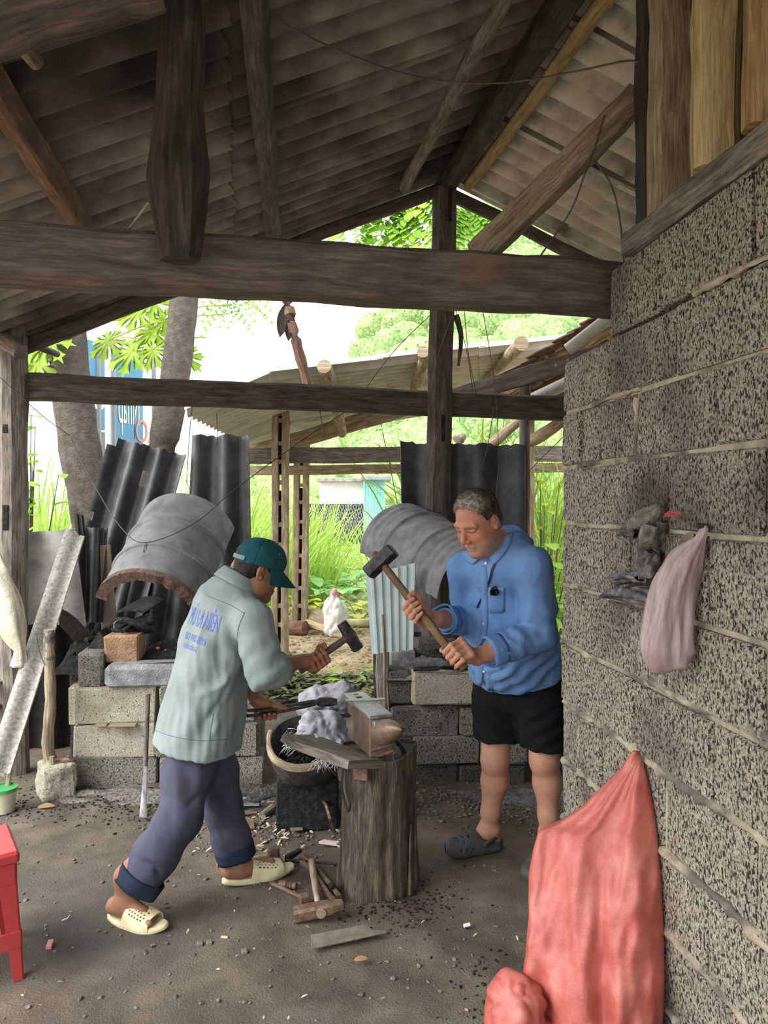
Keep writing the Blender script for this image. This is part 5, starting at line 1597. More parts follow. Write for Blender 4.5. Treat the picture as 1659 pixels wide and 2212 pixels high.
# broken arch bricks of the rim
wire([P(404, 1046, 5.0), P(404, 1020, 5.0), P(410, 930, 4.75), P(418, 850, 4.52)], .0028, 'doubled wire holding the back of the left hood to the beam', group=None)
wire(spline([P(150, 940, 4.40), P(205, 1050, 4.30), P(262, 1140, 4.15), P(316, 1172, 4.08), P(420, 1130, 4.2), P(510, 1055, 4.4), P(640, 960, 4.7), P(760, 880, 4.85)], 40), .0030, 'long thin wire sagging in front of the left hood')
wire(spline([P(316, 1172, 4.08), P(312, 1183, 4.1), P(310, 1193, 4.14), P(316, 1186, 4.1), P(317, 1174, 4.08)], 12), .0025, 'small twisted wire loop dangling at the front of the left hood')
# cement sheets leaning behind the left forge
def px_sheet(corners, d, n_corr, amp, m, label, name='cement_sheet', t=.007, nv=10, per=10, seed=0, holes=None, notch=None, ph=0.0):
    """sheet spanning four pixel corners TL TR BR BL at their distances; corrugations run top to bottom"""
    c = [P(x, y, dd) for (x, y), dd in zip(corners, d)]
    nu = n_corr * per + 1; g = np.zeros((nu, nv, 3))
    nz = unit(np.cross(c[1] - c[0], c[3] - c[0])); rng = np.random.RandomState(seed)
    if nz[1] > 0: nz = -nz
    for i in range(nu):
        u = i / (nu - 1)
        for j in range(nv):
            v = j / (nv - 1)
            p = (c[0] * (1 - u) + c[1] * u) * (1 - v) + (c[3] * (1 - u) + c[2] * u) * v
            e = rng.uniform(-.006, .006) if j in (0, nv - 1) else 0
            g[i, j] = p + nz * amp * math.sin(2 * math.pi * u * n_corr + ph) + (c[3] - c[0]) * e
    o = obj(name, MB().shell(g, t, holes=holes), M[m], None, sharp=60)
    return tag(o, label, 'roofing sheet')
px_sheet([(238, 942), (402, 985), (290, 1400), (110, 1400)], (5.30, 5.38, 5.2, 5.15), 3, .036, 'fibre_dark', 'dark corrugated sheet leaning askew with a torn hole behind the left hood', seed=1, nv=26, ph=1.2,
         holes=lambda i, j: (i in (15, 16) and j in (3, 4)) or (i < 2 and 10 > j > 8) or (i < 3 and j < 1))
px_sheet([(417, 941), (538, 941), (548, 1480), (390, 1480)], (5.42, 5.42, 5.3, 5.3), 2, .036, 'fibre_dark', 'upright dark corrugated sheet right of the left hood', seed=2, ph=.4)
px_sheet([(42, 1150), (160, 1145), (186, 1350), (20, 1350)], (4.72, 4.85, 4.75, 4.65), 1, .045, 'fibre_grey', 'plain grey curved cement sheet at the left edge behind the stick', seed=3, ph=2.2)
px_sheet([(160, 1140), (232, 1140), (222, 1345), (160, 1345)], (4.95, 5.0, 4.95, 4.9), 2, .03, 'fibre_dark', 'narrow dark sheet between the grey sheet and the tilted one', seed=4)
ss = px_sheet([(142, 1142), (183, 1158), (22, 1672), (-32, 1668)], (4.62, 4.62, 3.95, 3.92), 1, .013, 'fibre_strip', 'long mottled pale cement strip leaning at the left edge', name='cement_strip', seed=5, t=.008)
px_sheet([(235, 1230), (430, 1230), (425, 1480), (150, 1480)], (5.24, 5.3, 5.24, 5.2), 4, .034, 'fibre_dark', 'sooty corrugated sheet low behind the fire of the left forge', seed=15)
px_sheet([(-60, 1345), (172, 1345), (168, 1700), (-70, 1720)], (4.82, 4.98, 4.94, 4.78), 3, .03, 'fibre_shade', 'added black sheet standing in for the darkness behind the upright stick', seed=16)  # added sheet, its black replaces the unlit depth of the corner
px_sheet([(160, 1108), (180, 1112), (186, 1160), (164, 1156)], (4.8, 4.86, 4.86, 4.8), 2, .012, 'fibre_dark', 'small zigzag end of a dark sheet above the pale strip', name='sheet_offcut', seed=6, per=4)
bo = obj('board', MB().box(P(232, 1300, 5.0), (.10, .02, .75), ((1, 0, .08), (0, 1, 0), (-.08, 0, 1)), .003), M['wood_tan']); tag(bo, 'brownish upright board under the left end of the hood', 'board')
# dark wall of scrap behind the left corner
mm = thing('scrap_box', 'dark wooden trough at the left edge beside the leaning strip', 'box', P(10, 1560, 4.4))
for k, (a, b) in enumerate((((-60, 1500), (40, 1440)), ((-60, 1545), (40, 1500)))):
    obj('board', MB().sweep(line(P(*a, 4.25), P(*b, 4.6), 5), rect(.12, .02), up=(0, 0, 1)), M['wood_grey' if k == 0 else 'wood_soot'], mm)
# white cloth bundle hanging from the corner post
def cloth_tube(name, pts, rad, m, label, cat, seed=0, n=26, nl=40, amp=.16, flat=.6, up=(0, 1, 0), fq=(3, 5, 9), par=None, hem=0.0):
    """gathered, creased bag or cloth swept along a path"""
    p = spline(pts, nl); r = np.interp(np.linspace(0, 1, nl), np.linspace(0, 1, len(rad)), rad)
    rng = np.random.RandomState(seed); ph = rng.uniform(0, 6.3, 6); g = np.zeros((n, nl, 3))
    for j in range(nl):
        d = p[min(j + 1, nl - 1)] - p[max(j - 1, 0)]; a, b = frame(d, up)
        for i in range(n):
            t = 2 * math.pi * i / n
            k = 1 + amp * (math.sin(fq[0] * t + ph[0] + j * .08) + .7 * math.sin(fq[1] * t + ph[1] - j * .11) + .5 * math.sin(fq[2] * t + ph[2] + j * .17) + .6 * noise.noise((t * 1.3 + seed, j * .16, 3.0)))
            g[i, j] = p[j] + a * r[j] * k * math.cos(t) + b * r[j] * flat * k * math.sin(t)
    mb = MB().shell(g, .003, closed_u=True)
    o = obj(name, mb, M[m], par, sharp=180)
    return tag(o, label, cat) if label else o
cloth_tube('cloth_bundle', [P(-14, 1190, 4.24), P(-8, 1240, 4.22), P(18, 1310, 4.2), P(32, 1370, 4.2), P(42, 1405, 4.2), P(40, 1440, 4.2)], [.025, .075, .075, .058, .028, .045], 'bag_cream', 'cream cloth bag hanging twisted on the corner post', 'bag', 3, amp=.17, fq=(3, 6, 11))
# block anchor with the upright stick in front of the left forge
sb_ = thing('stone_block', 'rough yellowish block standing alone with a stick in its hole', 'block', G(108, 1725))
def rough_block(c, size, ax, seed, m, par, name='block', amp=.012):
    f = Field(np.asarray(c) - max(size) * .95, np.asarray(c) + max(size) * .95, .007)
    f.box(c, np.array(size) / 2, ax, .022, 0)
    sk = f.mesh()
    nzz = np.array([noise.noise(Vector(v * 14)) + .5 * noise.noise(Vector(v * 45)) for v in sk.v]) * amp
    sk.push(lambda v: nzz)
    return obj(name, sk, M[m], par, sharp=180)
rough_block(G(108, 1728) + A3(0, .08, .085), (.175, .17, .19), ((.80, .55, 0), (-.55, .80, .0), (0, 0, 1)), 1, 'block_pale', sb_)
sk_p = thing('upright_stick', 'debarked stick with a taped top standing in the lone block', 'stick', G(105, 1660))
pp = spline([P(110, 1650, 4.18), P(103, 1600, 4.16), P(109, 1520, 4.15), P(107, 1440, 4.15), P(106, 1360, 4.14)], 18)
obj('shaft', MB().tube(pp, np.linspace(.034, .026, 18) * (1 + .07 * np.sin(np.arange(18) * 1.9)), 10), M['wood_tan'], sk_p, sharp=60)
obj('taping', MB().tube(spline([P(107, 1425, 4.15), P(106, 1395, 4.15), P(107, 1362, 4.14)], 10), [.030, .032, .029, .031, .03, .029, .031, .030, .029, .028], 10, jit=.002), M['rag_grey'], sk_p, sharp=60)
obj('string', MB().tube(spline([P(97, 1437, 4.12), P(86, 1410, 4.12), P(80, 1378, 4.12), P(86, 1366, 4.12), P(98, 1372, 4.12)], 16), .0025, 5), M['wire'], sk_p)
o = obj('peg', MB().tube([P(113, 1650, 4.10), P(112, 1634, 4.10)], [.017, .014], 8), M['wood_tan']); tag(o, 'short wooden peg wedged beside the foot of the upright stick', 'peg')
o = obj('rust_lump', MB().rock(P(135, 1644, 4.15), (.06, .05, .02), 4, 2, .5), M['rust']); tag(o, 'rusty clump lying on top of the lone block', 'scrap')
# long bar with a flat tip leaning on the left forge
lb = thing('long_chisel', 'long rod with wooden grip and flat grey blade leaning on the left forge', 'tool', G(307, 1778))
obj('grip', MB().tube(line(P(320, 1500, 4.17), P(314, 1655, 4.02), 8), .0125, 9), M['wood_soot'], lb)
obj('blade', MB().sweep(line(P(314, 1655, 4.02), P(309, 1772, 3.84), 8), rect(.022, .012), np.array([(.8, 1.4), (.9, 1.3), (1.0, 1.1), (1.1, 1), (1.2, .9), (1.4, .7), (1.6, .5), (1.7, .35)])), M['steel_grey'], lb)
# ------------------------------------------------------------------ right forge
rf = thing('forge', 'right forge of stacked ashy blocks behind the man in blue shirt', 'forge', P(1000, 1700, 4.4))
rows = [(840, 1450, 891, 1523, 4.32, 'block_dark'), (893, 1455, 1030, 1523, 4.25, 'block_pale'), (845, 1527, 991, 1590, 4.30, 'block_grey'), (994, 1526, 1130, 1590, 4.30, 'block_grey'),
        (842, 1592, 890, 1652, 4.30, 'block_grey'), (892, 1592, 1036, 1652, 4.28, 'block_grey'), (1039, 1592, 1140, 1652, 4.29, 'block_grey'), (848, 1654, 990, 1703, 4.29, 'block_dark'), (993, 1655, 1060, 1703, 4.29, 'block_dark'), (1063, 1655, 1135, 1703, 4.30, 'block_dark'),
        (1033, 1455, 1150, 1523, 4.30, 'block_grey')]
for x0, y0, x1, y1, d, m in rows: blk(rf, x0, y0, x1, y1, d, .19, m)
blk(rf, 902, 1385, 988, 1425, 4.62, .2, 'block_dark'); blk(rf, 992, 1385, 1090, 1425, 4.62, .2, 'block_dark'); blk(rf, 842, 1408, 900, 1452, 4.52, .2, 'block_ash')
for k in range(3):
    obj('concrete_block', MB().box(A3(P(850, 1600, 4.75)[0] + .08, 4.76, .10 + k * .195), (.18, .50, .19), (XA, YA, (0, 0, 1)), .008, .005, R), M['block_dark'], rf)
    obj('concrete_block', MB().box(A3(P(1160, 1600, 4.75)[0] + .02, 4.76, .10 + k * .195), (.20, .50, .19), (XA, YA, (0, 0, 1)), .008, .005, R), M['block_dark'], rf)
heap('ash_bed', rf, A3(P(930, 1430, 4.5)[0], 4.50, .60), .30, .22, .07, 'ash', 7, rough=.4, kind='stuff')
heap('coal_bed', rf, A3(P(1010, 1430, 4.6)[0], 4.72, .60), .36, .26, .16, 'coal', 8, rough=.4, kind='stuff')
o = thing('fire_tongs', 'dark flat tongs resting on the ashy top of the right forge', 'tongs', P(930, 1446, 4.26))
obj('arm', MB().sweep(spline([P(893, 1447, 4.24), P(940, 1446, 4.25), P(958, 1441, 4.27), P(1010, 1440, 4.34)], 10), rect(.016, .014), np.array([(1.5, 1)] * 5 + [(.9, 1)] * 5)), M['iron'], o)
obj('arm', MB().sweep(spline([P(893, 1443, 4.27), P(942, 1441, 4.28), P(960, 1444, 4.28), P(1010, 1446, 4.36)], 10), rect(.016, .012), np.array([(1.4, 1)] * 5 + [(.9, 1)] * 5)), M['iron'], o)
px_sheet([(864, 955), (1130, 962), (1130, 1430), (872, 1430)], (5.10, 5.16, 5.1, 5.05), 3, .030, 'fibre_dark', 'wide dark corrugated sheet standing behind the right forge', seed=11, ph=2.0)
o = obj('lower_screen', MB().shell(np.array([[P(890 + 12 * i, 1240 + 18 * j, 4.98 - .0 * j) + A3(0, .02 * math.sin(i), 0) for j in range(8)] for i in range(20)]), .006), M['drum']); tag(o, 'soot-flecked grey sheet below the half drum', 'roofing sheet')
d0, d1 = P(862, 1180, 4.96), P(1035, 1276, 4.22)
dr = thing('half_drum', 'ribbed half oil drum hung as a hood over the right forge', 'hood', d1)
half_shell(d0, d1, .285, .278, .006, 'drum', dr, (-60, 96), 34, 60, (.30, .66), seed=3, corr=.005)
wire(spline([P(858, 1087, 4.75), P(845, 1020, 4.85), P(828, 940, 4.95), P(818, 880, 4.98)], 14), .0026, 'thin wire holding the far end of the half drum')
# pale blue tin screen
def tin(corners, d, n, m, label):
    c = [P(x, y, dd) for (x, y), dd in zip(corners, d)]
    prof = []
    for k in range(n):
        for a, h in ((0, 0), (.52, 0), (.62, 1), (.90, 1)): prof.append(((k + a) / n, h))
    prof.append((1, 0))
    g = np.zeros((len(prof), 8, 3))
    for i, (u, h) in enumerate(prof):
        for j in range(8):
            v = j / 7
            p = (c[0] * (1 - u) + c[1] * u) * (1 - v) + (c[3] * (1 - u) + c[2] * u) * v
            g[i, j] = p + A3(0, -.014 * h, 0)
    return tag(obj('tin_screen', MB().shell(g, .002), M[m], None, sharp=20), label, 'roofing sheet')
tin([(790, 1243), (898, 1215), (893, 1402), (803, 1413)], (4.20, 4.16, 4.16, 4.20), 6, 'tin', 'pale blue ribbed tin panel standing at the corner of the right forge')
pole('thin_stick', G(840, 1706), P(827, 1330, 4.10), .0115, .007, 'wood_tan', 'thin bare stick standing in front of the blue tin panel', 'stick', seed=77, n=14, wob=.006, nn=8)
timber('short_post', G(829, 1688), P(826, 1405, 4.36), .075, .07, 'wood_grey', 'grey split post under the corner of the blue tin panel', 'post', seed=78, up=(0, 1, 0))
pole('thin_pole', G(813, 1680), P(810, 1412, 4.40), .011, .011, 'iron', 'narrow dark pipe left of the split post by the tin panel', 'pipe', seed=79, n=6, wob=0)
# ------------------------------------------------------------------ anvil on its stump
sc_ = A3(P(815, 1700, 3.19)[0], 3.19, 0)
stp = thing('stump', 'charred split tree stump carrying the anvil', 'stump', sc_)
rng = np.random.RandomState(8); n_ = 72
ang = np.linspace(0, 2 * math.pi, n_, endpoint=False)
cr = .012 * np.sin(ang * 3 + 1) + .008 * np.sin(ang * 5) - .012 * (rng.rand(n_) > .72) * rng.rand(n_) - .006 * rng.rand(n_)
g = np.zeros((n_, 16, 3))
for j in range(16):
    h = j / 15
    for i in range(n_):
        a = ang[i]
        r = .151 + .018 * (1 - h) ** 3 + .006 * h + cr[i] * (1.15 - .4 * h) + .003 * math.sin(a * 9 + h * 5)
        if j == 0: r -= .012 * rng.rand() * (rng.rand() > .4)
        g[i, j] = sc_ + A3(r * math.cos(a), r * math.sin(a), -.02 + h * .585 + .010 * math.sin(a * 2 + 1) * h)
mb = MB().shell(g, .004, closed_u=True)
top = [tuple(g[i, 15] - A3(0, 0, .012)) for i in range(n_)]
mb.add(top, [tuple(range(n_))])
obj('trunk', mb, M['wood_stump'], stp, sharp=60)
for k, a0 in enumerate((-.35, -.62, 3.5)):
    x = A3(math.cos(a0), math.sin(a0), 0)
    obj('splinter', MB().sweep(line(sc_ + x * .172, sc_ + x * .165 + A3(.004, 0, .36 - .08 * k), 8, .003, k), rect(.024, .012), np.linspace(1.2, .4, 8), up=x), M['wood_stump'], stp)
aa, ab = unit((.33, -.94, 0)), unit((.94, .33, 0))
A0 = P(800, 1530, 3.15); A0 = A3(P(783, 1540, 3.19)[0] + .04, 3.16, 0)
an = thing('anvil', 'brown steel anvil with a stubby horn on the stump', 'anvil', A0 + A3(0, 0, .57))
zt = .742
bcn = A0 + aa * .0
obj('body', MB().box(A0 + A3(0, 0, .655), (.235, .098, .165), (aa, ab, (0, 0, 1)), .006), M['anvil'], an, sharp=50)
obj('face', MB().box(A0 + A3(0, 0, zt - .006), (.240, .102, .014), (aa, ab, (0, 0, 1)), .003), M['steel'], an, sharp=50)
obj('step', MB().box(A0 + aa * .134 + A3(0, 0, zt - .026), (.034, .080, .020), (aa, ab, (0, 0, 1)), .003), M['steel'], an, sharp=50)
hp_ = [(.0, .150)] ; pr = [(.053, 0), (.055, .02), (.051, .05), (.043, .08), (.031, .108), (.015, .132), (0, .142)]
V, F = [], []
n2 = 20
for (r, h) in pr:
    for k in range(n2):
        t = 2 * math.pi * k / n2
        V.append(A0 + aa * (.117 + h * .92) + ab * h * .28 + ab * r * .92 * math.cos(t) + A3(0, 0, .672 + r * 1.0 * math.sin(t) + h * .30))
F = [(i * n2 + k, i * n2 + (k + 1) % n2, (i + 1) * n2 + (k + 1) % n2, (i + 1) * n2 + k) for i in range(len(pr) - 1) for k in range(n2)]
obj('horn', MB().add(V, F), M['anvil'], an, sharp=180)
# heel with hardie and pritchel holes
hl = [( -.118 - .15 * i / 10) for i in range(11)]
g = np.zeros((15, 11, 3))
for i in range(15):
    for j in range(11):
        g[i, j] = A0 + aa * hl[j] + ab * (-.049 + .098 * i / 14) + A3(0, 0, zt - .010)
hol = lambda i, j: (5 <= i <= 8 and 3 <= j <= 4) or (6 <= i <= 8 and j == 7)
obj('heel', MB().shell(g, .022, holes=hol), M['steel'], an, sharp=40)
obj('heel_block', MB().box(A0 - aa * .165 + A3(0, 0, zt - .048), (.10, .086, .056), (aa, ab, (0, 0, 1)), .006), M['anvil'], an)
pk_ = obj('plank', MB().sweep(line(P(640, 1594, 3.30), P(790, 1650, 2.98), 8, .004, 3), rect(.21, .034), np.array([(.75, 1), (1, 1), (1.05, 1), (1.0, 1), (1, 1), (.98, 1), (1, 1), (.96, 1)]), up=(.05, .25, 1), jit=.003, seed=4), M['wood_grey'], None, sharp=38)
tag(pk_, 'thick worn grey plank lying across the left edge of the stump', 'plank')
o = obj('steel_chip', MB().box(P(683, 1596, 3.20) + A3(0, 0, .012), (.012, .045, .004), ((.9, .3, 0), (-.3, .9, .1), (0, 0, 1)), .001), M['steel']); tag(o, 'small bright metal chip lying on the worn plank', 'scrap')
o = obj('wood_chock', MB().box(P(782, 1668, 3.03), (.062, .05, .055), ((.95, -.3, 0), (.3, .95, 0), (0, 0, 1)), .004), M['rust']); tag(o, 'squared reddish chock under the plank at the stump top', 'block')
for i, (a, b, r, l) in enumerate((((800, 1622), (853, 1606), .0095, 'upper brown rod lying at the foot of the anvil horn'), ((812, 1634), (850, 1622), .0085, 'lower brown rod lying at the foot of the anvil horn'))):
    o = obj('iron_rod', MB().tube(line(P(*a, 3.04), P(*b, 3.06), 6), r, 8), M['rust']); tag(o, l, 'rod')
o = obj('bent_bracket', MB().sweep(spline([P(852, 1598, 3.12), P(866, 1612, 3.14), P(880, 1640, 3.16), P(886, 1648, 3.16)], 10), rect(.018, .010), up=(0, 1, 0)), M['iron']); tag(o, 'bent black bracket sticking out right of the stump top', 'bracket')
wire(spline([P(850, 1602, 3.05), P(856, 1622, 3.05), P(848, 1632, 3.04), P(856, 1655, 3.04), P(858, 1690, 3.04)], 16), .0018, 'thin wire dangling from the rods on the stump')
o = obj('drift_block', MB().box(P(845, 1672, 3.10), (.085, .08, .05), ((.9, .35, 0), (-.35, .9, 0), (0, 0, 1)), .006), M['iron']); tag(o, 'dark square iron block at the right of the stump top', 'block')
hs = thing('strap_loop', 'black strap looped down the left side of the stump', 'strap', P(738, 1700, 3.06))
obj('band', MB().sweep(spline([P(742, 1656, 3.06), P(738, 1690, 3.05), P(742, 1720, 3.045), P(752, 1752, 3.035), P(757, 1738, 3.03), P(750, 1715, 3.035), P(747, 1680, 3.045), P(748, 1655, 3.06)], 30), rect(.009, .006), up=(0, 1, 0)), M['black'], hs)
o = obj('bark_plate', MB().rock(G(765, 1925) + A3(.03, .06, .05), (.028, .05, .10), 3, 2, .3), M['wood_dark']); tag(o, 'dark bark flake leaning against the stump foot', 'bark')
# tools lying at the foot of the stump
def ham(loc_px, head_px, label, hl, head, z=.03, m='rust', name='hammer', hx=None, hr=(.015, .013), mh='wood_tan'):
    a, b = G(*loc_px, z), G(*head_px, z)
    t = thing(name, label, 'hammer', b)
    d = unit(b - a)
    obj('handle', MB().tube(line(a, b + d * .03, 10, .002, 4), np.linspace(hr[0], hr[1], 10), 9), M[mh], t, sharp=60)
    return t, d, b
t, d, b = ham((672, 1862), (690, 1965), 'large rust-brown hammer with wooden handle lying nearest the front', 1, 1, .036)
x = unit(A3(.985, .15, .12)); x = unit(x - d * np.dot(x, d)); 
obj('hammer_head', MB().sweep([b - x * .098, b - x * .090, b - x * .03, b, b + x * .04, b + x * .075, b + x * .092], rect(.056, .050, .2), np.array([(.95, .95), (1, 1), (1.02, 1), (1.02, 1), (.92, .95), (.62, .8), (.52, .7)]), up=A3(0, 0, 1)), M['rust'], t, sharp=35)
obj('eye_wedge', MB().lathe([(0, .0), (.019, .0), (.019, .006), (0, .006)], 14, b + d * .026 + x * .004, unit(d * 1.0 + A3(0, 0, .0))), M['wood_tan'], t)
t, d, b = ham((468, 1868), (590, 1850), 'hammer with orange-brown handle and squared head lying behind the front foot', 1, 1, .03, mh='wood_pole')
obj('hammer_head', MB().sweep([b - A3(0, 0, .040), b - A3(0, 0, .036), b, b + A3(0, 0, .036), b + A3(0, 0, .040)], rect(.050, .052, .2), [.88, 1, 1, 1, .88], up=d), M['rust'], t, sharp=35)
pl_ = thing('pliers_tongs', 'pair of worn tongs lying between the front hammer and the stump', 'tongs', G(700, 1890))
for k, pts in enumerate(([(655, 1850), (676, 1866), (700, 1895), (720, 1920), (733, 1938)], [(652, 1862), (670, 1876), (690, 1903), (712, 1935), (722, 1945)])):
    obj('arm', MB().sweep(spline([G(a, b, .018 + .008 * k) for a, b in pts], 16), rect(.015, .012), np.interp(np.linspace(0, 1, 16), [0, .3, .6, 1], [1.4, .9, 1.1, 1.3])), M['rust'], pl_)
obj('rivet', MB().lathe([(0, 0), (.013, 0), (.013, .03), (0, .03)], 10, G(716, 1925, .012), (0, 0, 1)), M['iron'], pl_)
o = thing('top_tool', 'thin rod with a small square head lying left of the front hammer', 'tool', G(660, 1940))
obj('rod', MB().tube(line(G(585, 1907, .012), G(655, 1940, .02), 6), .0085, 8), M['rust'], o)
obj('head', MB().box(G(657, 1944, .025), (.040, .035, .045), ((.9, .4, 0), (-.4, .9, 0), (0, 0, 1)), .004), M['rust'], o)
o = obj('threaded_bolt', MB().lathe([(0, -.04), (.014, -.04), (.016, -.034), (.016, -.006), (.012, -.004), (.016, .002), (.012, .008), (.016, .014), (.012, .020), (.015, .026), (.013, .036), (0, .036)], 14, G(622, 1912, .018), unit((.96, -.25, 0))), M['rust'], None); tag(o, 'short fat threaded bolt lying beside the front slipper', 'bolt')
ck = thing('cold_chisels', 'thin iron punch lying between the orange-handled hammer and the stump', 'punch', G(680, 1856))
obj('shank', MB().tube(line(G(618, 1858, .02), G(728, 1866, .014), 8), np.linspace(.007, .004, 8), 7), M['iron'], ck)
o = obj('wedge_iron', MB().prism([(-.045, -.012), (.045, -.006), (.045, .006), (-.045, .014)], .022, G(634, 1846, .022), unit((.6, .75, .1)), (0, 0, 1), .002), M['iron']); tag(o, 'short iron wedge lying beside the squared hammer head', 'wedge')
o = obj('saw_plate', MB().prism([(-.125, -.035), (.115, -.035), (.160, -.036), (.162, -.026), (.118, -.004), (.105, .034), (-.105, .040)], .004, G(738, 2022, .014), unit((.93, .36, 0)), unit((-.36, .93, .08)), .0008), M['plate']); tag(o, 'long olive-grey steel plate lying on the ground in front', 'plate')
o = obj('small_plate', MB().prism([(-.03, -.028), (.03, -.028), (.03, .028), (-.03, .028)], .004, G(640, 1788, .012), unit((.95, .2, 0)), unit((-.2, .95, .05)), .0008), M['plate']); tag(o, 'small square steel plate with a hole lying behind the hammers', 'plate')
obj('hole', MB().lathe([(0, 0), (.005, 0), (.005, .0006), (0, .0006)], 10, G(639, 1786, .015), (0, 0, 1)), M['coal'], o)  # black disc painted as the dark of a hole, not cut through
sp = thing('spade', 'dark spade with a long handle lying behind the smith towards the stump', 'spade', G(600, 1725))
obj('handle', MB().tube(line(G(588, 1722, .035), G(712, 1697, .06), 10, .002, 3), .015, 9), M['wood_soot'], sp)
obj('socket', MB().tube(line(G(545, 1732, .03), G(600, 1720, .04), 6), [.012, .016, .019, .020, .020, .018], 9), M['iron'], sp)
obj('blade', MB().shell(np.array([[G(505 + 55 * i / 6, 1722 + 18 * j / 4, .018 + .016 * abs(j - 2) / 2) for j in range(5)] for i in range(7)]), .003), M['steel_grey'], sp, sharp=60)
o = obj('long_rod', MB().tube(line(G(565, 1732, .03), G(695, 1733, .045), 6), .0065, 7), M['rust']); tag(o, 'thin rusty rod lying along the spade handle', 'rod')
tk = thing('tong_half', 'rusty broken tong arm bent upright beside the stump', 'tongs', G(705, 1770))
obj('arm', MB().sweep(spline([P(694, 1706, 3.72), P(696, 1728, 3.72), P(704, 1738, 3.66), P(712, 1765, 3.6), P(722, 1797, 3.66)], 14), rect(.015, .012), up=(0, 1, 0)), M['rust'], tk)
o = obj('log_offcut', MB().tube(line(G(566, 1762, .02), G(590, 1745, .02), 5), .021, 10), M['wood_grey']); tag(o, 'short round wood offcut with a pale cut end behind the smith', 'log')
for i, (x, y, lx, ly, an_, l) in enumerate(((535, 1755, .09, .045, .3, 'flat rusty plate lying behind the front trouser leg'), (542, 1780, .032, .075, .25, 'narrow bent plate leaning on the flat rusty one'))):
    o = obj('iron_plate', MB().box(G(x, y, .016), (lx, ly, .008), ((math.cos(an_), math.sin(an_), 0), (-math.sin(an_), math.cos(an_), .25 * i), (0, -.25 * i, 1)), .001), M['rust']); tag(o, l, 'plate')
o = obj('pink_wrapper', MB().prism([(-.05, -.012), (.04, -.015), (.05, .01), (-.03, .014)], .012, G(712, 1820, .012), unit((.96, -.25, 0)), unit((.25, .96, 0)), .002), M['bag_clear_solid']); tag(o, 'pinkish white wrapper lying left of the stump', 'wrapper')
o = obj('grey_shard', MB().prism([(-.035, -.028), (.034, -.03), (.038, .03), (-.02, .034)], .008, P(262, 1718, 4.16), unit((.98, .1, 0)), unit((0, .35, .94)), .001), M['plate']); tag(o, 'grey tile shard leaning at the foot of the left forge', 'shard')
# half-tyre basket with coal and dirty bags behind the plank
bk = thing('tyre_basket', 'half cut tyre lying as a coal tub between the forges', 'basket', P(680, 1650, 3.75))
c0 = P(662, 1600, 3.76); c0[2] = .417
def tub(t, h, dr=0.0):
    r = (.13 + .06 * math.sin(h * 1.57)) * (1 + .04 * math.sin(3 * t + 1)) + dr
    return c0 + A3(r * math.cos(t), r * math.sin(t), -.17 * (1 - h) + .073 * math.sin(t) * h)
obj('rim', MB().shell(np.array([[tub(2 * math.pi * i / 40, j / 8) for j in range(9)] for i in range(40)]), .016, closed_u=True), M['tyre'], bk, sharp=60)
obj('bottom', MB().lathe([(0, -.17), (.12, -.17), (.12, -.155), (0, -.15)], 30, c0), M['tyre'], bk)
for a_, b_ in ((165, 284), (287, 335)):
    obj('lip', MB().sweep([tub(math.radians(q), 1.0, .004) + A3(0, 0, .004) for q in np.linspace(a_, b_, 16)], rect(.020, .034), up=(0, 0, 1), jit=.001), M['wood_tan'], bk, sharp=50)
sup = thing('added_support', 'black block added under the coal tub', 'block', A3(c0[0], c0[1], 0))
obj('concrete_block', MB().box(A3(c0[0], c0[1] + .03, .12), (.30, .20, .25), (XA, YA, (0, 0, 1)), .01, .006, R), M['coal'], sup)
crumbs('coal_pieces', 160, lambda r: (c0[0] + r.uniform(-.13, .13), c0[1] + r.uniform(-.12, .12)), .028, 'coal', 31, .32, bk)
def bag(name, c, r, m, label, seed, par=None, h=.008, amp=.045, sub=(), k=.04, fr=(8, 21)):
    f = Field(np.asarray(c) - max(r) * 1.6, np.asarray(c) + max(r) * 1.6, h)
    f.ell(c, r, None, 0)
    for q, rr in sub: f.ell(np.asarray(c) + np.asarray(q), rr, None, k)
    sk = f.mesh()
    nz_ = np.array([abs(noise.noise(Vector(v * fr[0]) + Vector((seed, 0, 0)))) - .25 + .4 * (abs(noise.noise(Vector(v * fr[1])))- .25) for v in sk.v])
    sk.push(lambda v: amp * nz_)
    o = obj(name, sk, M[m], par, sharp=180)
    return tag(o, label, 'bag') if label else o
bag('woven_bag', P(705, 1512, 3.98), (.15, .11, .085), 'bag_dirty', 'greyish crumpled sack lying open behind the tongs, above the coal tub', 5, sub=(((-.05, .02, -.05), (.12, .09, .08)), ((.10, 0, .01), (.07, .08, .09))))
bag('woven_bag', P(693, 1572, 3.80), (.13, .10, .095), 'bag_dirty', 'frayed bluish white sack spilling into the coal tub', 9, sub=(((.06, -.03, -.05), (.09, .07, .06)), ((-.05, -.02, -.06), (.09, .07, .05))), amp=.06)
fr_ = MB(); rng = np.random.RandomState(12)
for k in range(46):
    a = P(628 + rng.uniform(-6, 34), 1590 + rng.uniform(-14, 20), 3.70)
    b = a + A3(rng.uniform(-.09, .0), rng.uniform(-.03, .02), rng.uniform(-.08, .02))
    fr_.tube([a, (a + b) / 2 + A3(0, -.006, .008), b], .0011, 3)
for k in range(40):
    a = P(690 + rng.uniform(-10, 40), 1640 + rng.uniform(-8, 6), 3.56); b = a + A3(rng.uniform(-.05, .05), -.01, rng.uniform(-.06, -.01))
    fr_.tube([a, (a + b) / 2 + A3(0, -.01, .004), b], .0013, 3)
o = obj('frayed_threads', fr_, M['bag_white'], None, sharp=180); o['kind'] = 'stuff'
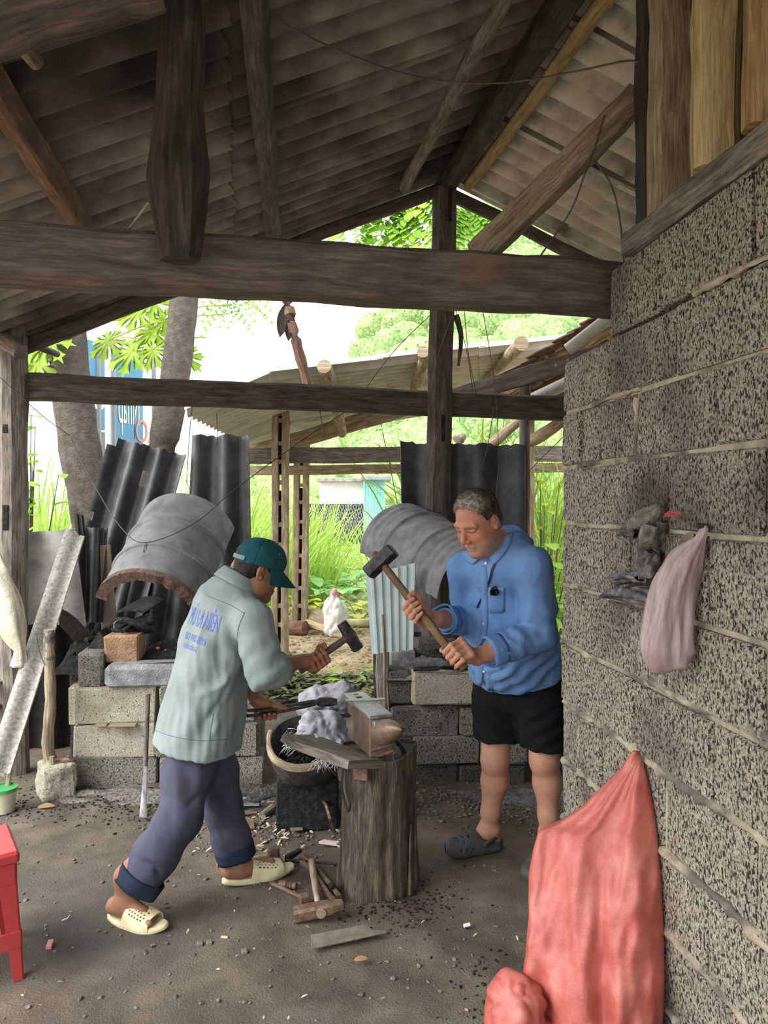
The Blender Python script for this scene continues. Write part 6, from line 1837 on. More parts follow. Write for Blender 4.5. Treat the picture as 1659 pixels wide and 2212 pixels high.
# ------------------------------------------------------------------ left edge and foreground
st = thing('plastic_stool', 'red plastic stool at the left edge of the ground', 'stool', G(-45, 2080))
S0 = G(53, 2114); sx, sy = unit((-.80, -.60, 0)), unit((-.55, .83, 0))
SW = .30; H_ = .43
ctr = S0 + sx * SW / 2 + sy * SW / 2
def leg_(i, j):
    o = S0 + sx * SW * i + sy * SW * j
    inw = (sx * (1 - 2 * i) + sy * (1 - 2 * j))
    top = o + inw * .022 + A3(0, 0, H_ - .03)
    ax1, ax2 = sx * (1 - 2 * i), sy * (1 - 2 * j)
    mb = MB()
    for a_, b_ in ((ax1, ax2), (ax2, ax1)):
        V = [o, o + a_ * .034, top + a_ * .062, top, o + b_ * .006, o + a_ * .034 + b_ * .006, top + a_ * .062 + b_ * .006, top + b_ * .006]
        mb.add(V, [(0, 1, 2, 3), (7, 6, 5, 4), (0, 4, 5, 1), (1, 5, 6, 2), (2, 6, 7, 3), (3, 7, 4, 0)])
    obj('leg', mb, M['plastic_red'], st, sharp=30)
for i in (0, 1):
    for j in (0, 1): leg_(i, j)
tp = ctr + A3(0, 0, H_)
obj('seat', MB().box(tp - A3(0, 0, .022), (SW - .02, SW - .02, .044), (sx, sy, (0, 0, 1)), .014), M['plastic_red'], st)
for k, (a, b, nrm_) in enumerate(((0, 1, sy), (1, 0, sx))):
    for e in (0, 1):
        u_, w_ = (sx, sy) if k == 0 else (sy, sx)
        p = S0 + w_ * (.010 + e * (SW - .02)) + u_ * SW / 2
        obj('apron', MB().box(p + A3(0, 0, H_ - .075) + (ctr - p) * A3(1, 1, 0) * .07, (SW - .05, .006, .07), (u_, w_, (0, 0, 1)), .002), M['plastic_red'], st)
        obj('stretcher', MB().box(p + A3(0, 0, .135), (SW - .01, .010, .058), (u_, w_, (0, 0, 1)), .004), M['plastic_red'], st)
bu = thing('paint_pail', 'small cream pail with a green rim at the left edge', 'bucket', G(2, 1755))
bc_ = G(8, 1752)
obj('body', MB().lathe([(.0, 0), (.052, 0), (.064, .12), (.060, .12), (.049, .008), (0, .008)], 26, bc_), M['pail'], bu)
obj('rim', MB().lathe([(.064, .106), (.070, .108), (.070, .126), (.060, .126), (.060, .12)], 26, bc_), M['pail_green'], bu)
obj('handle_stick', MB().tube(line(bc_ + A3(.0, .02, .03), P(22, 1660, 3.98), 6), .014, 8), M['wood_tan'], None); tag(bpy.data.objects['handle_stick'], 'short wooden handle standing out of the pail at left', 'stick')
# ------------------------------------------------------------------ hung on the block wall
nl = lambda px, py, off=.0: wall_hit(px, py) + WN * off
def wall_hit(px, py, off=0.0):
    r = ray(px, py); o = A3(0, 0, CAMZ)
    t = np.dot(W0 + WN * off - o, WN) / np.dot(r, WN)
    return o + r * t
NS = 130; HS = 84
out_l = [(1622, 1371), (1660, 1342), (1700, 1300), (1740, 1262), (1772, 1215), (1786, 1172), (1830, 1160), (1870, 1152), (1950, 1149), (2050, 1140), (2110, 1132), (2212, 1124), (2330, 1118)]
out_r = [(1622, 1379), (1660, 1392), (1720, 1404), (1800, 1417), (1900, 1426), (2000, 1432), (2100, 1435), (2212, 1432), (2330, 1428)]
g = np.zeros((NS, HS, 3)); rng = np.random.RandomState(4)
for j in range(HS):
    y = 1622 + (2345 - 1622) * (j / (HS - 1)) ** 1.1
    xl = np.interp(y, [a for a, _ in out_l], [b for _, b in out_l]); xr_ = np.interp(y, [a for a, _ in out_r], [b for _, b in out_r])
    dl = np.interp(y, [1622, 1790, 2000, 2345], [2.10, 2.22, 2.14, 2.06]); 
    pr_ = wall_hit(xr_, y, .012); pl2 = P(xl, y, dl)
    th = np.interp(j / HS, [0, .12, .35, 1], [.006, .030, .075, .12])
    nr_ = unit(np.cross(pr_ - pl2, (0, 0, 1))); nr_ = nr_ if nr_[1] < 0 else -nr_
    for i in range(NS):
        t = 2 * math.pi * i / NS
        u = .5 - .5 * math.cos(t)
        fo = math.sin(t)
        k = math.sin(u * 17 + j * .016) * .25 + math.sin(u * 31 - j * .033 + 1) * .12 + .5 * noise.noise((u * 5, j * .055, 2))
        fade = min(1, j / 12)
        g[i, j] = pl2 * (1 - u) + pr_ * u + nr_ * th * (math.copysign(abs(fo) ** .75, fo) + (.22 * (.5 - 2 * abs(noise.noise((u * 4 + 1, j * .035, 7)))) + .10 * (.5 - 2 * abs(noise.noise((u * 9 + j * .03, j * .09, 3))))) * fade * (1 if fo > 0 else .2) + .50 * k * fade * (1 if fo > 0 else .2))
sk_ = tag(obj('woven_sack', MB().shell(g, .002, closed_u=True), M['sack_red'], None, sharp=180), 'coral red woven sack hung by a corner on the block wall', 'sack')
lo_ = bag('sack_fold', A3(P(1118, 2190, 2.02)[0], 2.02, .18), (.085, .11, .15), 'sack_red', None, 6, par=sk_, amp=.05, sub=(((.06, .04, -.05), (.09, .1, .09)),))
cloth_tube('plastic_bag', [nl(1541, 1135, .02), nl(1538, 1165, .03), nl(1518, 1212, .045), nl(1508, 1270, .06), nl(1504, 1340, .07), nl(1502, 1400, .075), nl(1499, 1432, .065), nl(1498, 1442, .06)], [.006, .011, .038, .047, .053, .060, .048, .010], 'bag_clear', 'thin pinkish plastic bag hung on the block wall', 'bag', 5, n=44, nl=60, amp=.11, flat=.75, fq=(4, 9, 14))
bag('paper_wad', nl(1500, 1404, .07), (.042, .03, .034), 'bag_white', 'crumpled white wad inside the pinkish bag', 3, h=.005, amp=.02)
o = obj('peg', MB().tube([nl(1540, 1140, .0), nl(1540, 1135, .04)], .007, 8), M['wood_dark']); tag(o, 'dark peg in the wall holding the pinkish bag', 'peg')
hw = thing('plastic_rags', 'charcoal plastic rags knotted on the block wall', 'rag', nl(1425, 1200))
for k, (pts, rad, m, sd_) in enumerate((
    ([(1447, 1088), (1440, 1105), (1425, 1120), (1405, 1135)], [.004, .020, .034, .040], 'rag_grey', 1),
    ([(1440, 1130), (1432, 1160), (1425, 1195), (1428, 1235)], [.024, .030, .028, .024], 'rag_grey', 2),
    ([(1440, 1190), (1430, 1215), (1432, 1250)], [.016, .026, .022], 'bag_dark', 3),
    ([(1325, 1288), (1360, 1282), (1400, 1282), (1440, 1290), (1447, 1310)], [.004, .018, .030, .032, .010], 'bag_dark', 4),
    ([(1366, 1252), (1385, 1245), (1420, 1248)], [.018, .022, .016], 'bag_dark', 5),
    ([(1384, 1150), (1398, 1146), (1420, 1150)], [.018, .022, .020], 'bag_dark', 6))):
    c = cloth_tube('fold', [nl(a, b, .03 + .004 * k) for a, b in pts], rad, m, None, None, 20 + sd_, n=30, nl=34, amp=.20, flat=.7, up=(0, 0, 1) if k in (3, 4, 5) else (0, 1, 0), par=hw)
tb = thing('bamboo_cup', 'cut bamboo cup stuck in the mortar beside the pinkish bag', 'cup', nl(1504, 1180))
obj('cup', MB().lathe([(.020, -.012), (.024, 0), (.026, .022), (.022, .022), (.019, .004), (0, .004)], 20, nl(1504, 1178, .012), unit(WN * .75 + A3(0, 0, .66))), M['bamboo_grey'], tb)
mb = MB()
for k in range(5): mb.tube(spline([nl(1458, 1124, .03), nl(1472, 1112 + k, .045), nl(1482 + 3 * k, 1104 + 3 * k, .04), nl(1494, 1106 + 3 * k, .03)], 10), .0013, 4)
o = obj('red_string', mb, M['lettering_red2']); tag(o, 'red plastic string tied beside the charcoal rags on the wall', 'string')
# ------------------------------------------------------------------ ropes and wires overhead
wire(spline([roof_hit(583, 33, -1, .05), P(700, 95, 2.6), P(860, 155, 2.8), P(990, 178, 2.9), P(1100, 178, 2.8), P(1240, 155, 2.6), P(1345, 133, 2.45), P(1383, 134, 2.36)], 40), .0035, 'long sagging rope strung under the roof', 'wire', 'rope', cat='rope')
wire([P(322, 437, 2.2), P(276, 498, 2.28)], .004, 'short pale rope beside the foot of the hanging post', 'rope', 'rope', cat='rope')
wire(spline([P(1306, 250, 2.5), P(1285, 320, 2.5), P(1262, 380, 2.48), P(1230, 460, 2.5), P(1165, 556, 2.6)], 20), .0032, 'dark cord hanging off the pale brace')
wire(spline([P(1285, 345, 2.5), P(1320, 400, 2.5), P(1338, 470, 2.5), P(1349, 580, 2.5)], 16), .0030, 'dark cord curving down towards the wall top')
wire(spline([P(-10, 806, 4.3), P(60, 870, 4.36), P(100, 905, 4.4), P(150, 940, 4.40)], 12), .0025, 'thin wire running down from the corner post')
for i, (x0, y0, x1, y1, d, bow, l) in enumerate(((985, 672, 1022, 855, 4.6, 6, 'loose wire hanging just right of the gable post'), (1003, 672, 1028, 850, 4.6, -4, 'second loose wire hanging right of the gable post'), (1043, 672, 1078, 1000, 4.7, 9, 'long loose wire hanging in front of the wide dark sheet'), (1078, 1000, 1072, 1110, 4.7, -2, 'lower end of loose wire hanging before the wide dark sheet'), (978, 680, 930, 860, 4.6, -8, 'loose wire hanging across the face of the gable post'),
        (1066, 880, 1040, 1020, 4.75, 3, 'short loose wire hanging below the right end of the rear beam'), (700, 945, 690, 880, 4.7, 0, 'short loose wire end left of the slotted posts'), (292, 862, 290, 948, 4.6, 0, 'short wire between the rear beam and the tilted dark sheet'), (468, 892, 470, 960, 4.7, 0, 'short wire between the rear beam and the upright dark sheet'))):
    wire(spline([P(x0, y0, d), P((x0 + x1) / 2 + bow, (y0 + y1) / 2, d), P(x1, y1, d + .1)], 12), .0024, l)
o = obj('dry_bark_strip', MB().sweep(spline([P(985, 680, 4.7), P(996, 730, 4.7), P(990, 790, 4.72)], 10), rect(.035, .006), np.linspace(1, .4, 10), up=(0, 1, 0), jit=.004), M['wood_soot']); tag(o, 'dry brown bark strip hanging right of the gable post', 'bark')
wire(spline([P(760, 880, 4.85), P(850, 760, 4.8), P(930, 680, 4.75)], 14), .0025, 'thin wire slanting up to the gable post')
wire(spline([P(1010, 1180, 4.6), P(1075, 1090, 4.55), P(1160, 1000, 4.7), P(1215, 945, 4.9)], 14), .0025, 'thin wire slanting past the dark sheet behind the man in blue')
# ================================================================== garden, sheds and hill behind the smithy
def leaf_strip(mb, base, d, up, L, w, n=5, droop=.5, fold=.25, prof=None):
    """one folded, drooping leaf blade"""
    d, up = unit(d), unit(up)
    s = unit(np.cross(d, up)); V, F = [], []
    p = np.array(base, float)
    for i in range(n + 1):
        t = i / n
        ww = w * (prof(t) if prof else math.sin(math.pi * min(1, .08 + t * .92)) ** .8)
        dd = unit(d + A3(0, 0, -droop * t))
        V += [p - s * ww + up * fold * ww, p, p + s * ww + up * fold * ww]
        p = p + dd * L / n
    for i in range(n):
        a = i * 3
        F += [(a, a + 1, a + 4, a + 3), (a + 1, a + 2, a + 5, a + 4)]
    mb.add(V, F)
def grass_mesh(seed, n, h, spread, w=.012, droop=1.1):
    rng = np.random.RandomState(seed); mb = MB()
    for k in range(n):
        a = rng.uniform(0, 6.28); r = spread * rng.rand() ** .6
        L = h * rng.uniform(.55, 1.1); ln = rng.uniform(.05, .45)
        b = A3(r * math.cos(a), r * math.sin(a), -.02)
        d = A3(math.cos(a + rng.uniform(-.8, .8)) * ln, math.sin(a + rng.uniform(-.8, .8)) * ln, 1)
        p = b.copy(); s = unit(np.cross(d, A3(rng.uniform(-1, 1), rng.uniform(-1, 1), .1))); V, F = [], []
        m = 6; dr = rng.uniform(.4, 1.4) * droop
        for i in range(m + 1):
            t = i / m; ww = w * (1 - t) ** .6 * (.6 + .4 * min(1, t * 4))
            V += [p - s * ww, p + s * ww]
            dd = unit(unit(d) + A3(d[0], d[1], -1.0) * dr * t * t)
            p = p + dd * L / m
        mb.add(V, [(2 * i, 2 * i + 1, 2 * i + 3, 2 * i + 2) for i in range(m)])
    return mb
def clump(name, c, h, spread, n, seed, label, cat='grass', m='grass', group=None, kind='stuff'):
    mb = grass_mesh(seed, n, h, spread, w=.009 + .004 * h)
    mb.v = [v + np.asarray(c) for v in mb.v]
    o = obj(name, mb, M[m], None, sharp=180)
    tag(o, label, cat, group, kind)
    return o
gi = 0
for (px, d, h, sp, n) in ((75, 7.6, 2.0, .45, 150), (110, 8.4, 2.3, .5, 160), (60, 9.5, 2.5, .6, 160), (215, 9.2, 1.6, .5, 130), (150, 9.8, 2.2, .7, 160), (430, 10.5, 2.3, .6, 160), (480, 12, 2.6, .7, 170), (555, 10.8, 1.7, .45, 150), (590, 12.0, 1.9, .6, 150), (655, 12.4, 1.8, .5, 150), (690, 13.5, 1.3, .5, 120), (620, 14.5, 2.0, .8, 150),
                          (1160, 8.2, 1.9, .45, 160), (1205, 8.8, 2.4, .5, 170), (1180, 10, 2.7, .6, 170), (1010, 9.5, 2.75, .5, 170), (1075, 9.8, 2.8, .6, 170), (1120, 10.6, 2.9, .6, 170), (1260, 10, 2.8, .7, 150), (850, 15, 1.6, .8, 120)):
    gi += 1
    c = P(px, 1085, d); c[2] = 0
    clump('tall_grass', c, h, sp, n, 300 + gi, 'tall pale grass growing behind the smithy', kind='stuff')
# broad-leaved garden plants
def plant_mesh(seed, n, size, yellow=False):
    rng = np.random.RandomState(seed); st, lf_ = MB(), MB()
    for k in range(n):
        a = k * 2.4 + rng.uniform(-.3, .3); el = rng.uniform(.5, 1.2)
        d = A3(math.cos(a) * math.cos(el), math.sin(a) * math.cos(el), math.sin(el))
        L = size * rng.uniform(.5, .95); tip = d * L
        st.tube([A3(0, 0, -.02), d * L * .5 + A3(0, 0, .02), tip], [.008, .006, .004], 4)
        leaf_strip(lf_, tip, d * A3(1, 1, .35), A3(-d[0] * .4, -d[1] * .4, 1), size * rng.uniform(.55, .8), size * rng.uniform(.20, .28), 5, .7, .25)
    return st, lf_
protos = []
for k, (n, s, m) in enumerate(((9, .36, 'leaf_broad'), (8, .46, 'leaf_broad'), (8, .30, 'leaf_yellow'), (10, .42, 'leaf'))):
    st, lf_ = plant_mesh(60 + k, n, s)
    protos.append((st, lf_, m))
pspots = [(668, 11.8, 0), (700, 11.2, 1), (735, 11.6, 1), (772, 11.0, 0), (655, 13.0, 1), (690, 13.2, 1), (728, 13.0, 0), (765, 12.8, 1), (800, 12.6, 1), (640, 15, 3), (680, 15.5, 3), (715, 15.8, 0), (750, 15.2, 3), (790, 15.6, 0), (830, 15, 3), (662, 10.3, 2), (690, 10.0, 2), (776, 9.9, 2), (800, 10.2, 2), (745, 18, 3), (700, 19, 3), (660, 18.5, 3), (790, 18.2, 0), (730, 21.5, 3), (690, 22, 3), (770, 22, 3), (640, 10.6, 2), (840, 11.5, 1)]
kinds = ('broad green garden plant growing in the bed behind the slotted posts', 'large light green garden plant growing in the bed behind the slotted posts', 'low yellow-green plant growing at the near edge of the garden bed', 'leafy mid-green plant growing farther back in the garden bed')
made = {}
ORD = ('leftmost', 'second from the left', 'third from the left', 'fourth from the left', 'fifth from the left', 'sixth from the left', 'seventh from the left', 'eighth from the left', 'ninth from the left', 'tenth from the left')
short = ('broad green garden plant in the bed, %s of its kind', 'large light green garden plant in the bed, %s of its kind', 'low yellow-green plant at the near bed edge, %s', 'leafy mid-green plant farther back, %s of its kind')
rank = {}
for k in range(4):
    for n_r, i in enumerate(sorted([i for i, q in enumerate(pspots) if q[2] == k], key=lambda i: pspots[i][0] + .01 * pspots[i][1])): rank[i] = short[k] % ORD[n_r]
for i, (px, d, k) in enumerate(pspots):
    c = P(px, 1085, d); c[2] = .01
    if k not in made:
        st, lf_, m = protos[k]
        t = thing('garden_plant', rank[i], 'plant', (0, 0, 0), 'garden plants of kind %s' % ('broad', 'large', 'yellow', 'leafy')[k])
        obj('stems', st, M['leaf'], t, sharp=180); obj('leaves', lf_, M[m], t, sharp=180)
        made[k] = t
        t.location = c; ROOTS[t.name] = c
    else:
        dup(made[k], c, R.uniform(0, 6.28), R.uniform(.85, 1.25), rank[i])
# leafy shrub right of the wall gap
def shrub(name, c, h, n, seed, m, label, ls=.16, w=.05, spread=.35):
    rng = np.random.RandomState(seed); t = thing(name, label, 'shrub', c)
    st, lf_ = MB(), MB()
    for k in range(n):
        a = rng.uniform(0, 6.28); r = spread * rng.rand(); hh = h * rng.uniform(.7, 1)
        p = spline([c, c + A3(r * .4 * math.cos(a), r * .4 * math.sin(a), hh * .5), c + A3(r * math.cos(a), r * math.sin(a), hh)], 8)
        st.tube(p, np.linspace(.010, .004, 8), 5)
        for q in range(9):
            b = p[min(7, 1 + int(q * .75))]; aa_ = rng.uniform(0, 6.28)
            leaf_strip(lf_, b, A3(math.cos(aa_), math.sin(aa_), rng.uniform(-.2, .6)), A3(0, 0, 1), ls * rng.uniform(.7, 1.2), w * rng.uniform(.8, 1.2), 5, .6, .2)
    obj('stems', st, M['bark'], t, sharp=180); o = obj('leaves', lf_, M[m], t, sharp=180); o['kind'] = 'stuff'
    return t
for (px, d, h, n, m, l, ls) in ((1178, 6.6, 1.25, 10, 'leaf', 'bright leafy shrub between the block wall and the dark sheet', .22), (1175, 7.6, 1.9, 8, 'leaf_yellow', 'yellow-leaved shrub high above the bright one by the block wall', .14), (1200, 7.2, .95, 8, 'leaf', 'low leafy shrub behind the bright one by the wall', .18), (1090, 7.0, 2.35, 5, 'leaf_yellow', 'thin yellow-leaved stem rising behind the dark sheet', .10), (820, 13.8, .9, 9, 'leaf', 'loose green bush in front of the teal shed', .12), (60, 6.2, 2.3, 8, 'leaf', 'green shrub behind the corner post', .16)):
    c = P(px, 1085, d); c[2] = 0
    shrub('leafy_shrub', c, h, n, int(px + d), m, l, ls, ls * .28)
# papaya trees
def papaya_leaf(mb, c, d, up, size, rng):
    d, up = unit(d), unit(up - d * np.dot(up, d) if abs(np.dot(d, unit(up))) < .98 else A3(.3, .2, 1)); s = np.cross(d, up); V = [np.array(c, float)]; n = 7
    pts = []
    for k in range(n):
        a = math.radians(-140 + 280 * k / (n - 1)); r = size * (1 - .25 * abs(a) / 2.5)
        def q(aa, rr): return c + (d * math.cos(aa) + s * math.sin(aa)) * rr + up * (-.35 * rr * rr / size)
        da = math.radians(46) / 2
        pts += [q(a - da, r * .32), q(a - da * .42, r * .62), q(a - da * .75, r * .80), q(a - da * .2, r * .80), q(a, r), q(a + da * .2, r * .80), q(a + da * .75, r * .80), q(a + da * .42, r * .62)]
    pts.append(q(math.radians(140 + 23), size * .25))
    V += pts
    mb.add(V, [(0, i, i + 1) for i in range(1, len(pts))])
def papaya(name, path, d, w, label, leaves, seed):
    rng = np.random.RandomState(seed)
    p = spline([P(x, y, d) for x, y in path], 18)
    p[-1][2] = -.05
    t = thing(name, label, 'tree', p[-1])
    obj('trunk', MB().tube(p, np.linspace(w * .46, w * .56, 18) * (1 + .04 * np.sin(np.arange(18) * 2.2)), 16), M['bark'], t, sharp=60)
    for (x, y, dd, sz, ang) in leaves:
        c = P(x, y, dd); mb = MB()
        dr = A3(math.cos(math.radians(ang)), -.15, math.sin(math.radians(ang)) - .2)
        papaya_leaf(mb, c, dr, A3(rng.uniform(-.3, .3), -.75, .5), sz, rng)
        lf_ = obj('leaf', mb, M['leaf_papaya'], t, sharp=180)
        b = P(x - 160 * math.cos(math.radians(ang)) + rng.uniform(-20, 20), y - 25 + rng.uniform(-20, 10), dd + .2)
        obj('petiole', MB().tube(spline([b, (b + c) / 2 + A3(0, 0, .05), c], 8), .007, 5), M['leaf_yellow'], lf_)
papaya('tree', [(132, 560), (138, 655), (150, 790), (163, 900), (178, 1000), (200, 1110), (215, 1250), (225, 1480)], 6.5, .33, 'thick grey tree trunk leaning behind the corner post',
       [(105, 735, 6.2, .30, 200), (80, 780, 6.4, .32, 220), (40, 700, 6.6, .32, 190), (20, 760, 6.4, .3, 180), (235, 735, 6.8, .26, 200), (90, 690, 6.3, .25, 170)], 1)
papaya('tree', [(405, 520), (398, 640), (388, 740), (374, 840), (352, 960), (320, 1100), (280, 1450)], 6.8, .26, 'slimmer grey tree trunk leaning beside the blue signboard',
       [(300, 672, 7.2, .28, 190), (335, 655, 7.0, .24, 150), (330, 715, 7.2, .30, 200), (285, 758, 7.2, .32, 195), (330, 755, 7.0, .24, 240), (355, 690, 7.1, .22, 215), (255, 660, 7.4, .25, 170), (400, 770, 7.4, .22, -30)], 2)
# pinnate branches seen through the gable
def pinnate(name, base, tips, label, seed, m='leaf', ls=.11):
    rng = np.random.RandomState(seed); t = thing(name, label, 'branch', base)
    st = MB()
    for tp in tips:
        p = spline([base, (base + tp) / 2 + A3(0, 0, .10), tp], 9)
        st.tube(p, np.linspace(.012, .004, 9), 5)
        lf_ = MB()
        for q in range(3, 9):
            for sd in (-1, 1):
                ax_ = unit(p[q] - p[q - 1]); sv_ = unit(np.cross(ax_, A3(0, -.6, .8))) * sd
                r0 = p[q]; r1 = r0 + (sv_ * .8 + ax_ * .5) * rng.uniform(.22, .34) + A3(0, 0, -.10)
                rp = spline([r0, (r0 + r1) / 2 + A3(0, 0, .03), r1], 7)
                for w in range(1, 7):
                    for s2 in (-1, 1):
                        a2 = unit(rp[w] - rp[w - 1])
                        leaf_strip(lf_, rp[w], unit(np.cross(a2, A3(0, -.7, .7))) * s2 + a2 * .35 + rng.uniform(-.15, .15, 3), A3(0, -.4, 1), ls * rng.uniform(.8, 1.2), ls * .32, 3, .4, .1)
        o = obj('leaf_spray', lf_, M[m], t, sharp=180); o['kind'] = 'stuff'
    if seed == 5: st.tube(spline([A3(P(946, 1085, 7.6)[0], 7.6, -.05), P(955, 800, 7.6), base], 10), .045, 8)
    obj('twigs', st, M['bark'], t, sharp=180)
pinnate('leafy_branch', P(960, 330, 7.6), [P(745, 500, 7.2), P(770, 470, 7.4), P(820, 510, 7.2), P(850, 450, 7.4), P(885, 500, 7.2), P(905, 450, 7.2), P(800, 435, 7.6), P(905, 525, 7.1), P(850, 535, 7.3)], 'bright green feathery branch seen through the gable left of the post', 5)
pinnate('leafy_branch', P(1000, 430, 7.6), [P(1012, 500, 7.4), P(1030, 530, 7.4)], 'small feathery branch seen through the gable right of the post', 6)
pinnate('leafy_branch', P(490, 600, 7.4), [P(492, 665, 7.3), P(525, 650, 7.3)], 'small feathery sprig hanging below the big tie beam', 7, ls=.05)
# dead branch hanging in the sky gap
db = thing('dead_branch', 'dead reddish-brown branch stub with a torn hanging leaf against the sky', 'branch', P(668, 835, 5.6))
obj('stem', MB().tube(spline([P(600, 512, 5.02), P(618, 630, 5.6), P(628, 690, 5.6), P(645, 760, 5.6), P(668, 838, 5.6)], 16), np.linspace(.045, .036, 16), 8, jit=.006, seed=4), M['wood_red'], db, sharp=50)
mb = MB()
leaf_strip(mb, P(622, 655, 5.6), A3(-.25, 0, -1), A3(0, -1, 0), .26, .05, 6, .1, .3); leaf_strip(mb, P(628, 690, 5.58), A3(-.12, 0, -1), A3(.2, -1, 0), .16, .035, 5, .1, .3)
obj('dry_leaf', mb, M['wood_dark'], db, sharp=180)
# signboard seen from behind
sgn = thing('signboard', 'big pale blue signboard with reversed lettering and grey posts behind the trees', 'sign', A3(P(240, 1085, 9.6)[0], 9.6, 0))
sa, sb2 = P(168, 725, 8.3), P(236, 775, 9.5)
def quad_panel(name, c4, m, t=.05):
    c4 = [np.asarray(c, float) for c in c4]
    n = unit(np.cross(c4[1] - c4[0], c4[3] - c4[0]))
    V = [c + n * t / 2 for c in c4] + [c - n * t / 2 for c in c4]
    return obj(name, MB().add(V, [(0, 1, 2, 3), (7, 6, 5, 4), (0, 4, 5, 1), (1, 5, 6, 2), (2, 6, 7, 3), (3, 7, 4, 0)]), M[m], sgn)
Zt, Zb = 3.40, 2.42
sp_ = lambda u, z: A3(P(168, 1085, 8.3)[0] + u * .36, 8.3 + u * .93, z)     # along the board, away
def onb(px, z=3):                                                            # board parameter under a pixel column
    X = (px - 829.5) / FPX
    x0_, y0_ = sp_(0, 0)[:2]
    return (X * y0_ - x0_) / (.36 - X * .93)
u1, u2, u3, u4, u5 = onb(224), onb(243), onb(306), onb(330), onb(347)
quad_panel('panel', [sp_(0, Zt), sp_(u1, Zt), sp_(u1, Zb), sp_(0, Zb)], 'sign_blue')
quad_panel('panel', [sp_(u2, Zt), sp_(u3, Zt), sp_(u3, Zb - .3), sp_(u2, Zb - .3)], 'sign_blue')
quad_panel('panel', [sp_(u3, Zt - .15), sp_(u4, Zt - .15), sp_(u4, 1.6), sp_(u3, 1.6)], 'sign_white')
quad_panel('panel', [sp_(u4 + .1, Zt - .3), sp_(u5, Zt - .3), sp_(u5, 1.2), sp_(u4 + .1, 1.2)], 'sign_white')
quad_panel('lower_panel', [sp_(0, Zb - .02), sp_(u1, Zb - .02), sp_(u1, 1.1), sp_(0, 1.1)], 'fibre_grey')
quad_panel('lower_panel', [sp_(u2, Zb - .32), sp_(u3, Zb - .32), sp_(u3, 1.1), sp_(u2, 1.1)], 'sign_blue')
for u in ((u1 + u2) / 2 - .12, (u1 + u2) / 2 + .12, u4 + .05):
    obj('pole', MB().tube([sp_(u, -.05) - A3(0, .06, 0), sp_(u, Zt + .06) - A3(0, .06, 0)], .035, 12), M['aluminium'], sgn)
bx = unit(sp_(1, 0) - sp_(0, 0)); bnr = unit(np.cross(A3(0, 0, 1), bx)); bnr = bnr if bnr[1] < 0 else -bnr
def board_text(body, u, z, size, m, sx):
    V, F = text_mesh(body, size, sx, .0)
    W = [sp_(u, z) - bx * x + A3(0, 0, 1) * y + bnr * .034 for x, y, _ in V]
    obj('lettering', MB().add(W, [f[::-1] for f in F]), M[m], sgn, sharp=180)
board_text('Nhap', (u2 + u3) / 2, 2.72, .62, 'lettering', .55 * (u3 - u2))
board_text('ol', u1 * .6, 2.82, .60, 'lettering', .8)
board_text('IAO', (u3 + u4) / 2, 2.45, .40, 'lettering_red', .75)
# ---- neighbouring lean-to: roofing, logs, rails and slotted posts
shed = thing('lean_to_roof', 'low lean-to roof of weathered corrugated sheets beyond the rear beam', 'roof', P(800, 800, 6.6))
def roof_piece(c4, n, seed):
    c = [np.asarray(q, float) for q in c4]; nu = n * 8 + 1; g = np.zeros((nu, 8, 3))
    nz_ = A3(0, 0, 1)
    for i in range(nu):
        v = i / (nu - 1)
        for j in range(8):
            u = j / 7
            p = (c[0] * (1 - u) + c[1] * u) * (1 - v) + (c[3] * (1 - u) + c[2] * u) * v
            g[i, j] = p + nz_ * .045 * math.sin(2 * math.pi * v * n)
    obj('roof_sheet', MB().shell(g, .006), M['fibre_shed'], shed, sharp=60)
def lerp4(c, u0, u1):
    return [c[0] * (1 - u0) + c[1] * u0, c[0] * (1 - u1) + c[1] * u1, c[3] * (1 - u1) + c[2] * u1, c[3] * (1 - u0) + c[2] * u0]
cA = [P(585, 803, 6.2), P(1245, 728, 6.9), P(1245, 842, 9.6), P(640, 936, 9.6)]
for i in range(3): roof_piece([q + A3(0, 0, .01 * (i % 2)) for q in lerp4(cA, i / 3 - .01, (i + 1) / 3 + .01)], 22, i)
roof_piece([P(398, 886, 6.1), P(588, 804, 6.22), P(645, 938, 9.6), P(545, 960, 9.4)], 20, 9)
lg = dict(cat='log')
pole('purlin_log', P(704, 792, 6.25), P(742, 935, 8.4), .065, .055, 'wood_tan', 'knotty log end poking out left under the lean-to roof', 'log', seed=201, n=12, wob=.02)
pole('purlin_log', P(918, 768, 6.3), P(897, 850, 7.6), .055, .05, 'wood_tan', 'knotty log end under the lean-to roof beside the gable post', 'log', seed=202, n=10, wob=.03)
pole('purlin_log', P(1122, 742, 6.35), P(1040, 830, 8.2), .06, .055, 'wood_tan', 'pointed log end under the lean-to roof right of the gable post', 'log', seed=203, n=10, wob=.02)
timber('eave_beam', P(520, 985, 8.6), P(1240, 776, 8.0), .10, .17, 'wood_tan', 'brown slanting beam carrying the lean-to roof', seed=204, n=20, wob=.012)
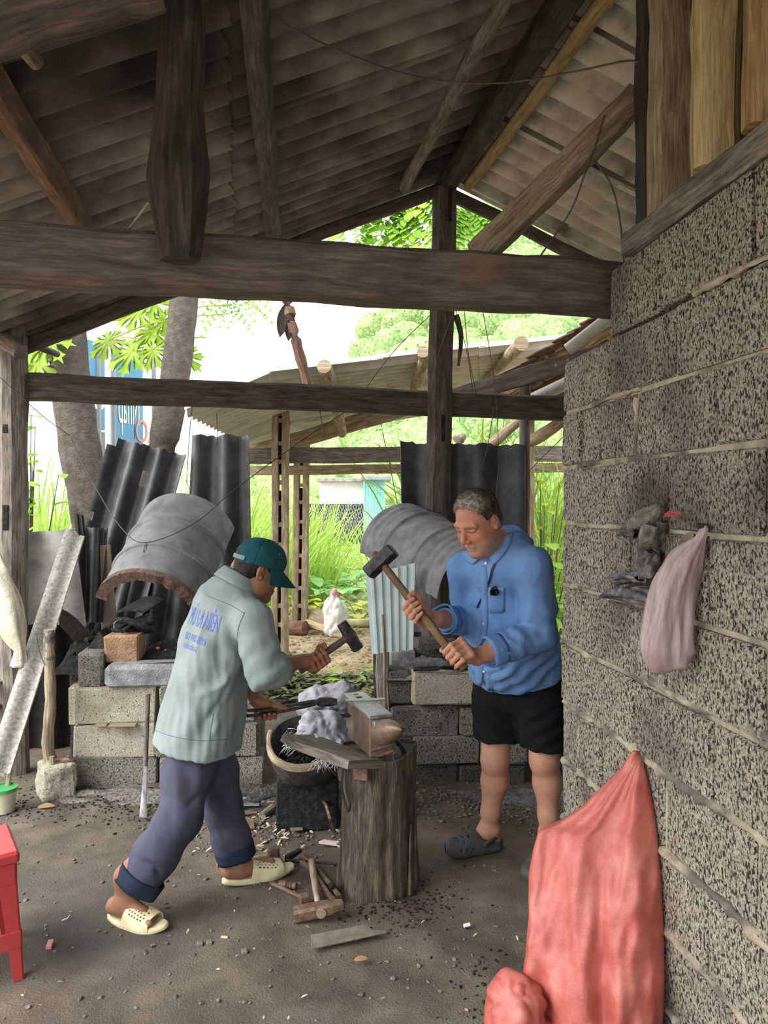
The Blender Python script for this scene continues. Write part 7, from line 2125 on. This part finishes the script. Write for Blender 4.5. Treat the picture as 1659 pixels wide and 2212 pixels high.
def slotted(px0, px1, ytop, d, label, seed, see):
    xa, xb = P(px0, 1085, d)[0], P(px1, 1085, d)[0]; w = xb - xa; zt = P(px0, ytop, d)[2]
    t = thing('slotted_post', label, 'post', ((xa + xb) / 2, d, 0))
    for s, x in ((0, xa + w * .2), (1, xb - w * .2)):
        obj('stile', MB().sweep(line(A3(x, d, -.05), A3(x + .015 * seed, d, zt), 12, .005, seed + s), rect(w * .40, .11), up=(0, 1, 0), jit=.003, seed=seed + s), M['wood_tan'], t, sharp=38)
    n = int(zt / .21)
    for k in range(n):
        z = .12 + k * .21 + R.uniform(-.02, .02)
        obj('rung', MB().box(A3((xa + xb) / 2 + .015 * seed * z / zt, d, z), (w * .26, .09, .045), bev=.004, jit=.003, rnd=R), M['wood_tan'], t)
    obj('slot_back', MB().sweep(line(A3((xa + xb) / 2, d + .04, 0), A3((xa + xb) / 2 + .015 * seed, d + .04, see), 3), rect(w * .3, .02), up=(0, 1, 0)), M['wood_dark'], t)  # dark wood here stands in for shade inside the slots
    obj('slot_back', MB().sweep(line(A3((xa + xb) / 2 + .012 * seed, d + .04, see + .17), A3((xa + xb) / 2 + .015 * seed, d + .04, zt), 3), rect(w * .3, .02), up=(0, 1, 0)), M['wood_dark'], t)
slotted(586, 622, 888, 7.85, 'post with a row of mortise slots right behind the cap', 1, 1.72)
slotted(631, 664, 955, 9.4, 'second slotted post farther back near the log pile', 2, 1.78)
timber('rail', P(500, 985, 7.95), P(1240, 980, 8.1), .05, .165, 'wood_grey', 'upper grey plank rail across the back of the lean-to', 'rail', seed=210, n=16, wob=.006)
timber('rail', P(500, 1017, 8.9), P(1240, 1010, 9.0), .05, .11, 'wood_tan', 'lower brown plank rail across the back of the lean-to', 'rail', seed=211, n=16, wob=.006)
pole('thin_post', A3(P(1131, 1085, 5.35)[0], 5.35, 0), A3(P(1133, 1085, 5.35)[0], 5.35, 2.42), .042, .040, 'wood_grey', 'slim grey post right of the wide dark sheet', 'post', seed=212, n=14, wob=.004)
timber('thin_post', A3(P(1149, 1085, 6.6)[0], 6.6, 0), A3(P(1145, 1085, 6.6)[0], 6.6, 2.75), .06, .06, 'wood_tan', 'thin brown post behind the slim grey one', 'post', seed=213, up=(0, 1, 0))
pole('slant_log', P(1147, 955, 6.55), P(1232, 898, 6.0), .055, .05, 'wood_tan', 'slanting brown log beside the block wall above the rails', 'log', seed=214, n=8)
pole('slant_log', P(1050, 968, 6.6), P(1144, 890, 6.55), .05, .045, 'wood_tan', 'slanting brown log left of the slim grey post', 'log', seed=215, n=8)
o = obj('round_stone', MB().rock(P(993, 946, 6.2), (.055, .05, .045), 8, 2, .3), M['block_pale']); tag(o, 'small pale stone stuck on a stake above the dark sheet', 'stone')
pole('stake', A3(P(993, 1085, 6.2)[0], 6.2, 0), P(993, 955, 6.2), .02, .018, 'wood_grey', 'stake carrying the small pale stone behind the dark sheet', 'stake', seed=216, n=5)
# tiled eave of the next house, with its pipes
te = thing('tiled_eave', 'eave of old clay tiles on orange-brown rafters behind the block wall', 'roof', P(1230, 790, 6.0))
ev0, ev1 = P(1062, 862, 5.95), P(1350, 688, 5.35)
ed = unit(ev1 - ev0); ew = unit(np.cross(A3(0, 0, 1), ed)); ew = ew if ew[1] > 0 else -ew; en = np.cross(ed, ew); en = en if en[2] > 0 else -en
Lr = np.linalg.norm(ev1 - ev0)
tile_me = None
for i in range(10):
    for j in range(7):
        c = ev0 + ed * (Lr * (i + .4) / 10) + ew * (j * .155 - .05 + .03 * (i % 2)) + en * (.085 + R.uniform(-.004, .006))
        tt = unit(ed * 1 - en * .13 + ew * R.uniform(-.05, .05))
        q = MB().box(c, (Lr / 10 * 1.55, .145, .013), (tt, ew, np.cross(tt, ew)), .003, .002, R)
        obj('tile', q, M['terracotta'], te)
for j in (0, .45, .9):
    obj('rafter', MB().sweep(line(ev0 + ew * j - ed * .1 - en * .01, ev1 + ew * j - en * .01, 6, .004, 3), rect(.055, .09), up=en), M['wood_orange'], te)
for k in range(9):
    p = ev0 + ed * (Lr * (k + .3) / 9) + en * .038
    obj('batten', MB().sweep([p - ew * .06, p + ew * 1.0], rect(.03, .02), up=en), M['wood_orange'], te)
timber('fascia', P(968, 862, 5.45), P(1335, 752, 5.12), .04, .125, 'beam', 'long brown fascia board with bolts below the tiled eave', 'board', seed=220, n=14)
for x, y in ((1201, 789), (1227, 778)):
    q = P(x, y, 5.15)
    o = obj('bolt', MB().lathe([(0, 0), (.010, 0), (.009, .012), (0, .016)], 10, q, (0, -1, 0)), M['steel']); tag(o, 'bright bolt head on the brown fascia, ' + ('left' if x < 1210 else 'right') + ' of the pair', 'bolt')
obj('drain_pipe', MB().lathe([(.036, 0), (.042, 0), (.042, .62), (.036, .62), (.036, 0)], 18, P(1226, 756, 5.05), P(1330, 676, 4.9) - P(1226, 756, 5.05)), M['pvc']); tag(bpy.data.objects['drain_pipe'], 'white plastic pipe slanting under the tiled eave', 'pipe')
gt = thing('gutter', 'open white-grey gutter end sticking out over the rear beam', 'gutter', P(1150, 858, 5.6))
gd0, gd1 = P(1152, 858, 5.6), P(1262, 806, 5.4)
_s, _u = frame(gd1 - gd0)
obj('channel', MB().shell(np.array([[q + _s * .062 * math.sin(a) - _u * .055 * math.cos(a) for q in (gd0, gd0 * .5 + gd1 * .5, gd1)] for a in np.linspace(-1.9, 1.9, 16)]), .005), M['pvc_old'], gt, sharp=60)
# far house, fence net and cloth-white walls
hs_ = thing('house', 'far white-walled house with a teal sheet annexe beyond the garden', 'house', P(745, 1140, 27))
def hbox(name, x0, y0, x1, y1, d, dep, m):
    a, b = P(x0, y1, d), P(x1, y0, d)
    return obj(name, MB().box((a + b) / 2 + A3(0, dep / 2, 0), (b[0] - a[0], dep, b[2] - a[2]), bev=.02), M[m], hs_)
hbox('wall', 690, 1040, 790, 1089, 27, 3, 'plaster'); hbox('wall', 785, 1036, 832, 1186, 26.5, 3, 'teal_sheet')
hbox('shade_box', 650, 1088, 800, 1184, 27.3, 2.6, 'wood_dark'); hbox('roof', 684, 1032, 800, 1041, 26.6, 3.4, 'fibre_grey'); hbox('roof', 780, 1028, 845, 1037, 26.2, 3.4, 'aluminium')  # the low dark box stands in for shade under the white wall
for k in range(7): hbox('rib', 787 + k * 6.4, 1038, 788 + k * 6.4, 1134, 26.46, .05, 'teal_sheet')
mb = MB(); na, nb = P(660, 1194, 24), P(800, 1086, 24)
for k in range(26):
    x = na[0] + (nb[0] - na[0]) * k / 25; h_n = nb[2] - na[2]
    mb.tube([(x, 24, na[2]), (x + .5, 24, nb[2])], .008, 3); mb.tube([(x + .5, 24, na[2]), (x, 24, nb[2])], .008, 3)
tag(obj('wire_net', mb, M['aluminium'], None, sharp=180), 'diamond wire net in front of the far white house', 'fence')
# split logs, bag and bamboo in the yard
lgp = lambda x, y, z=.0: G(x, y, z)
mb = MB(); a_, b_ = P(640, 1322, 9.6), P(712, 1345, 9.4); dd = unit(b_ - a_); s_, u_ = frame(dd)
o = obj('half_log', MB().shell(np.array([[q + s_ * .13 * math.sin(t) + u_ * .13 * math.cos(t) for q in np.linspace(a_, b_, 5)] for t in np.linspace(-1.5, 1.6, 12)]) - A3(0, 0, .03), .03), M['wood_tan'], None, sharp=60); tag(o, 'hollow split log leaning on the pile in the yard', 'log')
o = obj('round_log', MB().tube(line(P(606, 1357, 9.15), P(660, 1356, 9.0), 8), [.085, .087, .085, .088, .086, .087, .088, .085], 16, jit=.002), M['wood_red'], None, sharp=50); tag(o, 'short round reddish log at the foot of the pile', 'log')
o = obj('split_board', MB().sweep(line(P(658, 1342, 9.2), P(745, 1372, 8.9), 8, .01, 3), rect(.14, .04)), M['wood_gold'], None); tag(o, 'pale split board slanting down from the log pile', 'board')
o = obj('slab_board', MB().sweep(line(P(614, 1338, 9.5), P(660, 1342, 9.5), 6, .01, 4), rect(.12, .10)), M['wood_tan'], None); tag(o, 'tan slab behind the round reddish log', 'board')
for i, (x0, y0, x1, y1, r, l) in enumerate(((560, 1326, 645, 1331, .035, 'bamboo pole lying behind the log pile'), (745, 1338, 860, 1352, .03, 'thin bamboo pole lying behind the white bag'), (745, 1356, 870, 1357, .055, 'thick bamboo pole lying right of the white bag'))):
    a_, b_ = G(x0, y0), G(x1, y1); a_[2] = b_[2] = r + .01
    pole('bamboo_pole', a_, b_, r, r, 'bamboo', l, seed=230 + i, n=12, wob=.005, knots=.02)
f = Field(P(723, 1360, 9.0) * A3(1, 1, 0) + A3(-.35, -.3, -.02), P(723, 1360, 9.0) * A3(1, 1, 0) + A3(.35, .3, .72), .012)
wb = P(723, 1352, 9.0); wb[2] = 0
f.chain([wb + A3(.02, 0, .12), wb + A3(.0, 0, .32), wb + A3(-.01, 0, .48)], [.15, .13, .05], .05).cone(wb + A3(-.02, 0, .45), wb + A3(-.10, 0, .40), .03, .02, .04).cone(wb + A3(0, 0, .45), wb + A3(.06, .0, .40), .04, .02, .04)
f.cut(wb + A3(0, 0, .005), (0, 0, -1), .003)
sk = f.mesh(); nz_ = np.array([abs(noise.noise(Vector(v * A3(11, 11, 6)))) for v in sk.v]); sk.push(lambda v: .06 * (nz_ - .25))
wbo = tag(obj('refuse_bag', sk, M['bag_white'], None, sharp=180), 'white plastic bag with pink mouth standing by the yard logs', 'bag')
obj('mouth', MB().shell(np.array([[wb + A3(-.075 + .15 * i / 9, -.055 + .03 * math.sin(i), .36 + .17 * math.sin(math.pi * (i + .5) / 10) + .035 * j - .02 * (i % 2)) for j in range(3)] for i in range(10)]), .004), M['pink_film'], wbo, sharp=180)
# leaf litter and twigs
def litter(name, n, region, L, m, seed, zf, flat=.5):
    rng = np.random.RandomState(seed); mb = MB()
    for k in range(n):
        x, y = region(rng); a = rng.uniform(0, 6.28)
        leaf_strip(mb, (x, y, zf(x, y, rng)), A3(math.cos(a), math.sin(a), rng.uniform(-.3, flat)), A3(rng.uniform(-.5, .5), rng.uniform(-.5, .5), 1), L * rng.uniform(.6, 1.3), L * .16, 3, .5, .2)
    o = obj(name, mb, M[m], None, sharp=180); o['kind'] = 'stuff'; return o
xl, xr_ = P(555, 1500, 6.4)[0], P(815, 1500, 6.4)[0]
litter('leaf_litter', 1500, lambda r: (r.uniform(xl, xr_), 6.35 + .55 * r.uniform(-1, 1) * r.uniform(.2, 1)), .11, 'litter', 41, lambda x, y, r: .02 + r.uniform(0, .12) * max(0, 1 - ((y - 6.3) / .6) ** 2))
litter('leaf_litter', 70, lambda r: (r.uniform(xl, xr_), r.uniform(6.1, 6.8)), .12, 'leaf', 42, lambda x, y, r: .05 + r.uniform(0, .10))
litter('yard_litter', 700, lambda r: (r.uniform(-1.7, .5), r.uniform(6.6, 10)), .07, 'leaf_dry', 43, lambda x, y, r: .02, .15)
mb = MB(); rng = np.random.RandomState(5)
for k in range(170):
    x, y, a, L = rng.uniform(-1.7, .5), rng.uniform(6.4, 10), rng.uniform(0, 6.28), rng.uniform(.06, .30)
    mb.tube([(x, y, .02), (x + L * math.cos(a), y + L * math.sin(a), .025)], .004, 3)
o = obj('twigs', mb, M['wood_gold'], None, sharp=180); o['kind'] = 'stuff'
crumbs('yard_clods', 500, lambda r: (r.uniform(-1.8, .6), r.uniform(6.2, 10.5)), .035, 'yard', 51, .015)
# ---- wooded hill
def hillz(x, y):
    px = x / y * FPX + 829.5
    e = np.interp(px, [560, 700, 780, 830, 930, 1010, 1130, 1400, 2200], [.055, .085, .20, .275, .33, .375, .42, .45, .45])
    return 1.6 + e * y
mb = MB(); lv = MB(); rng = np.random.RandomState(17)
V = []; 
for row in range(13):
    y = 34 + row * 4.6
    k = row / 12
    px = 520.0
    while px < 1500:
        x = (px - 829.5) / FPX * y
        z = hillz(x, y) * (.12 + .88 * k) * (1 if row else .8)
        r = rng.uniform(1.5, 2.7)
        if row < 2 or z > 1:
            c = A3(x, y + rng.uniform(-1.5, 1.5), z - r * .8 + rng.uniform(-.5, .5))
            mb.rock(c, (r * rng.uniform(.9, 1.25), r, r * rng.uniform(.8, 1.15)), int(px) + row, 2, .35)
            nq = 230
            dv = rng.normal(size=(nq, 3)); dv[:, 1] = -np.abs(dv[:, 1]); dv /= np.linalg.norm(dv, axis=1, keepdims=True)
            for d_ in dv:
                b = c + d_ * r * rng.uniform(.92, 1.25)
                t1 = unit(np.cross(d_, rng.uniform(-1, 1, 3))) * r * .085; t2 = unit(np.cross(t1, d_ + rng.uniform(-.5, .5, 3))) * r * .05
                V += [b - t1, b - t2, b + t1, b + t2]
        px += r * 1.25 / y * FPX
lv.add(V, [(4 * i, 4 * i + 1, 4 * i + 2, 4 * i + 3) for i in range(len(V) // 4)])
fo_ = obj('forest', mb, M['forest'], None, sharp=180); tag(fo_, 'wooded hillside with haze put into its pale greens rising beyond the lean-to roof', 'forest', kind='stuff')
o = obj('leaves', lv, M['forest'], fo_, sharp=180); o['kind'] = 'stuff'
hm_ = MB(); V = []
for j in range(8):
    for i in range(30):
        px = 440 + 1300 * i / 29; y = 36 + 9 * j; x = (px - 829.5) / FPX * y
        V.append((x, y, max(-.2, hillz(x, y) * (.10 + .88 * j / 7) - 2.2) if j else -.2))
hm_.add(V, [(j * 30 + i, j * 30 + i + 1, (j + 1) * 30 + i + 1, (j + 1) * 30 + i) for j in range(7) for i in range(29)])
struct(obj('hill', hm_, M['forest'], sharp=180))
# ---- crumbs, ash and chips on the smithy floor
crumbs('gravel', 900, lambda r: (r.uniform(-2.2, .9), r.uniform(2.0, 4.2)), .011, 'rubble', 61)
crumbs('charcoal_crumbs', 900, lambda r: (r.normal(-1.35, .45), r.normal(4.02, .14)), .010, 'coal', 62)
crumbs('charcoal_crumbs', 420, lambda r: (r.normal(.05, .14), r.normal(3.02, .12)), .008, 'coal', 63)
crumbs('charcoal_crumbs', 420, lambda r: (r.normal(.42, .10), r.normal(2.36, .14)), .008, 'coal', 64)
crumbs('ash_clods', 700, lambda r: (r.uniform(.10, 1.0), r.normal(4.02, .14)), .013, 'rubble', 65)
crumbs('ash_clods', 500, lambda r: (r.normal(-.62, .2), r.normal(3.75, .18)), .015, 'rubble', 66)
heap('ash_drift', None, A3(-1.35, 4.12, -.012), .60, .22, .035, 'rubble', 13, rough=.7, kind='stuff')
heap('ash_drift', None, A3(.55, 4.12, -.012), .62, .20, .03, 'ash', 14, rough=.7, kind='stuff')
heap('coal_drift', None, A3(-.45, 4.05, -.012), .42, .30, .07, 'rubble_dark', 15, rough=1.2, kind='stuff')
litter('wood_chips', 130, lambda r: (r.normal(-.55, .22), r.normal(3.72, .16)), .035, 'chip', 67, lambda x, y, r: .016 + fh(x, y), .2)
litter('wood_chips', 70, lambda r: (r.uniform(-1.8, .8), r.uniform(2.1, 3.6)), .022, 'chip', 68, lambda x, y, r: .012 + fh(x, y), .1)
for i, (x, y, L, m, l) in enumerate(((82, 1745, .085, 'leaf_dry', 'curled brown leaf lying below the lone block'), (765, 2075, .05, 'leaf_dry', 'small yellow leaf lying near the front plate'), (200, 2025, .05, 'lettering_red2', None))):
    if l is None: continue
    mb = MB(); leaf_strip(mb, G(x, y, .014), A3(1, .2, .1), A3(.1, -.3, 1), L, L * .22, 6, .2, .5)
    tag(obj('dry_leaf', mb, M[m], None, sharp=180), l, 'leaf')
o = obj('red_packet', MB().box(G(108, 2040, .012), (.020, .045, .014), ((.95, .2, 0), (-.2, .95, 0), (0, 0, 1)), .002), M['packet_red']); tag(o, 'tiny crushed red packet lying right of the plastic stool', 'packet')
o = obj('coin_stub', MB().tube(line(G(478, 2024, .010), G(492, 2025, .010), 3), .005, 7), M['chip']); tag(o, 'small pale cigarette stub lying in front of the smith', 'stub')
for i, (x, y, l) in enumerate(((432, 2038, 'left small square iron offcut on the ground in front'), (452, 2036, 'right small square iron offcut on the ground in front'), (528, 2055, 'round flat iron scrap on the ground in front'))):
    o = obj('iron_offcut', MB().box(G(x, y, .010), (.020, .022, .012), ((.9, .3, 0), (-.3, .9, 0), (0, 0, 1)), .002), M['plate']); tag(o, l, 'scrap')
o = obj('plastic_tube', MB().lathe([(0, 0), (.007, 0), (.007, .024), (0, .024)], 12, G(1002, 2000, .012), (.9, .2, .1)), M['bag_white']); tag(o, 'small white plastic tube lying left of the red sack', 'scrap')
